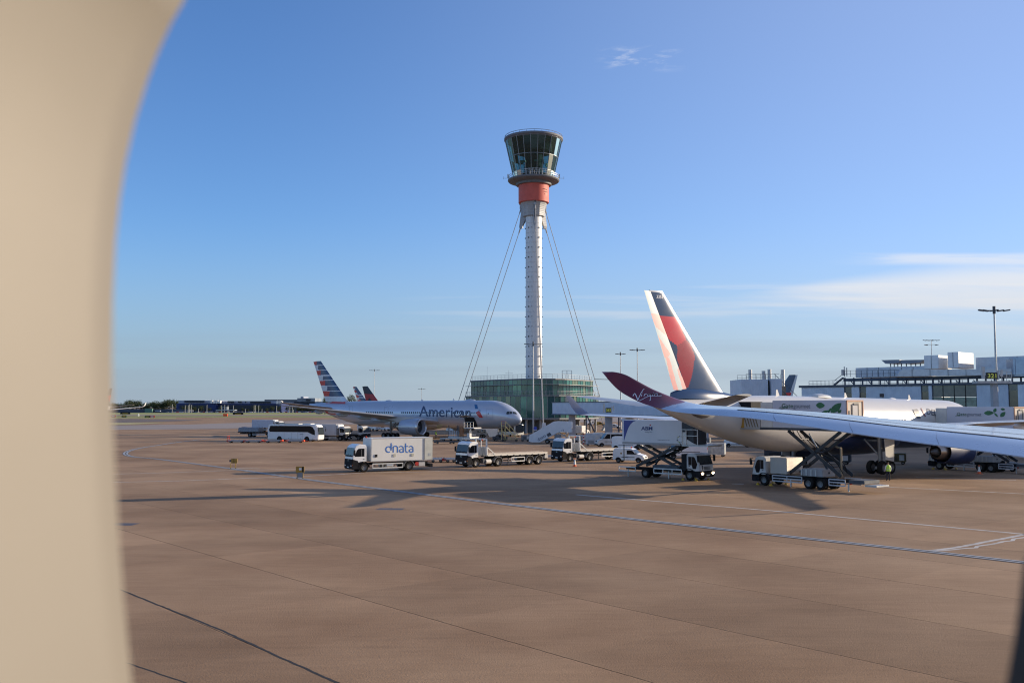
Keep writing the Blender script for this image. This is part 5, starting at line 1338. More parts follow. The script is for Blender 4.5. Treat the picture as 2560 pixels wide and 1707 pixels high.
# --- white box lorry with blue lettering
t = veh('box_lorry', 'white box lorry with large blue lettering on its side, ahead of the flatbeds', 'lorry', (-16.85, 107.25), 210); TM = mw(t)
truck_cab(t); axle(t, 0, 1.2); axle(t, -5.4, 1.2, dual=True); frame_rails(t, -8.0, .3)
mb = MB(); mb.bx((-8.25, -1.27, 1.12), (-.78, 1.27, 3.72)); body = mb.build('box_body', boxw, t, bevel=.035)
for s_ in (-1, 1):
    mb = MB(); mb.bx((-8.25, s_ * 1.275 - .01, 1.12), (-.98, s_ * 1.275 + .01, 1.22)); mb.bx((-8.25, s_ * 1.275 - .01, 3.62), (-.98, s_ * 1.275 + .01, 3.72)); mb.build('trim_rail', mat('rail_alloy', (.5, .5, .5), .4, .5), body, smooth=0)
    mb = MB(); mb.bx((-8.22, s_ * 1.285 - .02, 1.2), (-7.15, s_ * 1.285 + .02, 3.58)); mb.build('side_door', mat('door_beige', (.56, .56, .49), .5, var=.15), body, smooth=0)
    mb = MB(); mb.bx((-7.27, s_ * 1.29 - .02, 1.2), (-7.15, s_ * 1.29 + .025, 3.58)); mb.build('door_post', mat('post_grey', (.2, .21, .23), .5), body, smooth=0)
    for x_, m_ in ((-1.35, black), (-3.55, mat('flap_beige', (.5, .48, .38), .6)), (-5.75, mat('flap_beige', (.5, .48, .38), .6)), (-7.85, mat('flap_grey', (.4, .42, .42), .6))): MB().bx((x_ - .15, s_ * 1.31 - .015, 1.62), (x_ + .15, s_ * 1.31 + .015, 1.92)).build('vent_flap', m_, body, smooth=0)
side_guard(t, -4.6, -1.0, 1.2, (.42, .88)); side_guard(t, -4.6, -1.0, -1.2, (.42, .88))
rear_guard(t, -5.4, 1.22); under_tank(t, -3.0, .95, .7); under_tank(t, -3.0, -.95, .7)
mb = MB(); mb.bx((-7.4, -1.1, .45), (-6.6, 1.1, 1.0)); mb.build('tail_lift', dirty, t, bevel=.03); MB().bx((-8.35, -1.1, .35), (-8.0, 1.1, .7)).build('rear_bumper', chassis, t)
MB().lathe([(.01, -.06), (.22, -.06), (.22, .06), (.01, .06)], 18, axis='y', c=(-6.35, 1.1, .75)).build('red_reel', red, t)
beacon(t, (-.6, .2, 3.72), mat('beacon_red', (.55, .05, .02), .3))
bB = bvh_of([(body, TM)]); dblue = mat('lettering_blue', (0.03, 0.16, 0.52), .4, var=0)
q2 = lambda pts: [c2(*p) for p in pts]
L_ = [(q2(arc(848, 912, 37, 60, 385, 22, 39)), 2.1), (q2([(885, 823), (885, 905)]), 2.0), (q2([(872, 868), (893, 862), (906, 850)]), .6),
      (q2([(915, 956), (915, 868)]), 1.9), (q2([(915, 890)] + arc(945, 895, 30, 200, 360, 12, 30) + [(975, 956)]), 1.9),
      (q2([(1000, 880), (1015, 868), (1035, 868), (1055, 885), (1056, 955)]), 1.9), (q2(arc(1030, 932, 27, 280, 60, 14, 21) + [(1056, 938)]), 1.9),
      (q2([(1088, 826), (1088, 930), (1097, 950), (1122, 955)]), 1.9), (q2([(1072, 870), (1122, 870)]), 1.7),
      (q2([(1138, 880), (1152, 868), (1172, 868), (1190, 885), (1191, 951)]), 1.9), (q2(arc(1166, 930, 27, 280, 60, 14, 20) + [(1191, 934)]), 1.9)]
vs, fs = strokes2d([(l, w_ * 1.25) for l, w_ in L_], 2.0); marking('lettering', vs, fs, bB, dblue, body, TM, .02, step=None)

# --- flatbed artics
def artic(label, p, ang, nax=2):
    t = veh('flatbed_lorry', label, 'lorry', p, ang, 'white flatbed lorries with empty plank decks')
    truck_cab(t); axle(t, 0, 1.2); axle(t, -3.3, 1.2, dual=True); frame_rails(t, -4.2, .3); rear_guard(t, -3.3, 1.22)
    for s_ in (-1, 1): under_tank(t, -1.85, s_ * .95, .75, offwhite, .28)
    MB().bx((-1.5, .55, .45), (-1.0, 1.1, .95)).build('battery_box', dsteel, t, bevel=.04)
    mb = MB()
    for y_ in (-1.05, 0, 1.05): mb.tube((-1.55, y_, 1.3), (-1.55, y_, 3.35), .065, 8)
    mb.tube((-1.55, -1.15, 3.33), (-1.55, 1.15, 3.33), .06, 8); mb.tube((-1.55, -1.05, 2.35), (-1.55, 1.05, 2.35), .035, 8)
    for s_ in (-1, 1): mb.bar((-1.55, s_ * 1.15, 3.3), (-1.55, s_ * 1.2, 1.4), .11); mb.bar((-1.55, s_ * 1.15, 2.4), (-2.7, s_ * 1.18, 1.5), .10)
    mb.build('headboard_frame', guard, t)
    MB().bx((-1.60, -1.15, 1.4), (-1.57, 1.15, 2.3)).build('headboard_panel', mat('panel_pale_grey', (.42, .42, .40), .55, var=.2), t, smooth=0)
    mb = MB(); mb.bx((-11.0, -1.22, 1.26), (-1.65, 1.22, 1.48)); de = mb.build('deck', offwhite, t, bevel=.02)
    mb = MB()
    for k in range(7): mb.bx((-11.2, -1.15 + k * .34, 1.485), (-1.8 + rnd.uniform(-.2, .1), -.92 + k * .34, 1.53 + .02 * (k % 2)))
    mb.build('deck_plank', plank, de, smooth=0)
    mb = MB(); x_ = -10.6
    while x_ < -2:
        for s_ in (-1, 1): mb.bx((x_, s_ * 1.225 - .02, 1.12), (x_ + .16, s_ * 1.225 + .03, 1.33))
        x_ += .98
    mb.build('stake_pocket', chassis, de, smooth=0)
    mb = MB()
    for s_ in (-.45, .45): mb.bx((-10.9, s_ - .07, .9), (-2.4, s_ + .07, 1.25))
    for k in range(8): mb.bx((-10.5 + k * 1.15, -1.1, 1.1), (-10.35 + k * 1.15, 1.1, 1.25))
    mb.build('trailer_frame', chassis, t, smooth=0)
    for x_ in (-8.2, -9.65): axle(t, x_, 1.2, dual=True); rear_guard(t, x_, 1.22)
    for s_ in (-1, 1): side_guard(t, -7.3, -5.3, s_ * 1.2, (.55, 1.0), h=.12, posts=2)
    MB().bx((-11.1, .7, .75), (-10.55, 1.2, 1.25)).build('rear_locker', dirty, t, bevel=.02)
    MB().bx((-11.0, -1.1, .5), (-10.8, 1.1, .65)).build('rear_bumper', chassis, t)
    mb = MB(); mb.bx((-4.6, -.3, .5), (-4.3, .3, .9)); mb.bx((-5.0, -1.0, .2), (-4.9, -.9, .95)); mb.bx((-5.0, .9, .2), (-4.9, 1.0, .95)); mb.build('landing_leg', dsteel, t)
    beacon(t, (-1.55, .2, 3.1), mat('beacon_red', (.55, .05, .02), .3))
    return t
artic('white flatbed lorry with empty plank deck, directly behind the lettered box lorry', (-4.95, 115.6), 218)
artic('white flatbed lorry with empty plank deck, partly behind the small white van', (7.0, 127.2), 215)

# --- scissor lift catering vehicles
def scissor(t, x0, x1, zb, zt, hw=.85, m=dsteel):
    for s_ in (-1, 1):
        y = s_ * hw
        for a, b, yy in (((x0, zb), (x1, zt), y), ((x1, zb), (x0, zt), y * .86)):
            MB().bar((a[0], yy, a[1]), (b[0], yy, b[1]), .10, .30).build('scissor_arm', m, t, bevel=.02)
    mb = MB(); xm, zm = (x0 + x1) / 2, (zb + zt) / 2; mb.tube((xm, -hw - .1, zm), (xm, hw + .1, zm), .09, 10)
    for f in (.2, .8):
        xx, zz_ = x0 + (x1 - x0) * f, zb + (zt - zb) * f; mb.tube((xx, -hw, zz_), (xx, hw, zz_), .06, 8); mb.tube((xx, -hw * .86, zb + zt - zz_), (xx, hw * .86, zb + zt - zz_), .06, 8)
    mb.build('cross_shaft', m, t)
    mb = MB(); mb.tube((xm - .9, 0, zb + .1), (xm + .3, 0, zm + .5), .10, 10); mb.tube((xm + .3, 0, zm + .5), (xm + 1.1, 0, zm + 1.3 * (zt - zb) / 3), .06, 10, 1); mb.build('hydraulic_ram', [m, steel], t)
    mb = MB()
    for k in range(3):
        y = -.6 + .6 * k; pts = catmull([(x0 + .4, zb + .2), (x0 + 1.0 + .3 * k, zm - .6), (xm + .5, zm + .1), (x1 - .8, zt - .7), (x1 - .3, zt)], 4)
        for a, b in zip(pts, pts[1:]): mb.tube((a[0], y, a[1]), (b[0], y, b[1]), .035, 5, caps=False)
    mb.build('hose', rubber, t)
def chocks(t, x):
    for s_ in (-.75, .75):
        MB().prism([(x + s_ - .16, 0.0), (x + s_ + .16, 0.0), (x + s_, .20)], 1.0, 1.2).build('wheel_chock', yellow, t)
        MB().prism([(x + s_ - .16, 0.0), (x + s_ + .16, 0.0), (x + s_, .20)], -1.2, -1.0).build('wheel_chock', yellow, t)
t = veh('catering_truck', 'white scissor lift truck with lit headlamps and a raised blue-cornered box', 'catering truck', (18.1, 95.2), -44); TM = mw(t)
truck_cab(t, 'low', dirty, lit=True); axle(t, 0, 1.15, .50); axle(t, -5.3, 1.15, .50, dual=True); frame_rails(t, -8.2, .3); chocks(t, 0)
MB().bx((-.95, -1.1, .95), (-.31, 1.1, 2.55)).build('equipment_box', black, t, bevel=.04)
mb = MB(); mb.bx((-8.1, -1.22, 3.35), (-.95, 1.22, 3.55)); mb.build('box_floor', mat('floor_beam_grey', (.35, .34, .33), .6), t, smooth=0)
mb = MB(); mb.bx((-8.1, -1.22, 3.553), (-.75, 1.22, 5.85)); abody = mb.build('box_body', mat('box_white_shaded', (.66, .66, .67), .45, var=.06, nscale=.6), t, bevel=.03)
mb = MB(); mb.bx((-.75, -1.15, 3.5), (.55, 1.15, 5.75)); mb.build('canopy', mat('canopy_dark', (.045, .05, .058), .6), t, smooth=0)
mb = MB(); mb.bx((-.75, -1.25, 3.32), (2.2, 1.25, 3.48)); pf = mb.build('platform', steel, t, smooth=0)
mb = MB(); mb.prism([(-.72, 3.5), (-.72, 4.7), (-.25, 4.7), (-.25, 4.05), (.55, 3.65), (1.0, 3.5)], -1.27, -1.23); mb.build('side_panel', guard, pf, smooth=0)
mb = MB()
for x_ in (-.7, -.2, 1.1): mb.bar((x_, -1.3, 3.45), (x_, -1.3, 4.95), .07)
for z_ in (4.35, 4.95): mb.bar((-.7, -1.3, z_), (1.1, -1.3, z_), .07)
mb.build('railing', guard, pf)
scissor(t, -6.6, -1.4, 1.1, 3.3, m=mat('scissor_black', (.028, .03, .035), .5, .2))
side_guard(t, -4.2, -.9, -1.15, (.55, 1.0), posts=4); side_guard(t, -8.6, -6.5, -1.15, (.6, 1.0), posts=2); side_guard(t, -4.2, -.9, 1.15, (.55, 1.0), posts=4)
mb = MB(); mb.bx((-4.6, -.8, 1.0), (-1.6, .8, 1.3)); mb.build('pump_unit', dsteel, t)
for x_ in (-7.4, -2.4): MB().bx((x_ - .05, -1.2, 0.05), (x_ + .05, -1.1, .8)).build('outrigger', steel, t)
MB().tube((-7.9, -1.2, 1.6), (-7.9, -1.2, 3.3), .05, 8).build('rear_post', black, t)
aB = bvh_of([(abody, TM)])
cA = lambda x, y: (1480 + x / 10.4545, 1020 + y / 10.4545)
pts = [cA(832, 322)] + [cA(*p) for p in [(1160, 322), (1080, 352), (1010, 415), (955, 510), (905, 640), (860, 780), (836, 870)]]
marking('blue_panel', pts, [list(range(len(pts)))], aB, mat('panel_blue', (0.035, 0.055, 0.26), .4), abody, TM, .012, step=None)
def label_px(name, txt, B, M, par, x0, y0, x1, y1, h, m, bold=.0, off=.016):
    vs, fs, wd = text2d(txt, bold); hh = max(v[1] for v in vs)
    vs = [(x0 + v[0] * (x1 - x0), y0 + v[0] * (y1 - y0) - v[1] / hh * h) for v in vs]; return marking(name, vs, fs, B, m, par, M, off, step=None)
abn = mat('lettering_navy', (.03, .045, .16), .4)
a0, a1 = cA(1285, 572), cA(1580, 575); label_px('lettering', 'ABM', aB, TM, abody, *a0, *a1, 9.2, abn, .025)
a0, a1 = cA(1385, 635), cA(1575, 637); label_px('lettering', 'Building Value', aB, TM, abody, *a0, *a1, 3.0, mat('lettering_grey', (.22, .23, .26), .5))
a0, a1 = cA(1715, 838), cA(2030, 845); label_px('lettering', 'www.abm.co.uk', aB, TM, abody, *a0, *a1, 3.0, mat('lettering_grey', (.22, .23, .26), .5))
p = arc(*cA(1524, 442), 1.9, 0, 360, 12)[:-1]; marking('red_dot', p, [list(range(12))], aB, red, abody, TM, .016, step=None)
for k in range(11):
    a = k / 11 * 2 * math.pi; q = c5(982 + 36 * math.cos(a), 970 + 38 * math.sin(a)); p = arc(*q, rnd.uniform(1.1, 1.9), 0, 360, 7)[:-1]
    marking('leaf_emblem', p, [list(range(7))], aB, mat('leaf_%d' % (k % 3), [(.10, .22, .05), (.45, .40, .10), (.04, .06, .12)][k % 3], .5), abody, TM, .016, step=None)

green_leaf = mat('leaf_green', (0.035, 0.16, 0.055), .5, var=.4, nscale=1.2)
def gate(label, p, ang, zb, pxs):
    t = veh('catering_truck', label, 'catering truck', p, ang, 'catering trucks with green leaf boxes'); TM = mw(t)
    truck_cab(t, 'low', dirty); axle(t, 0, 1.15, .50); axle(t, -4.85, 1.15, .50, dual=True); axle(t, -6.1, 1.15, .50, dual=True); frame_rails(t, -9.2, .3); chocks(t, 0)
    mb = MB(); mb.bx((-2.6, -1.15, 1.15), (-.75, 1.15, 2.6)); mb.build('equipment_box', ribbed('louvre_beige', (.50, .46, .40), 14, 2, .3), t, bevel=.03)
    gb = boxw; zt = zb + 2.45
    mb = MB(); mb.bx((-8.9, -1.24, zb), (-1.2, 1.24, zt)); body = mb.build('box_body', mat('box_lilac_white', (.60, .59, .62), .45, var=.06, nscale=.5), t, bevel=.03)
    mb = MB(); mb.bx((-1.197, -1.2, zb), (.2, 1.2, zt - .15)); mb.build('front_bay', offwhite, t, bevel=.03)
    mb = MB(); mb.bx((-8.9, -1.2, zb - .22), (.3, 1.2, zb - .003)); mb.build('box_floor', dsteel, t, smooth=0)
    mb = MB(); mb.bx((.3, -1.1, zb - .25), (3.0, 1.1, zb - .1)); pf = mb.build('platform', steel, t, smooth=0)
    mb = MB(); mb.bx((.3, -1.14, zb - .1), (2.2, -1.1, zb + .95)); mb.bx((.3, 1.1, zb - .1), (2.2, 1.14, zb + .95)); sp = mb.build('side_panel', mat('panel_grey', (.45, .44, .42), .5), pf, smooth=0)
    mb = MB()
    for k in range(5):
        for s_ in (-1.15, 1.15): mb.add([(.5 + .32 * k, s_, zb), (.62 + .32 * k, s_, zb), (.92 + .32 * k, s_, zb + .85), (.80 + .32 * k, s_, zb + .85)], [(0, 1, 2, 3)])
    mb.build('chevron', mat('chevron_brown', (.16, .12, .06), .6), sp, smooth=0)
    MB().bx((2.2, -1.1, zb - .1), (2.9, 1.1, zb + .9)).build('guard_box', mat('mustard', (.50, .27, .04), .5, var=.2), pf, bevel=.02)
    MB().bx((1.6, -.9, zb + 1.2), (3.2, .9, zt - .1)).build('bumper_pad', black, pf, bevel=.05)
    # rear face
    mb = MB(); mb.bx((-8.93, -1.15, zb + .05), (-8.905, 1.15, zt - .06)); rd_ = mb.build('rear_door', mat('door_cream', (.58, .50, .40), .5, var=.15), t, smooth=0)
    mb = MB(); mb.bx((-8.96, -.35, zb + .1), (-8.935, .35, zt - .4)); mb.build('shutter', mat('shutter_grey', (.34, .34, .36), .5, .2), rd_, smooth=0)
    mb = MB(); mb.bx((-8.97, .42, zb + .1), (-8.94, .5, zt - .35)); mb.bx((-8.97, -.5, zb + .1), (-8.94, -.42, zt - .35)); mb.bx((-8.97, .8, zb + .4), (-8.94, .86, zt - .9)); mb.bx((-9.0, -.45, zt - .42), (-8.94, .2, zt - .25)); mb.build('door_bar', mat('bar_dark', (.12, .12, .12), .6), rd_, smooth=0)
    mb = MB()
    for s_ in (-1, 1): mb.bx((-8.98, s_ * 1.12 - .05, zb), (-8.93, s_ * 1.12 + .05, zt))
    mb.bx((-8.98, -1.1, zt - .12), (-8.93, 1.1, zt)); mb.build('rear_trim', mat('trim_rust', (.50, .23, .12), .5), t, smooth=0)
    scissor(t, -8.0, -2.6, 1.25, zb - .25, m=mat('scissor_black', (.028, .03, .035), .5, .2))
    for s_ in (-1, 1):
        side_guard(t, -4.2, -1.0, s_ * 1.15, (.5, .75, 1.0), h=.10, posts=3, m=mat('guard_pale', (.45, .46, .48), .5)); side_guard(t, -8.6, -7.0, s_ * 1.15, (.5, .75, 1.0), h=.10, posts=2, m=mat('guard_pale', (.45, .46, .48), .5))
    mb = MB(); mb.bx((-6.2, -.9, 1.1), (-4.0, .9, 1.75)); pu_ = mb.build('hydraulic_pack', mat('pack_grey', (.30, .30, .30), .6), t, bevel=.04)
    for k in range(4): MB().bx((-4.1 - .5 * k, .9, 1.15), (-3.95 - .5 * k, .96, 1.7)).build('valve', steel, pu_)
    mb = MB(); mb.tube((-7.1, -.5, 1.2), (-7.1, -.5, 3.6), .09, 8); mb.tube((-7.1, -.5, 3.6), (-6.6, -.5, 3.7), .09, 8); mb.build('exhaust_stack', mat('stack_brown', (.32, .25, .16), .5, .3), t)
    MB().bx((-10.4, -1.1, .75), (-8.9, 1.1, 1.05)).build('tail_lift', dsteel, t, bevel=.03); MB().bx((-11.4, -.9, .55), (-10.3, .9, .70)).build('tail_platform', steel, t, bevel=.02)
    for s_ in (-.9, .9): MB().box((-9.0, s_, .7), (.06, .25, .14)).build('rear_light', red_lens, t)
    for x_ in (-8.9, -3.0): MB().bx((x_ - .05, 1.05, .05), (x_ + .05, 1.15, .7)).build('outrigger', steel, t)
    B = bvh_of([(body, TM)])
    gg = mat('lettering_green', (.05, .13, .07), .5); gy = mat('lettering_grey', (.22, .23, .26), .5)
    (x0, y0), (x1, y1), h, leafs = pxs['txt'][0], pxs['txt'][1], pxs['h'], pxs['leaf']
    xm = x0 + (x1 - x0) * .40
    label_px('lettering', 'Gate', B, TM, body, x0, y0, xm, y0 + (y1 - y0) * .4, h * 1.05, gg, .015); label_px('lettering', 'gourmet', B, TM, body, xm + .6, y0 + (y1 - y0) * .4, x1, y1, h * .88, gy, .022)
    for ln in pxs['bars']: v_, f__ = strokes2d([ln], .9); marking('lettering', v_, f__, B, gg, body, TM, .016, step=None)
    for lf in leafs:
        a, b, w = Vector(lf[0]), Vector(lf[1]), lf[2]; d = b - a; n = Vector((-d.y, d.x)).normalized() * w
        pts = [a + d * f + n * s_ for f, s_ in ((0, 0), (.15, .55), (.38, .95), (.6, .9), (.85, .5), (1, 0), (.82, -.5), (.6, -.85), (.35, -.9), (.12, -.5))]
        marking('leaf_motif', [tuple(p) for p in pts], [list(range(10))], B, green_leaf, body, TM, .018, step=None)
    return t
c6f = c6; L6 = lambda a, b, w: (c6(*a), c6(*b), w)
gate('white scissor lift truck, its box raised against the white airliner behind the winged foreground', (24.0, 89.3), 126, 5.30,
     dict(txt=(c6(540, 640), c6(828, 643)), h=10.2, bars=[[c6(510, 643), c6(600, 643)], [c6(520, 632), c6(590, 632)], [c6(530, 650), c6(560, 650)]],
          leaf=[L6((884, 615), (975, 615), 8), L6((985, 560), (1010, 690), 4.2), L6((940, 690), (1015, 668), 3.5), L6((1035, 690), (1140, 590), 9.5), L6((1045, 562), (1130, 580), 3.4), L6((1105, 690), (1140, 660), 4), L6((1005, 690), (1040, 640), 3)]))
L7 = lambda a, b, w: (c7(*a), c7(*b), w)
gate('white scissor lift truck standing behind the navy engine, its box raised lower', (49.9, 111.4), 124, 4.72,
     dict(txt=(c7(800, 420), c7(1238, 425)), h=7.8, bars=[[c7(770, 423), c7(860, 423)], [c7(790, 405), c7(860, 405)]],
          leaf=[L7((1282, 375), (1465, 365), 6), L7((1460, 360), (1500, 285), 4.5), L7((1465, 370), (1535, 440), 2.6), L7((1575, 440), (1665, 350), 5.5), L7((1580, 300), (1665, 310), 3.2)]))

# --- coach
def coach(label, p, ang, L_=12.0):
    t = veh('coach', label, 'coach', p, ang); bw = mat('coach_white', (.68, .69, .70), .3, coat=.5, var=.05)
    prof = [(-L_ / 2, .38), (-L_ / 2 - .02, 2.9), (-L_ / 2 + .25, 3.48), (L_ / 2 - 1.2, 3.55), (L_ / 2 - .45, 3.4), (L_ / 2 - .18, 2.9), (L_ / 2 + .05, 1.3), (L_ / 2 + .02, .38)]
    mb = MB(); mb.prism(prof, -1.27, 1.27); b = mb.build('body', bw, t, bevel=.14)
    for s_ in (-1, 1):
        pl = [(-L_ / 2 + .55, 1.95), (-L_ / 2 + .35, 2.4), (-L_ / 2 + .7, 3.2), (L_ / 2 - 1.9, 3.22), (L_ / 2 - 1.3, 3.0), (L_ / 2 - .75, 2.3), (L_ / 2 - .7, 1.35), (L_ / 2 - 1.5, 1.55), (L_ / 2 - 2.4, 1.95)]
        MB().add([(x, s_ * 1.28, z) for x, z in pl], [tuple(range(len(pl)))]).build('side_window', swin, b, smooth=0)
        for x_ in (-L_ / 2 + 2.9, L_ / 2 - 2.6):
            MB().add([(x_ + .62 * math.cos(math.pi * i / 10), s_ * 1.285, .38 + .72 * math.sin(math.pi * i / 10)) for i in range(11)], [tuple(range(11))]).build('wheel_arch', black, b, smooth=0)
            wheel_unit(t, (x_, s_ * 1.17, .5), .5, .3)
        mb = MB()
        for x_ in (-2.0, -.2, 1.2, 2.4): mb.bx((x_, s_ * 1.278 - .004, .5), (x_ + .025, s_ * 1.278 + .004, 1.85))
        mb.build('locker_seam', mat('seam_grey', (.2, .2, .2), .6), b, smooth=0)
        for x_ in (-3.6, -.9, 1.9, L_ / 2 - 1.2): MB().box((x_, s_ * 1.285, .62), (.12, .02, .1)).build('locker_catch', black, b)
        mb = MB(); mb.box((L_ / 2 + .25, s_ * 1.38, 2.35), (.12, .2, .55)); mb.bar((L_ / 2 - .3, s_ * 1.2, 3.2), (L_ / 2 + .3, s_ * 1.38, 2.9), .06); mb.bar((L_ / 2 + .3, s_ * 1.38, 2.9), (L_ / 2 + .25, s_ * 1.38, 2.6), .06); mb.build('wing_mirror', black, t, bevel=.03)
        MB().box((L_ / 2 - .02, s_ * .95, .85), (.12, .42, .26)).build('headlight', lamp_m, b, bevel=.05)
    MB().add([(L_ / 2 - .12, -1.1, 2.95), (L_ / 2 - .12, 1.1, 2.95), (L_ / 2 + .085, 1.14, 1.4), (L_ / 2 + .085, -1.14, 1.4)], [(0, 1, 2, 3)]).build('windscreen', wscreen, b, smooth=0)
    MB().bx((-2.4, -.9, 3.5), (1.2, .9, 3.68)).build('roof_unit', mat('roof_unit_grey', (.45, .47, .46), .5), b, bevel=.06); MB().bx((2.0, -.8, 3.5), (4.0, .8, 3.7)).build('roof_unit', bw, b, bevel=.06)
    em = mat('emblem_teal', (.06, .14, .20), .4)
    MB().add([(1.4, -1.287, 1.65), (2.1, -1.287, 1.55), (2.9, -1.287, 1.68), (2.2, -1.287, 1.48), (1.7, -1.287, 1.38), (2.0, -1.287, 1.5)], [(0, 1, 5), (1, 2, 3), (1, 3, 4, 5)]).build('swoosh_emblem', em, b, smooth=0)
    return t
coach('long white coach with dark windows driving right beside the red baggage carts', (-45.0, 200.6), -19)

# --- generic vans
def van(label, p, ang, L_=4.3, H=1.85, W_=1.8, kind='small', paint=white, lit=False, group=None, cat='van', name='van', windows=False, orange_beacon=False):
    t = veh(name, label, cat, p, ang, group); h = L_ / 2; r = .31 if H < 2.1 else .35
    if kind == 'small': prof = [(-h, .32), (-h - .02, H * .55), (-h + .12, H - .12), (-h + .4, H), (h - 1.95, H - .02), (h - 1.55, H - .1), (h - .95, H * .62), (h - .12, H * .50), (h, H * .36), (h, .30)]
    else: prof = [(-h, .35), (-h, H - .2), (-h + .18, H), (h - 2.1, H), (h - 1.75, H - .08), (h - 1.0, H * .56), (h - .2, H * .46), (h, H * .34), (h, .32)]
    mb = MB(); mb.prism(prof, -W_ / 2, W_ / 2); b = mb.build('body', paint, t, bevel=.09)
    a, c = prof[-5], prof[-4]; n = Vector((a[1] - c[1], 0, c[0] - a[0])).normalized() * .03
    f = lambda t_: Vector((a[0] + (c[0] - a[0]) * t_, 0, a[1] + (c[1] - a[1]) * t_)) + n * .45
    k = W_ / 2 - .14; MB().add([f(.1) + Vector((0, -k, 0)), f(.1) + Vector((0, k, 0)), f(.95) + Vector((0, k + .05, 0)), f(.95) + Vector((0, -k - .05, 0))], [(0, 1, 2, 3)]).build('windscreen', wscreen, b, smooth=0)
    for s_ in (-1, 1):
        y = s_ * (W_ / 2 + .006); xw_ = c[0]; zb_ = H * .58
        MB().add([(x, y, z) for x, z in ((xw_ - 1.35, zb_), (xw_ - 1.35, H - .25), (a[0] - .05, H - .25), (xw_ - .15, zb_))], [(0, 1, 2, 3)]).build('side_window', swin, b, smooth=0)
        if windows: MB().add([(x, y, z) for x, z in ((-h + .35, zb_), (-h + .35, H - .28), (xw_ - 1.5, H - .28), (xw_ - 1.5, zb_))], [(0, 1, 2, 3)]).build('side_window', swin, b, smooth=0)
        MB().bx((-h + 1.2, y - .015, H * .36), (xw_ - .3, y + .02, H * .36 + .07)).build('rubbing_strip', black, b)
        for x_ in (-h + .75, h - .78):
            MB().add([(x_ + (r + .09) * math.cos(math.pi * i / 10), y + s_ * .003, .32 + (r + .07) * math.sin(math.pi * i / 10)) for i in range(11)], [tuple(range(11))]).build('wheel_arch', black, b, smooth=0)
            wheel_unit(t, (x_, s_ * (W_ / 2 - .09), r), r, .21)
        MB().box((h - .10, s_ * (W_ / 2 - .25), H * .40), (.16, .3, .16)).build('headlight', lit_lamp if lit and s_ == -1 else lamp_m, b, bevel=.04)
        MB().box((xw_ - .1, s_ * (W_ / 2 + .12), zb_ + .12), (.1, .2, .16)).build('wing_mirror', black, b, bevel=.03)
        MB().box((-h, s_ * (W_ / 2 - .1), H * .55), (.05, .1, .3)).build('rear_light', red_lens, b)
    MB().bx((h - .1, -W_ / 2 + .1, .28), (h + .05, W_ / 2 - .1, .52)).build('bumper', black, b, bevel=.04)
    MB().bx((h - .06, -.5, H * .36), (h + .012, .5, H * .42)).build('grille', black, b)
    if orange_beacon: beacon(t, (xw_ - 1.0, 0, H), mat('beacon_red', (.55, .05, .02), .3))
    return t
def pmid(x0, x1, y): return G((x0 + x1) / 2, y)
sv = van('small white panel van with orange beacon and round logo, left of the scissor legs', (15.3, 124.9), -24, 4.2, 1.85, lit=True, orange_beacon=True)
svB = bvh_of([(o, mw(sv)) for o in kids(sv) if o.name.startswith('body')]); svb = [o for o in kids(sv) if o.name.startswith('body')][0]
p = arc(*c5(258, 1140), 2.4, 0, 360, 14)[:-1]; marking('round_logo', p, [list(range(14))], svB, mat('logo_gold', (.40, .24, .08), .5), svb, mw(sv), .012, step=None)
p = arc(*c5(258, 1142), 1.2, 0, 360, 10)[:-1]; marking('round_logo', p, [list(range(10))], svB, mat('logo_dark', (.08, .06, .06), .5), svb, mw(sv), .018, step=None)
a0, a1 = c5(292, 1188), c5(343, 1190); label_px('lettering', 'ABM', svB, mw(sv), svb, *a0, *a1, 1.7, abn)
dv = van('large white van with dark lettering parked behind the crossed scissor legs', (24.2, 134.8), 208 - 180 - 14 + 180, 5.9, 2.45, 2.0, 'large')
dvb = [o for o in kids(dv) if o.name.startswith('body')][0]; dvB = bvh_of([(dvb, mw(dv))])
a0, a1 = c5(888, 1148), c5(985, 1146); label_px('lettering', 'DELTA', dvB, mw(dv), dvb, *a0, *a1, 2.6, mat('lettering_slate_blue', (0.055, 0.085, 0.16)))
q = G(1580, 1128); van('white van half hidden between the flatbed deck and the scissor legs', (q.x, q.y + 6), -20, 5.0, 2.2, 1.95, 'large')
q = G(920, 1077); van('white minibus parked behind the lorry cabs left of the grey engine', (q.x, q.y), -22, 6.2, 2.5, 2.0, 'large', windows=True)
q = G(958, 1077); van('white car-sized van under the wing of the grey airliner', (q.x, q.y), -38, 4.6, 1.8, 1.8, 'small')
q = G(936, 1073); van('white van farthest back under the wing of the grey airliner', (q.x + 1, q.y + 16), -30, 4.8, 2.0, 1.8, 'small')
q = G(1528, 1116); van('pale van with green side window behind the flatbed deck', (q.x, q.y), 190, 5.6, 2.5, 2.0, 'large', paint=dirty, windows=True)
q = G(1456, 1086); van('white van facing away among the bridge pillars', (q.x, q.y), 60, 4.8, 2.3, 1.9, 'large', paint=dirty)
q = G(1830, 1117); van('low white vehicle with a sloping bonnet under the belly of the white airliner', (q.x + 1, q.y), -8, 4.8, 1.35, 1.7, 'small')
for px, py, l in ((1478, 1062, 'white car far behind the bridge strut'), (1535, 1071, 'white car with dark glass between the bridge pillars'), (1500, 1064, 'mustard coloured car far behind the bridge strut')):
    q = G(px, py); van(l, (q.x, q.y), rnd.uniform(-30, 30), 4.3, 1.5, 1.75, 'small', cat='car', name='car', paint=white if 'white' in l else mat('mustard', (.50, .27, .04), .5, var=.2))

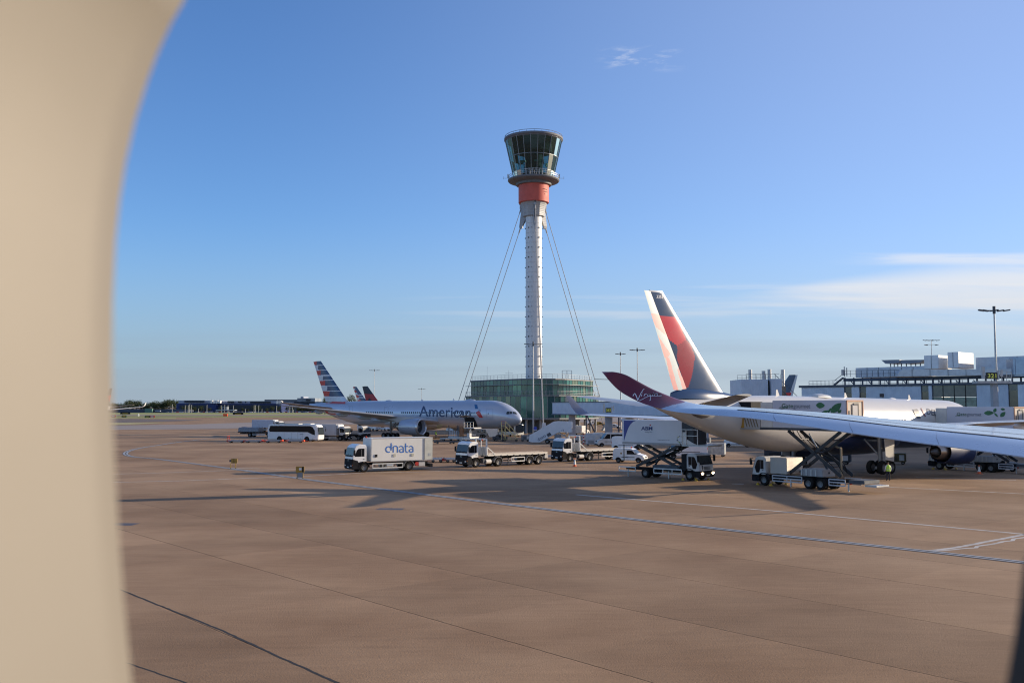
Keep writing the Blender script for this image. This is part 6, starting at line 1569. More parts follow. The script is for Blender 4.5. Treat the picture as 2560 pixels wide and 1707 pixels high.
# --- lorries parked round the coach
def rigid(label, p, ang, box=None, load=None, Lb=7.0, style='tall', name='box_lorry', bm=None):
    t = veh(name, label, 'lorry', p, ang)
    truck_cab(t, style, dirty); axle(t, 0, 1.2); axle(t, -5.0, 1.2, dual=True); frame_rails(t, -Lb - .8, .3)
    for s_ in (-1, 1): side_guard(t, -4.2, -1.0, s_ * 1.18, (.5, .8), posts=3, m=mat('guard_pale', (.45, .46, .48), .5))
    if box:
        mb = MB(); mb.bx((-Lb - 1, -1.27, 1.1), (-1.0, 1.27, box)); b = mb.build('box_body', bm or mat('box_grey_white', (.46, .46, .48), .5, var=.08), t, bevel=.04)
        MB().bx((-.99, -1.0, box - .85), (-.55, 1.0, box - .1)).build('fridge_unit', white, b, bevel=.04)
    if load:
        mb = MB(); mb.bx((-Lb - 1, -1.22, 1.05), (-1.0, 1.22, 1.25)); d_ = mb.build('deck', chassis, t)
        mb = MB()
        for k in range(9): mb.box((-1.8 - k * .78, -1.23, 1.12), (.1, .05, .3)); mb.box((-1.8 - k * .78, 1.23, 1.12), (.1, .05, .3))
        mb.build('stake_pocket', dsteel, d_, smooth=0)
    return t
q = G(858, 1101); rigid('grey-white box lorry facing right, directly behind the coach', (q.x, q.y), -25, box=3.45)
q = G(905, 1100); rigid('white lorry cab tucked between the box lorry and the grey engine', (q.x, q.y), -30, load=True, Lb=4.2, name='flatbed_lorry')
q = G(668, 1082); rigid('box lorry of which only the pale blue box shows above the coach', (q.x - .4, q.y + 14), -18, box=3.35, bm=mat('box_pale_blue', (.42, .46, .55), .5))
q = G(655, 1093); fl = rigid('dark flatbed lorry with a grey netted load behind the coach tail', (q.x + 1.6, q.y + 2), -16, load=True, Lb=7.2, name='flatbed_lorry')
ld = thing('cargo_load', 'lumpy grey load under plastic sheeting on the dark flatbed', 'cargo', fl.location + Matrix.Rotation(R(-16), 3, 'Z') @ Vector((-5.2, 0, 1.26)), R(-16))
mb = MB(); secs = []
for i in range(15):
    x_ = -2.9 + 5.4 * i / 14; h_ = 1.0 + rnd.uniform(-.1, .12); secs.append([(x_, -1.15, 0), (x_, -1.12 + rnd.uniform(-.05, .05), h_ * .7), (x_, -.8, h_), (x_, 0, h_ + rnd.uniform(-.06, .06)), (x_, .8, h_), (x_, 1.12, h_ * .7), (x_, 1.15, 0)])
mb.loft(secs); mb.build('sheeting', mat('sheeting_grey', (.20, .21, .23), .4, var=.4, nscale=5, bump=.6, bscale=3), ld, smooth=60)

# --- baggage dollies
def dolly(label, p, ang, L_=3.2, cols=(mat('dolly_grey', (.34, .34, .36), .5, .3), red), rail_=True, group='baggage dollies beside the coach', rollers=False):
    t = veh('baggage_dolly', label, 'dolly', p, ang, group)
    mb = MB(); mb.bx((-L_ / 2, -.75, .42), (L_ / 2, .75, .50)); mb.bx((-L_ / 2, -.8, .34), (L_ / 2, -.74, .56)); mb.bx((-L_ / 2, .74, .34), (L_ / 2, .8, .56)); mb.build('deck', cols[0], t, smooth=0)
    if rollers:
        for k in range(8): MB().tube((-L_ / 2 + .25 + k * .38, -.7, .54), (-L_ / 2 + .25 + k * .38, .7, .54), .05, 8).build('roller', steel, t)
    for x_ in (-L_ / 2 + .05, L_ / 2 - .05):
        mb = MB(); mb.bx((x_ - .25, -.8, .2), (x_ + .25, .8, .55)); mb.build('end_bumper', cols[1], t, bevel=.04)
    MB().tube((L_ / 2, 0, .3), (L_ / 2 + 1.0, 0, .28), .04, 6).build('tow_bar', cols[1], t)
    for x_ in (-L_ / 2 + .55, L_ / 2 - .55):
        for s_ in (-1, 1): wheel_unit(t, (x_, s_ * .62, .2), .2, .12)
    if rail_:
        mb = MB(); mb.bar((-L_ / 2, -.75, .5), (-L_ / 2, -.75, 1.35), .07); mb.bar((-L_ / 2, .75, .5), (-L_ / 2, .75, 1.35), .07); mb.bar((-L_ / 2, -.75, 1.35), (-L_ / 2, .75, 1.35), .07); mb.bar((-L_ / 2, -.75, .9), (-L_ / 2, .75, .9), .05); mb.build('end_rail', cols[1], t)
    return t
bright_or = mat('bright_orange', (.80, .10, .03), .5)
lb = ['leftmost flat dolly of the row by the coach, with a red end rail', 'second flat dolly from the left in the row by the coach', 'flat dolly under the coach rear wheel with an orange end', 'rightmost flat dolly by the coach with bright orange ends']
for k, px in enumerate((592, 634, 684, 738)):
    q = G(px, 1106.5); dolly(lb[k], (q.x, q.y), 2 + k, 3.3, rail_=(k == 0), cols=(mat('dolly_grey', (.34, .34, .36), .5, .3), red if k < 2 else bright_or))
for k, px in enumerate((1092, 1127)):
    q = G(px, 1155); dolly(['low roller dolly just behind the lettered box lorry', 'low roller dolly just ahead of the flatbed lorry bumper'][k], (q.x, q.y), 6, 1.9 if k else 2.1, rail_=(k == 0), rollers=True, group='roller dollies between the lorries', cols=(mat('dolly_pale', (.55, .55, .55), .4, .3), red))
q = G(1372, 1148); dolly('low roller dolly between the two flatbed lorries', (q.x, q.y), 5, 2.2, rail_=False, rollers=True, group='roller dollies between the lorries', cols=(mat('dolly_pale', (.55, .55, .55), .4, .3), dsteel))
for k, (px, py) in enumerate(((1110, 1109), (1150, 1108.5))):
    q = G(px, py); dolly(['dark flat dolly behind the box lorry roof', 'dark flat dolly behind the first flatbed cab'][k], (q.x, q.y), 3, 3.6, rail_=False, group='dark dollies in front of the grey airliner', cols=(dsteel, dsteel))
for k, (px, py) in enumerate(((1130, 1101), (1180, 1103))):
    q = G(px, py); dolly(['pale pallet dolly under the cargo door of the grey airliner', 'pale pallet dolly right of the cargo loader'][k], (q.x, q.y), -6, 4.6, rail_=False, rollers=True, group='pallet dollies under the grey airliner', cols=(mat('dolly_pale', (.55, .55, .55), .4, .3), steel))

# --- passenger steps
def steps_truck(label, p, ang, z_top=4.2, logo=True, col=None, small=False, L_=9.5):
    t = veh('passenger_steps', label, 'passenger steps', p, ang); m_ = col or mat('steps_white', (.62, .64, .67), .45, var=.08)
    hx = L_ / 2
    foot, knee, end = -hx, hx - 3.0, hx
    mb = MB(); w = 1.1
    for s_ in (-1, 1):
        mb.prism([(foot, .35), (foot + .7, .25), (foot + 2.2, .25), (knee + .5, z_top - 1.1), (end, z_top - 1.15), (end, z_top + .85), (knee - .1, z_top + .95), (knee - .6, z_top + .9), (foot + .1, 1.6)], s_ * w - .04, s_ * w + .04)
    b = mb.build('side_panel', m_, t, smooth=0)
    mb = MB(); n = 18
    for k in range(n):
        f = k / (n - 1); x_ = foot + 1.2 + (knee - foot - 1.2) * f; mb.bx((x_, -w, .4 + (z_top - .75) * f), (x_ + .3, w, .48 + (z_top - .75) * f))
    mb.bx((knee, -w, z_top - .4), (end, w, z_top - .28)); mb.build('stair_tread', dsteel, t, smooth=0)
    mb = MB(); mb.bx((foot + 2.6, -1.0, .55), (end - .3, 1.0, .9)); mb.bx((foot + 5.0, -1.0, .9), (foot + 6.2, 1.0, 1.8)); mb.build('chassis_frame', mat('steps_chassis', (.20, .21, .23), .6), t, bevel=.04)
    for x_ in (foot + 3.6, end - 1.6):
        for s_ in (-1, 1): wheel_unit(t, (x_, s_ * .95, .42), .42, .26)
    mb = MB()
    for s_ in (-.9, .9): mb.bar((knee + .3, s_, .9), (knee + .3, s_, z_top - 1.1), .14); mb.bar((end - .6, s_, .9), (knee + .4, s_, z_top - 1.2), .1); mb.bar((knee + .4, s_, .9), (end - .6, s_, z_top - 1.2), .1)
    mb.build('support_leg', steel, t)
    mb = MB()
    for s_ in (-1, 1): mb.bar((knee, s_ * w, z_top + 1.0), (end, s_ * w, z_top + .92), .05)
    mb.build('handrail', steel, t)
    return t, b
q0, q1 = G(1330, 1110), G(1422, 1106)
st, sb = steps_truck('white passenger steps with blue lettering and a dark panel, rising to the right', ((q0.x + q1.x) / 2, (q0.y + q1.y) / 2), -8, 3.35, L_=8.4)
MS = mw(st); sB = bvh_of([(sb, MS)]); cS = lambda x, y: (1300 + x / 10.4545, 1040 + y / 10.4545)
vs, fs, wd = text2d('dnata', .0); hh = max(v[1] for v in vs); o_, u_ = cS(480, 655), cS(690, 530)
vs = [(o_[0] + v[0] * (u_[0] - o_[0]) - v[1] / hh * 3.4, o_[1] + v[0] * (u_[1] - o_[1]) - v[1] / hh * 7.0) for v in vs]; slate_l = mat('lettering_slate_blue', (0.055, 0.085, 0.16))
marking('lettering', vs, fs, sB, slate_l, sb, MS, .02, step=None)
p = [cS(*a) for a in ((688, 480), (778, 420), (828, 488), (735, 545))]; marking('dark_panel', p, [[0, 1, 2, 3]], sB, mat('panel_slate', (.05, .06, .08), .4), sb, MS, .02, step=None)
vs, fs = strokes2d([(arc(*cS(1112, 378), 2.3, 0, 360, 14, 2.6), .6), ([cS(1136, 340), cS(1136, 375)], .6)], .6); marking('lettering', vs, fs, sB, slate_l, sb, MS, .02, step=None)
q = G(1218, 1094); s2, _ = steps_truck('white motorised steps under the nose of the grey airliner', (q.x, q.y), 178, 3.0, L_=5.6)
mb = MB(); mb.prism([(2.2, .5), (2.2, 2.0), (2.7, 2.5), (3.6, 2.5), (4.1, 1.6), (4.2, .5)], -.9, .9); cb_ = mb.build('cab', white, s2, bevel=.06); MB().bx((2.9, -.93, 1.6), (3.6, .93, 2.2)).build('side_window', swin, cb_)
# yellow mobile staircase
q = G(1274, 1103); t = veh('maintenance_steps', 'yellow tubular maintenance steps with a red top rail below the aircraft nose', 'maintenance steps', (q.x, q.y), 176)
yl = mat('faded_yellow_tube', (.42, .36, .17), .5, var=.2)
mb = MB()
for s_ in (-.6, .6):
    mb.bar((-1.7, s_, .4), (.9, s_, 3.1), .08); mb.bar((-1.7, s_, 1.4), (.9, s_, 4.1), .06); mb.bar((.9, s_, .4), (.9, s_, 4.1), .08); mb.bar((1.7, s_, .4), (1.7, s_, 4.1), .08); mb.bar((-1.7, s_, .4), (1.7, s_, .4), .08); mb.bar((-.5, s_, .4), (.9, s_, 2.2), .06); mb.bar((.9, s_, .5), (1.7, s_, 2.8), .05); mb.bar((1.7, s_, .5), (.9, s_, 2.8), .05); mb.bar((-.9, s_, 1.2), (-.9, s_, 2.2), .05); mb.bar((0, s_, 2.1), (0, s_, 3.1), .05)
mb.build('frame', yl, t); mb = MB()
for k in range(11): mb.bx((-1.6 + k * .25, -.6, .5 + k * .26), (-1.38 + k * .25, .6, .54 + k * .26))
mb.bx((.9, -.6, 3.1), (1.7, .6, 3.16)); mb.build('stair_tread', yl, t, smooth=0)
mb = MB(); mb.bar((.9, -.6, 4.1), (1.7, -.6, 4.1), .1); mb.bar((.9, .6, 4.1), (1.7, .6, 4.1), .1); mb.bar((1.7, -.6, 4.1), (1.7, .6, 4.1), .1); mb.bar((.9, -.6, 3.6), (1.7, -.6, 3.6), .08); mb.build('top_rail', red, t)
for x_ in (-1.4, 1.4):
    for s_ in (-.6, .6): wheel_unit(t, (x_, s_, .22), .22, .12)
# cargo loader under the cargo door
q = G(1163, 1101); t = veh('cargo_loader', 'cargo loader with caged platform below the open cargo door', 'cargo loader', (q.x, q.y), -33)
mb = MB(); mb.bx((-3.4, -1.6, .5), (2.4, 1.6, .8)); mb.build('lower_platform', steel, t, bevel=.03)
mb = MB(); mb.bx((.6, -1.4, 2.6), (3.2, 1.4, 2.8)); mb.build('upper_platform', dirty, t, bevel=.03)
for x_ in (-3.2, -.6):
    for s_ in (-1.5, 1.5): MB().tube((x_, s_, .8), (x_, s_, 3.2), .10, 8).build('guide_post', dsteel, t); 
mb = MB()
for k in range(6):
    mb.bar((-3.1 + k * .48, -1.55, .8), (-3.1 + k * .48, -1.55, 2.1), .06)
for z_ in (.9, 1.3, 1.7, 2.1): mb.bar((-3.1, -1.55, z_), (-.7, -1.55, z_), .06)
mb.build('cage', mat('cage_white', (.55, .58, .62), .5), t)
mb = MB()
for k in range(4): mb.bar((.7 + k * .8, -1.4, 2.8), (.7 + k * .8, -1.4, 3.9), .06)
for z_ in (3.35, 3.9): mb.bar((.7, -1.4, z_), (3.1, -1.4, z_), .06)
mb.build('railing', steel, t)
mb = MB(); mb.bx((1.4, -1.4, .8), (2.1, -.6, 1.6)); mb.build('operator_box', dirty, t, bevel=.04); mb = MB(); mb.bx((-.4, -1.5, .8), (.4, -1.1, 2.6)); mb.build('mast_rust', mat('rust_brown', (.28, .13, .06), .7), t)
for x_ in (-2.8, 1.8):
    for s_ in (-1.3, 1.3): wheel_unit(t, (x_, s_, .35), .35, .25)
# apron bus behind the nose
q = G(1294, 1091); t = veh('apron_bus', 'low dark-fronted apron bus under the nose of the grey airliner', 'bus', (q.x - 3.2, q.y + 4.8), -52)
mb = MB(); mb.bx((-6, -1.45, .3), (6, 1.45, 3.1)); b = mb.build('body', mat('bus_cream', (.58, .58, .52), .4, var=.08), t, bevel=.18)
MB().add([(6.012, -1.25, 2.95), (6.012, 1.25, 2.95), (6.012, 1.3, 1.3), (6.012, .9, .95), (6.012, -.9, .95), (6.012, -1.3, 1.3)], [(0, 1, 2, 3, 4, 5)]).build('windscreen', wscreen, b, smooth=0)
for s_ in (-1, 1):
    MB().add([(-5.6, s_ * 1.456, 1.1), (-5.6, s_ * 1.456, 2.75), (5.6, s_ * 1.456, 2.75), (5.6, s_ * 1.456, 1.2)], [(0, 1, 2, 3)]).build('side_window', swin, b, smooth=0)
    for x_ in (-4, 3.8): wheel_unit(t, (x_, s_ * 1.3, .48), .48, .28)
    MB().box((6.02, s_ * .9, 2.78), (.05, .25, .12)).build('headlight', lit_lamp, b)
beacon(t, (5.4, 0, 3.1), mat('beacon_lit', (.9, .3, .1), .3, var=0, emit=(1, .25, .1), es=4))
# container, tugs, ground units
q = G(1790, 1141); t = veh('steel_container', 'grey galvanised mesh container on a dolly right of the raised box platform', 'container', (q.x, q.y), -20)
mb = MB(); mb.bx((-1.3, -.9, .35), (1.3, .9, 1.95)); b = mb.build('box_body', mat('container_grey', (.32, .34, .36), .5, .3, var=.3, nscale=3), t, bevel=.03)
mb = MB()
for x_ in (-1.3, -.43, .43, 1.3): mb.bx((x_ - .04, -.94, .35), (x_ + .04, -.9, 1.95))
mb.bx((-1.35, -.95, 1.9), (1.35, -.9, 2.0)); mb.bx((-1.35, -.95, .3), (1.35, -.9, .4)); mb.build('frame', steel, b, smooth=0)
for x_ in (-1, 1):
    for s_ in (-.7, .7): wheel_unit(t, (x_, s_, .18), .18, .12)
q = G(1745, 1128); t = veh('steel_container', 'darker grey container standing behind the raised box of the lift truck', 'container', (q.x + 1, q.y + 3), -20); mb = MB(); mb.bx((-1.6, -.9, .3), (1.6, .9, 2.1)); b = mb.build('box_body', mat('container_dark', (.13, .145, .16), .6, .2, var=.3, nscale=3), t, bevel=.03)
mb = MB()
for k in range(5): mb.bx((-1.6 + k * .8 - .03, -.94, .3), (-1.6 + k * .8 + .03, -.9, 2.1))
mb.build('frame', dsteel, b, smooth=0)
def ground_unit(label, px, py, w, h, m, ang=0, name='ground_power_unit', cat='ground unit', dy=0):
    q = G(px, py); t = veh(name, label, cat, (q.x, q.y + dy), ang)
    mb = MB(); mb.bx((-w / 2, -.7, .3), (w / 2, .7, h)); b = mb.build('casing', m, t, bevel=.06)
    mb = MB()
    for k in range(4): mb.bx((-w * .35, -.715, .5 + k * .15), (w * .1, -.7, .56 + k * .15))
    mb.build('louvre', black, b, smooth=0); MB().bx((w * .18, -.72, .5), (w * .42, -.7, h * .85)).build('hatch', dirty, b, smooth=0)
    for x_ in (-w * .35, w * .35):
        for s_ in (-.6, .6): wheel_unit(t, (x_, s_, .2), .2, .14)
    return t
pale_unit = mat('unit_pale_grey', (.44, .47, .50), .5, var=.2)
ground_unit('pale grey cabinet unit beside the second flatbed, left of the striped post', 1482, 1114, 2.6, 2.3, pale_unit, -5)
ground_unit('pale grey cabinet with a white panel behind the flatbed deck', 1500, 1113, 2.0, 2.3, dirty, -5, dy=3)
ground_unit('low grey cart on the ground just left of the white steps', 1313, 1103, 1.6, 1.3, mat('unit_dark_grey', (.16, .17, .18), .6), 4)
ground_unit('low grey unit beside the green glass building columns', 1340, 1096, 3.2, .9, mat('unit_dark_grey', (.16, .17, .18), .6), 4, dy=6)
ground_unit('white ground unit left of the cream box cabinet below the bridge', 1452, 1104, 2.2, 1.4, dirty, 4)
ground_unit('blue cabinet behind the belly of the white airliner', 1755, 1101, 3.4, 3.0, mat('unit_blue', (.03, .16, .32), .5), 0, dy=2)
ground_unit('dark unit under the nearer wing root of the white airliner', 1952, 1150, 4.2, 1.6, mat('unit_black', (.03, .035, .045), .6), -20)
ground_unit('dark tow unit in the shade beneath the white airliner', 2090, 1160, 3.6, 1.3, mat('unit_black', (.03, .035, .045), .6), -25)
ground_unit('black and yellow unit in the shade beyond the worker', 2240, 1160, 2.4, 1.4, mat('unit_yellow_black', (.12, .09, .03), .6, var=.8, nscale=6), -25)
def tractor(label, px, py, ang, m):
    q = G(px, py); t = veh('tow_tractor', label, 'tractor', (q.x, q.y), ang)
    mb = MB(); mb.prism([(-1.5, .3), (-1.5, .95), (-.4, 1.0), (-.3, .75), (.3, .75), (.4, 1.05), (1.4, .95), (1.5, .3)], -.75, .75); b = mb.build('body', m, t, bevel=.05)
    mb = MB(); mb.bar((-.4, -.65, 1.0), (-.35, -.65, 1.8), .06); mb.bar((-.4, .65, 1.0), (-.35, .65, 1.8), .06); mb.bar((.45, -.65, 1.0), (.3, -.65, 1.8), .06); mb.bar((.45, .65, 1.0), (.3, .65, 1.8), .06); mb.bx((-.5, -.75, 1.8), (.4, .75, 1.88)); mb.build('canopy', m, t)
    for x_ in (-.95, .95):
        for s_ in (-.68, .68): wheel_unit(t, (x_, s_, .3), .3, .2)
    MB().bx((-.35, -.3, .75), (.1, .3, 1.15)).build('seat', black, t, bevel=.05)
    return t
tractor('dark tow tractor between the white steps and the yellow steps', 1250, 1102, 10, dsteel)
tractor('small grey tow tractor behind the bridge pillars', 1540, 1100, -10, dirty)
tractor('tow tractor at the right edge beyond the orange and white cone', 2510, 1177, -35, mat('unit_dark_grey', (.16, .17, .18), .6))

# --- cones, striped posts, signs
def cone(label, px, py, a, h=.95, slim=True):
    q = G(px, py); t = thing('traffic_cone', label, 'cone', (q.x, q.y, 0), 0, 'traffic cones')
    MB().bx((-.28, -.28, 0), (.28, .28, .05)).build('base', a, t, bevel=.01)
    mb = MB(); w_ = mat('reflective_white', (.75, .73, .68), .5, var=0); r0 = .2
    zs = [0.05, .25, .45, .62, .80, 1.0]; mb.lathe([(r0 * (1 - z * .85), z * h) for z in zs] + [(.01, h)], 16, mis=[0, 1, 1, 1, 0, 0]); mb.build('cone_body', [a, w_], t)
cone('orange and white cone in front of the second flatbed wheel', 1437, 1166, orange, 1.05)
cone('orange and white cone right of the navy engine', 2448, 1184, orange, .95)
for px, py, l, h in ((1324, 1105, 'white banded marker post left of the steps', 1.3), (1470, 1112, 'red banded marker post in front of the pale cabinet', 2.2), (1459, 1110, 'red banded marker post behind the flatbed cab', 2.0)):
    q = G(px, py); t = thing('marker_post', l, 'post', (q.x, q.y, 0)); mb = MB(); n = 7
    mb.lathe([(.13, h * k / n) for k in range(n + 1)] + [(.01, h)], 10, mis=[k % 2 for k in range(n)] + [0]); mb.build('banded_tube', [black if 'white' in l else red, mat('reflective_white', (.75, .73, .68), .5, var=0)], t)
q = P(1338, 1070, 235); t = thing('info_sign', 'small blue sign on the mast by the tower building', 'sign', (q.x, 235.0, q.z)); mb = MB(); mb.lathe([(.01, -.03), (.42, -.03), (.42, .03), (.01, .03)], 20, axis='y', c=(0, -.3, 0)); mb.build('disc', mat('sign_blue', (.02, .06, .45), .4), t); MB().bx((-.35, -.32, -.55), (.35, -.26, -.15)).build('plate', mat('sign_pale', (.5, .6, .8), .4), t)
def taxi_sign(label, px, py, back=False):
    q = G(px, py); t = thing('taxiway_sign', label, 'sign', (q.x, q.y, 0), R(3), 'yellow taxiway signs'); t.scale = (.68, .68, .62)
    for x_ in (-.42, .42): MB().bar((x_, 0, .08), (x_, 0, 1.05), .08).build('leg', yellow, t); MB().bx((x_ - .09, -.09, 0), (x_ + .09, .09, .10)).build('foot', black, t)
    yk = mat('sign_yellow_dark', (.34, .20, .03), .5, var=.25); h_ = 1.0 if back else .85
    if back:
        mb = MB(); mb.bx((-.62, -.08, 1.0), (-.16, .08, 1.0 + .95)); mb.bx((.22, -.08, 1.0), (.62, .08, 1.95)); mb.bx((-.16, -.08, 1.0), (.22, .08, 1.35)); mb.bx((-.16, -.08, 1.75), (.22, .08, 1.95)); b = mb.build('panel', yk, t, bevel=.01)
        MB().bx((-.16, -.03, 1.35), (.22, .03, 1.75)).build('white_square', white, t); MB().bx((-.48, -.04, .2), (.42, .04, .98)).build('lower_panel', mat('sign_grey', (.2, .21, .23), .5), t)
        MB().bx((.30, -.095, 1.05), (.52, -.082, 1.9)).build('black_panel', black, b)
    else:
        mb = MB(); mb.bx((-.35, -.1, 1.0), (.66, .1, 1.85)); b = mb.build('panel', yk, t, bevel=.02); MB().bx((.08, -.11, 1.0), (.15, -.1, 1.85)).build('panel_seam', black, b)
        MB().bx((-.66, -.1, 1.25), (-.36, .1, 1.65)).build('lamp_box', dsteel, t, bevel=.03)
    return t
taxi_sign('yellow sign box on two legs, the farther left one', 583, 1171)
taxi_sign('yellow sign on two legs with a white square and grey lower panel', 750, 1196, True)
for k, (px, py, a, b) in enumerate(((283, 1043.5, 'red', 'red and black box sign in the grass at the far left'), (310, 1043.8, 'green', 'green and black board sign beside the red one at the far left'), (368, 1045, 'green', 'dark green board sign in the grass left of the red one'), (380, 1045, 'red', 'red box sign standing in the grass right of the green one'), (313, 1036, 'black', 'black board sign at the back of the grass on the left'), (595, 1037, 'black', 'dark board sign on the far grass below the blue hangars'))):
    q = G(px, py); m_ = {'red': red, 'green': mat('sign_green', (.04, .12, .05), .5), 'black': black}[a]; w_ = 3.2 if py > 1040 else 9
    t = thing('runway_sign', b, 'sign', (q.x, q.y, 0), 0, 'runway signs on the grass'); MB().bx((-w_ / 2, 0, .3), (w_ / 2, .3, 1.6 if py > 1040 else 2.2)).build('board', m_, t, bevel=.03); MB().bx((-w_ * .3, .1, 0), (-w_ * .25, .2, .3)).build('leg', dsteel, t); MB().bx((w_ * .25, .1, 0), (w_ * .3, .2, .3)).build('leg', dsteel, t)
    MB().bx((-w_ * .3, -.02, .7), (w_ * .3, -.003, 1.2)).build('legend_band', white if a == 'red' else yellow, t)
q = G(346, 1041); t = thing('marker_board', 'single white marker standing in the grass at the far left', 'marker', (q.x, q.y, 0)); MB().lathe([(.3, 0), (.55, .4), (.5, 1.6), (.1, 1.9)], 10).build('marker_body', white, t)
q = G(563, 1041); t = thing('marker_board', 'orange marker by the runway edge below the blue hangars', 'marker', (q.x, q.y, 0)); MB().bx((-1.6, 0, .2), (1.6, 1.2, 2.0)).build('marker_body', bright_or, t, bevel=.1); MB().bx((-1.2, 0, 0), (1.2, 1, .2)).build('base', dsteel, t)

# --- people
def person(label, px, py, ang, top, legs, hiviz=True, H=1.78):
    q = G(px, py); t = thing('person', label, 'person', (q.x, q.y, 0), R(ang)); s = H / 1.78
    # skeleton: x forward, y left
    J = {'pel': (0, 0, .98), 'sp': (0, 0, 1.2), 'ch': (0, 0, 1.42), 'nk': (0.01, 0, 1.54), 'hd': (.03, 0, 1.64), 'tp': (.02, 0, 1.76),
         'sl': (0, .20, 1.42), 'el': (-.05, .32, 1.15), 'wl': (.08, .30, .93), 'hl': (.12, .28, .84), 'sr': (0, -.20, 1.42), 'er': (-.05, -.33, 1.15), 'wr': (.06, -.30, .93), 'hr': (.10, -.28, .84),
         'hpl': (0, .10, .93), 'kl': (.03, .12, .50), 'al': (0, .13, .09), 'tl': (.17, .14, .05), 'hpr': (0, -.10, .93), 'kr': (-.02, -.12, .50), 'ar': (-.06, -.13, .09), 'tr': (.11, -.14, .05)}
    Rr = {'pel': .15, 'sp': .14, 'ch': .16, 'nk': .06, 'hd': .095, 'tp': .07, 'sl': .075, 'sr': .075, 'el': .05, 'er': .05, 'wl': .038, 'wr': .038, 'hl': .045, 'hr': .045, 'hpl': .10, 'hpr': .10, 'kl': .065, 'kr': .065, 'al': .05, 'ar': .05, 'tl': .045, 'tr': .045}
    E_ = [('pel', 'sp'), ('sp', 'ch'), ('ch', 'nk'), ('nk', 'hd'), ('hd', 'tp'), ('ch', 'sl'), ('sl', 'el'), ('el', 'wl'), ('wl', 'hl'), ('ch', 'sr'), ('sr', 'er'), ('er', 'wr'), ('wr', 'hr'), ('pel', 'hpl'), ('hpl', 'kl'), ('kl', 'al'), ('al', 'tl'), ('pel', 'hpr'), ('hpr', 'kr'), ('kr', 'ar'), ('ar', 'tr')]
    ks = list(J); me = bpy.data.meshes.new('body'); me.from_pydata([Vector(J[k]) * s for k in ks], [(ks.index(a), ks.index(b)) for a, b in E_], []); o = link('body', me, t)
    sk = o.modifiers.new('s', 'SKIN'); 
    for i, k in enumerate(ks): me.skin_vertices[0].data[i].radius = (Rr[k], Rr[k]); 
    me.skin_vertices[0].data[0].use_root = True
    o.modifiers.new('u', 'SUBSURF').levels = 1
    dg = bpy.context.evaluated_depsgraph_get(); dg.update(); m2 = bpy.data.meshes.new_from_object(o.evaluated_get(dg)); o.modifiers.clear(); o.data = m2
    skin = mat('skin', (.42, .24, .16), .6); m2.materials.clear()
    for m_ in (skin, top, legs, black): m2.materials.append(m_)
    for p_ in m2.polygons:
        z = p_.center.z / s; y = abs(p_.center.y); p_.material_index = 3 if z < .12 else (2 if z < .98 and y < .24 else (0 if z > 1.52 or z < .90 else 1)); p_.use_smooth = True
    if hiviz:
        mb = MB(); mb.loft([[(rx * math.cos(a), ry * math.sin(a), z * s) for a in [2 * math.pi * i / 20 for i in range(20)]] for z, rx, ry in ((.92, .17, .22), (1.2, .17, .215), (1.38, .175, .235), (1.48, .12, .18), (1.52, .08, .10))]); v_ = mb.build('vest', mat('hi_vis_yellow', (.50, .85, .08), .6, var=.1), t)
        mb = MB(); mb.lathe([(.225, 1.06), (.225, 1.11)], 20); v2 = mb.build('reflective_band', mat('reflective_grey', (.55, .56, .55), .4), v_); v2.scale = (.8, 1, 1)
    mb = MB(); mb.lathe([(.105, 1.68 * s), (.11, 1.74 * s), (.085, 1.79 * s), (.01, 1.81 * s)], 16, c=(.015, 0, 0)); mb.build('hair', mat('hair_dark', (.02, .015, .012), .7), t)
    return t
person('person in a hi-vis vest over a white shirt standing by the near landing gear', 2221, 1201, 100, mat('shirt_white', (.62, .64, .68), .7), mat('trousers_navy', (.02, .025, .04), .8))
person('person in dark clothing under the fuselage of the grey airliner', 1090, 1096, 40, mat('jacket_dark', (.03, .05, .04), .8), mat('trousers_navy', (.02, .025, .04), .8), True)
person('person with a white helmet near the yellow maintenance steps', 1256, 1104, 0, mat('jacket_navy', (.02, .025, .05), .8), mat('trousers_navy', (.02, .025, .04), .8), False)

# ------------------------------------------------------------------ far side of the airfield
hblue = mat('hangar_blue', (.012, .030, .13), .6, var=.3, nscale=.05); hdark = mat('hangar_dark_glass', (.008, .014, .03), .4, var=.3, nscale=.05); hwhite = mat('hangar_white', (.34, .38, .46), .5, var=.1, nscale=.1)
cF = lambda x, y: (430 + x / 6.357, 980 + y / 6.357)
YF = 1150
def far_box(mb, x0, x1, y0, y1, Y, dep=40, mi=0):
    a, b = P(*cF(x0, y0), Y), P(*cF(x1, y1), Y); mb.bx((a.x, Y, max(0, b.z)), (b.x, Y + dep, a.z), mi)
def far_building(name, label, walls, roofs, wins, Y, mats_):
    t = thing(name, label, 'building')
    mb = MB(); [far_box(mb, *w_, Y) for w_ in walls]; mb.build('wall', mats_[0], t, smooth=0)
    for w_ in roofs: mb = MB(); far_box(mb, *w_, Y + 3, 30); mb.build('roof_house', hwhite, t, smooth=0)
    for w_ in wins: mb = MB(); far_box(mb, *w_, Y - 1, 1.5); mb.build('window_band', mats_[1], t, smooth=0)
    return t
far_building('far_terminal', 'long dark blue building with white roof houses, its left half', [(70, 700, 178, 340)], [(105, 190, 132, 179), (190, 520, 130, 136), (520, 770, 133, 179), (190, 520, 165, 179)], [(205, 515, 137, 165), (120, 545, 205, 330), (610, 640, 140, 175), (715, 735, 140, 172)], YF, (hblue, hdark))
far_building('far_terminal', 'long dark blue building with white roof houses, its right half', [(702, 1735, 182, 340)], [(775, 1660, 141, 183)], [(880, 985, 142, 172), (1045, 1105, 142, 172), (1160, 1180, 145, 172), (1240, 1568, 146, 178), (760, 1640, 205, 330)], YF + 6, (hblue, hdark))
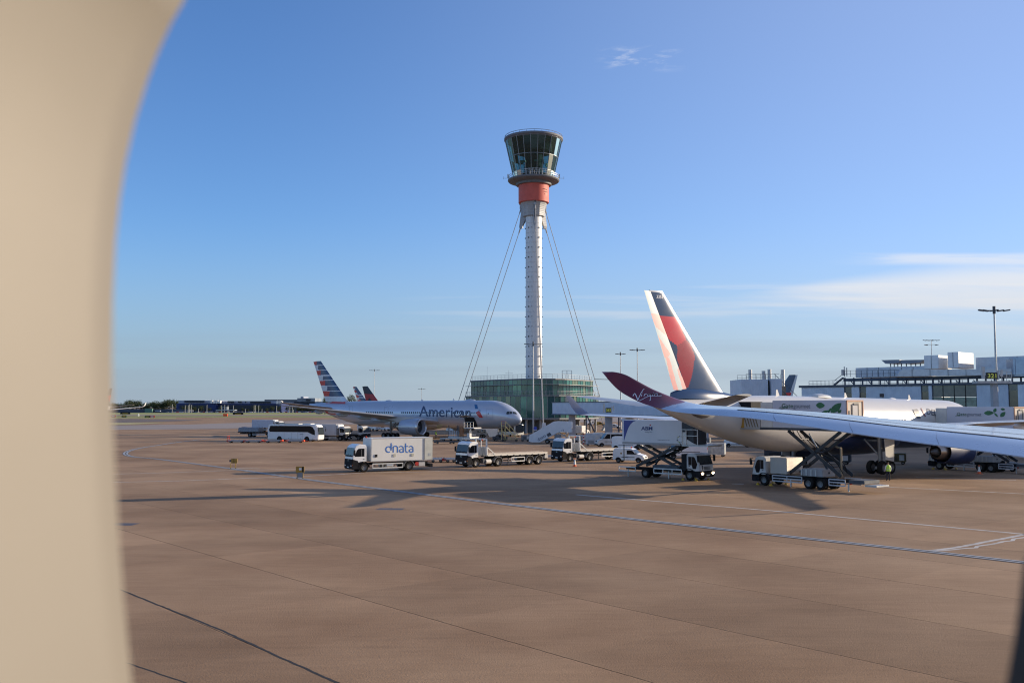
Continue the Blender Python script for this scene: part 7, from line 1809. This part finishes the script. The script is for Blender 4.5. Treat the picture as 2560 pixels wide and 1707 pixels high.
far_building('far_terminal', 'pale stepped building rising behind the dark blue one near the striped tail', [(1990, 2270, 95, 300), (1740, 2900, 155, 340)], [(2250, 2900, 150, 190), (2045, 2090, 70, 96)], [(1935, 2240, 152, 195), (2130, 2200, 110, 140)], YF + 60, (mat('far_pale', (.22, .25, .28), .6, var=.3, nscale=.1), hdark))
t = thing('far_roof', 'long flat grey roof line behind the blue building', 'building'); mb = MB(); far_box(mb, 1470, 2000, 118, 300, YF + 200, 20); mb.build('wall', mat('far_grey', (.12, .14, .16), .7), t, smooth=0)
for k, (x0, x1, y0, y1) in enumerate(((612, 640, 132, 178), (655, 690, 138, 178), (697, 725, 132, 178), (735, 768, 138, 176), (1660, 1690, 142, 186), (1697, 1730, 140, 186), (1738, 1752, 146, 180))):
    lbl = ['leftmost', 'second', 'third', 'fourth'][k] if k < 4 else ['leftmost', 'middle', 'rightmost'][k - 4]
    t = thing('roof_cabin', '%s bright white roof cabin of the %s cluster on the blue building' % (lbl, 'left' if k < 4 else 'right'), 'roof cabin'); mb = MB(); far_box(mb, x0, x1, y0, y1, YF - 2, 4); b = mb.build('cabin_wall', mat('far_white', (.85, .82, .76), .5, var=0), t, smooth=0)
    a = P(*cF((x0 + x1) / 2, y0), YF - 2); MB().tube((a.x, YF - 1, a.z), (a.x, YF - 1, a.z + 2), .15, 6).build('vent_pipe', steel, t)
t = thing('fuel_canopy', 'low white filling station canopy before the blue building', 'canopy'); mb = MB(); far_box(mb, 695, 995, 280, 293, YF - 70, 10); mb.build('roof', hwhite, t, smooth=0)
for x_ in (710, 790, 905, 980): mb = MB(); far_box(mb, x_, x_ + 5, 292, 340, YF - 70, 1); mb.build('post', steel, t, smooth=0)
t = thing('kiosk', 'pale tall kiosk block above the filling station canopy', 'building'); mb = MB(); far_box(mb, 795, 870, 232, 280, YF - 40, 8); mb.build('wall', mat('far_pale', (.22, .25, .28)), t, smooth=0); mb = MB(); far_box(mb, 815, 830, 238, 275, YF - 41, 1); mb.build('window_band', hdark, t, smooth=0)
t = thing('low_shed', 'long low dark sheds behind the far left wing', 'building'); mb = MB(); 
a, b = P(255, 1023, 1120), P(470, 1033, 1120); mb.bx((a.x, 1120, 0), (b.x, 1140, a.z)); mb.build('wall', mat('shed_slate', (.07, .085, .12), .7, var=.4, nscale=.1), t, smooth=0)
a, b = P(362, 1021, 1116), P(380, 1030, 1116); mb = MB(); mb.bx((a.x, 1116, 0), (b.x, 1119, a.z)); mb.build('green_hall', mat('shed_green', (.10, .20, .15), .6), t, smooth=0)
a, b = P(388, 1026, 1112), P(400, 1030, 1112); mb = MB(); mb.bx((a.x, 1112, a.z - 1), (b.x, 1115, a.z)); mb.build('roof', hwhite, t, smooth=0)
# poles in front of the far building
pm_ = mat('pole_pale', (.42, .42, .38), .6)
for k, (x_, y0, y1) in enumerate(((5, 190, 330), (210, 205, 305), (258, 205, 260), (280, 190, 320), (312, 200, 315), (556, 200, 300), (782, 210, 290), (838, 198, 280), (890, 205, 290), (975, 210, 280), (1305, 205, 315), (1328, 205, 310), (1378, 208, 320), (1662, 215, 315), (1872, 220, 320), (1912, 235, 310), (420, 260, 300), (1165, 268, 305), (1430, 268, 320), (1930, 275, 310))):
    a = P(*cF(x_, y0), YF - 55 - (k % 5)); t = thing('lamp_post', 'thin pale lamp post among those before the far blue building', 'lamp post', (a.x, a.y, 0), 0, 'lamp posts across the far car park')
    mb = MB(); mb.tube((0, 0, 0), (0, 0, a.z), .32, 6, r2=.25); mb.build('pole', pm_, t); MB().bx((-1.0, -.3, a.z), (1.0, .3, a.z + .3)).build('lamp_head', dsteel, t)
# parked cars far away
carcol = [mat('far_car_%d' % i, c, .3, coat=.5, var=0) for i, c in enumerate(((.5, .5, .5), (.05, .06, .08), (.16, .17, .19), (.10, .12, .17), (.30, .31, .33), (.25, .03, .03), (.03, .03, .035)))]
cm = []
for m_ in carcol:
    mb = MB(); mb.prism([(-2.2, .25), (-2.25, .85), (-1.5, 1.0), (-1.1, 1.45), (.5, 1.47), (1.2, .98), (2.1, .85), (2.2, .3)], -.9, .9); mb.prism([(-1.45, 1.02), (-1.1, 1.38), (.48, 1.4), (1.1, 1.0)], -.91, .91, 1)
    for x_ in (-1.35, 1.35): mb.lathe([(.01, -.92), (.33, -.92), (.33, .92), (.01, .92)], 10, 2, (x_, 0, .33), 'y')
    cm.append(mb.mesh('car', [m_, swin, rubber], 30, 0))
for k in range(230):
    row = k % 4; px = 420 + (k // 4) * 6.6 + rnd.uniform(-1.2, 1.2) + row * 1.7
    Y = 1098 + row * 9.0; x_ = (px - CX) / FPX * Y; o = link('parked_car', cm[rnd.randrange(7)]); o.location = (x_, Y, .04); o.rotation_euler = (0, 0, R(90 + rnd.uniform(-3, 3) + (180 if rnd.random() < .5 else 0)))
    tag(o, 'tiny car parked in the rows before the far blue building', 'car', 'cars in the far car park')

# ------------------------------------------------------------------ trees
leaf = [mat('foliage_%d' % i, c, .8, var=.5, nscale=.25, spec=.2) for i, c in enumerate(((.035, .052, .022), (.050, .068, .026), (.065, .080, .036)))]
bark = mat('bark', (.06, .045, .035), .9)
def tree_mesh(seed, h, w, n):
    r_ = random.Random(seed); cl = [(r_.uniform(-.32, .32) * w, r_.uniform(-.32, .32) * w, h * r_.uniform(.35, .82), w * r_.uniform(.16, .34)) for _ in range(13)]
    mb = MB()
    for _ in range(n):
        c = r_.choice(cl); d = Vector((r_.gauss(0, 1), r_.gauss(0, 1), r_.gauss(0, .9))).normalized() * c[3] * r_.uniform(.55, 1.05)
        p = Vector(c[:3]) + d; u = Vector((r_.gauss(0, 1), r_.gauss(0, 1), r_.gauss(0, 1))).normalized(); v = u.cross(Vector((r_.gauss(0, 1), r_.gauss(0, 1), r_.gauss(0, 1)))).normalized(); s_ = r_.uniform(.28, .55) * h / 14
        mb.add([p - u * s_, p - v * s_ * .7, p + u * s_, p + v * s_ * .7], [(0, 1, 2, 3)], r_.choice((0, 1, 1, 2)))
    crown = mb.mesh('crown', leaf, 0); mb = MB(); mb.tube((0, 0, 0), (0, 0, h * .55), h * .03, 8, r2=h * .014)
    for c in cl[:5]: mb.tube((0, 0, h * .3), c[:3], h * .014, 5, r2=h * .005)
    return crown, mb.mesh('trunk', bark, 40)
tms = [tree_mesh(s_, 14, 13, 1000) for s_ in range(5)]
def tree(px, py, Y, w=1.0, label=None, name='tree', cat='tree', group='trees on the far skyline'):
    top = P(px, py, Y); t = thing(name, label, cat, (top.x, Y, 0), rnd.uniform(0, 6), group)
    k = rnd.randrange(5); sc = max(.2, top.z / 13.3); c = link('crown', tms[k][0], t); u = link('trunk', tms[k][1], t); c.scale = (sc * w, sc * w, sc); u.scale = (sc, sc, sc)
    return t
sky_t = [(262, 1010), (272, 1007), (285, 1009), (296, 1008), (308, 1010), (322, 1002), (333, 1001), (343, 1002), (352, 1009), (362, 1011), (372, 1007), (381, 1003), (388, 1003), (397, 1009), (406, 1010), (416, 1002), (424, 1001), (432, 1000), (440, 1003), (447, 1004), (410, 1008), (366, 1012), (315, 1010), (290, 1013), (455, 1010), (244, 1009), (232, 1006)]
for i, (x_, y_) in enumerate(sky_t): tree(x_ + rnd.uniform(-1, 1), y_ - 1, 1180 + (i % 4) * 16, 1.15, 'dark bushy tree in the wood at the far left skyline')
for i, x_ in enumerate((458, 470, 482, 500, 521, 545, 552, 586, 604, 616, 632, 644, 664, 676, 694, 716, 728, 740, 752, 764)): tree(x_ + 3, 1017 + rnd.uniform(-3, 5), 1135 - (i % 3) * 5, .9, 'small dark tree in front of the far blue building', group='trees before the blue building')
tree(877, 988, 640, .62, 'single tree showing above the grey airliner beside the striped tail', group='trees behind the grey airliner'); 
tree(813, 990, 900, .3, 'slim pole-like tree left of the big striped tail', group='trees behind the grey airliner')
for i, x_ in enumerate((770, 784, 800, 812, 826, 842, 858)): tree(x_, 1014 + rnd.uniform(-2, 3), 1130, 1.0, 'low tree just left of the grey airliner on the far side', group='low trees left of the grey airliner')
print('DONE')
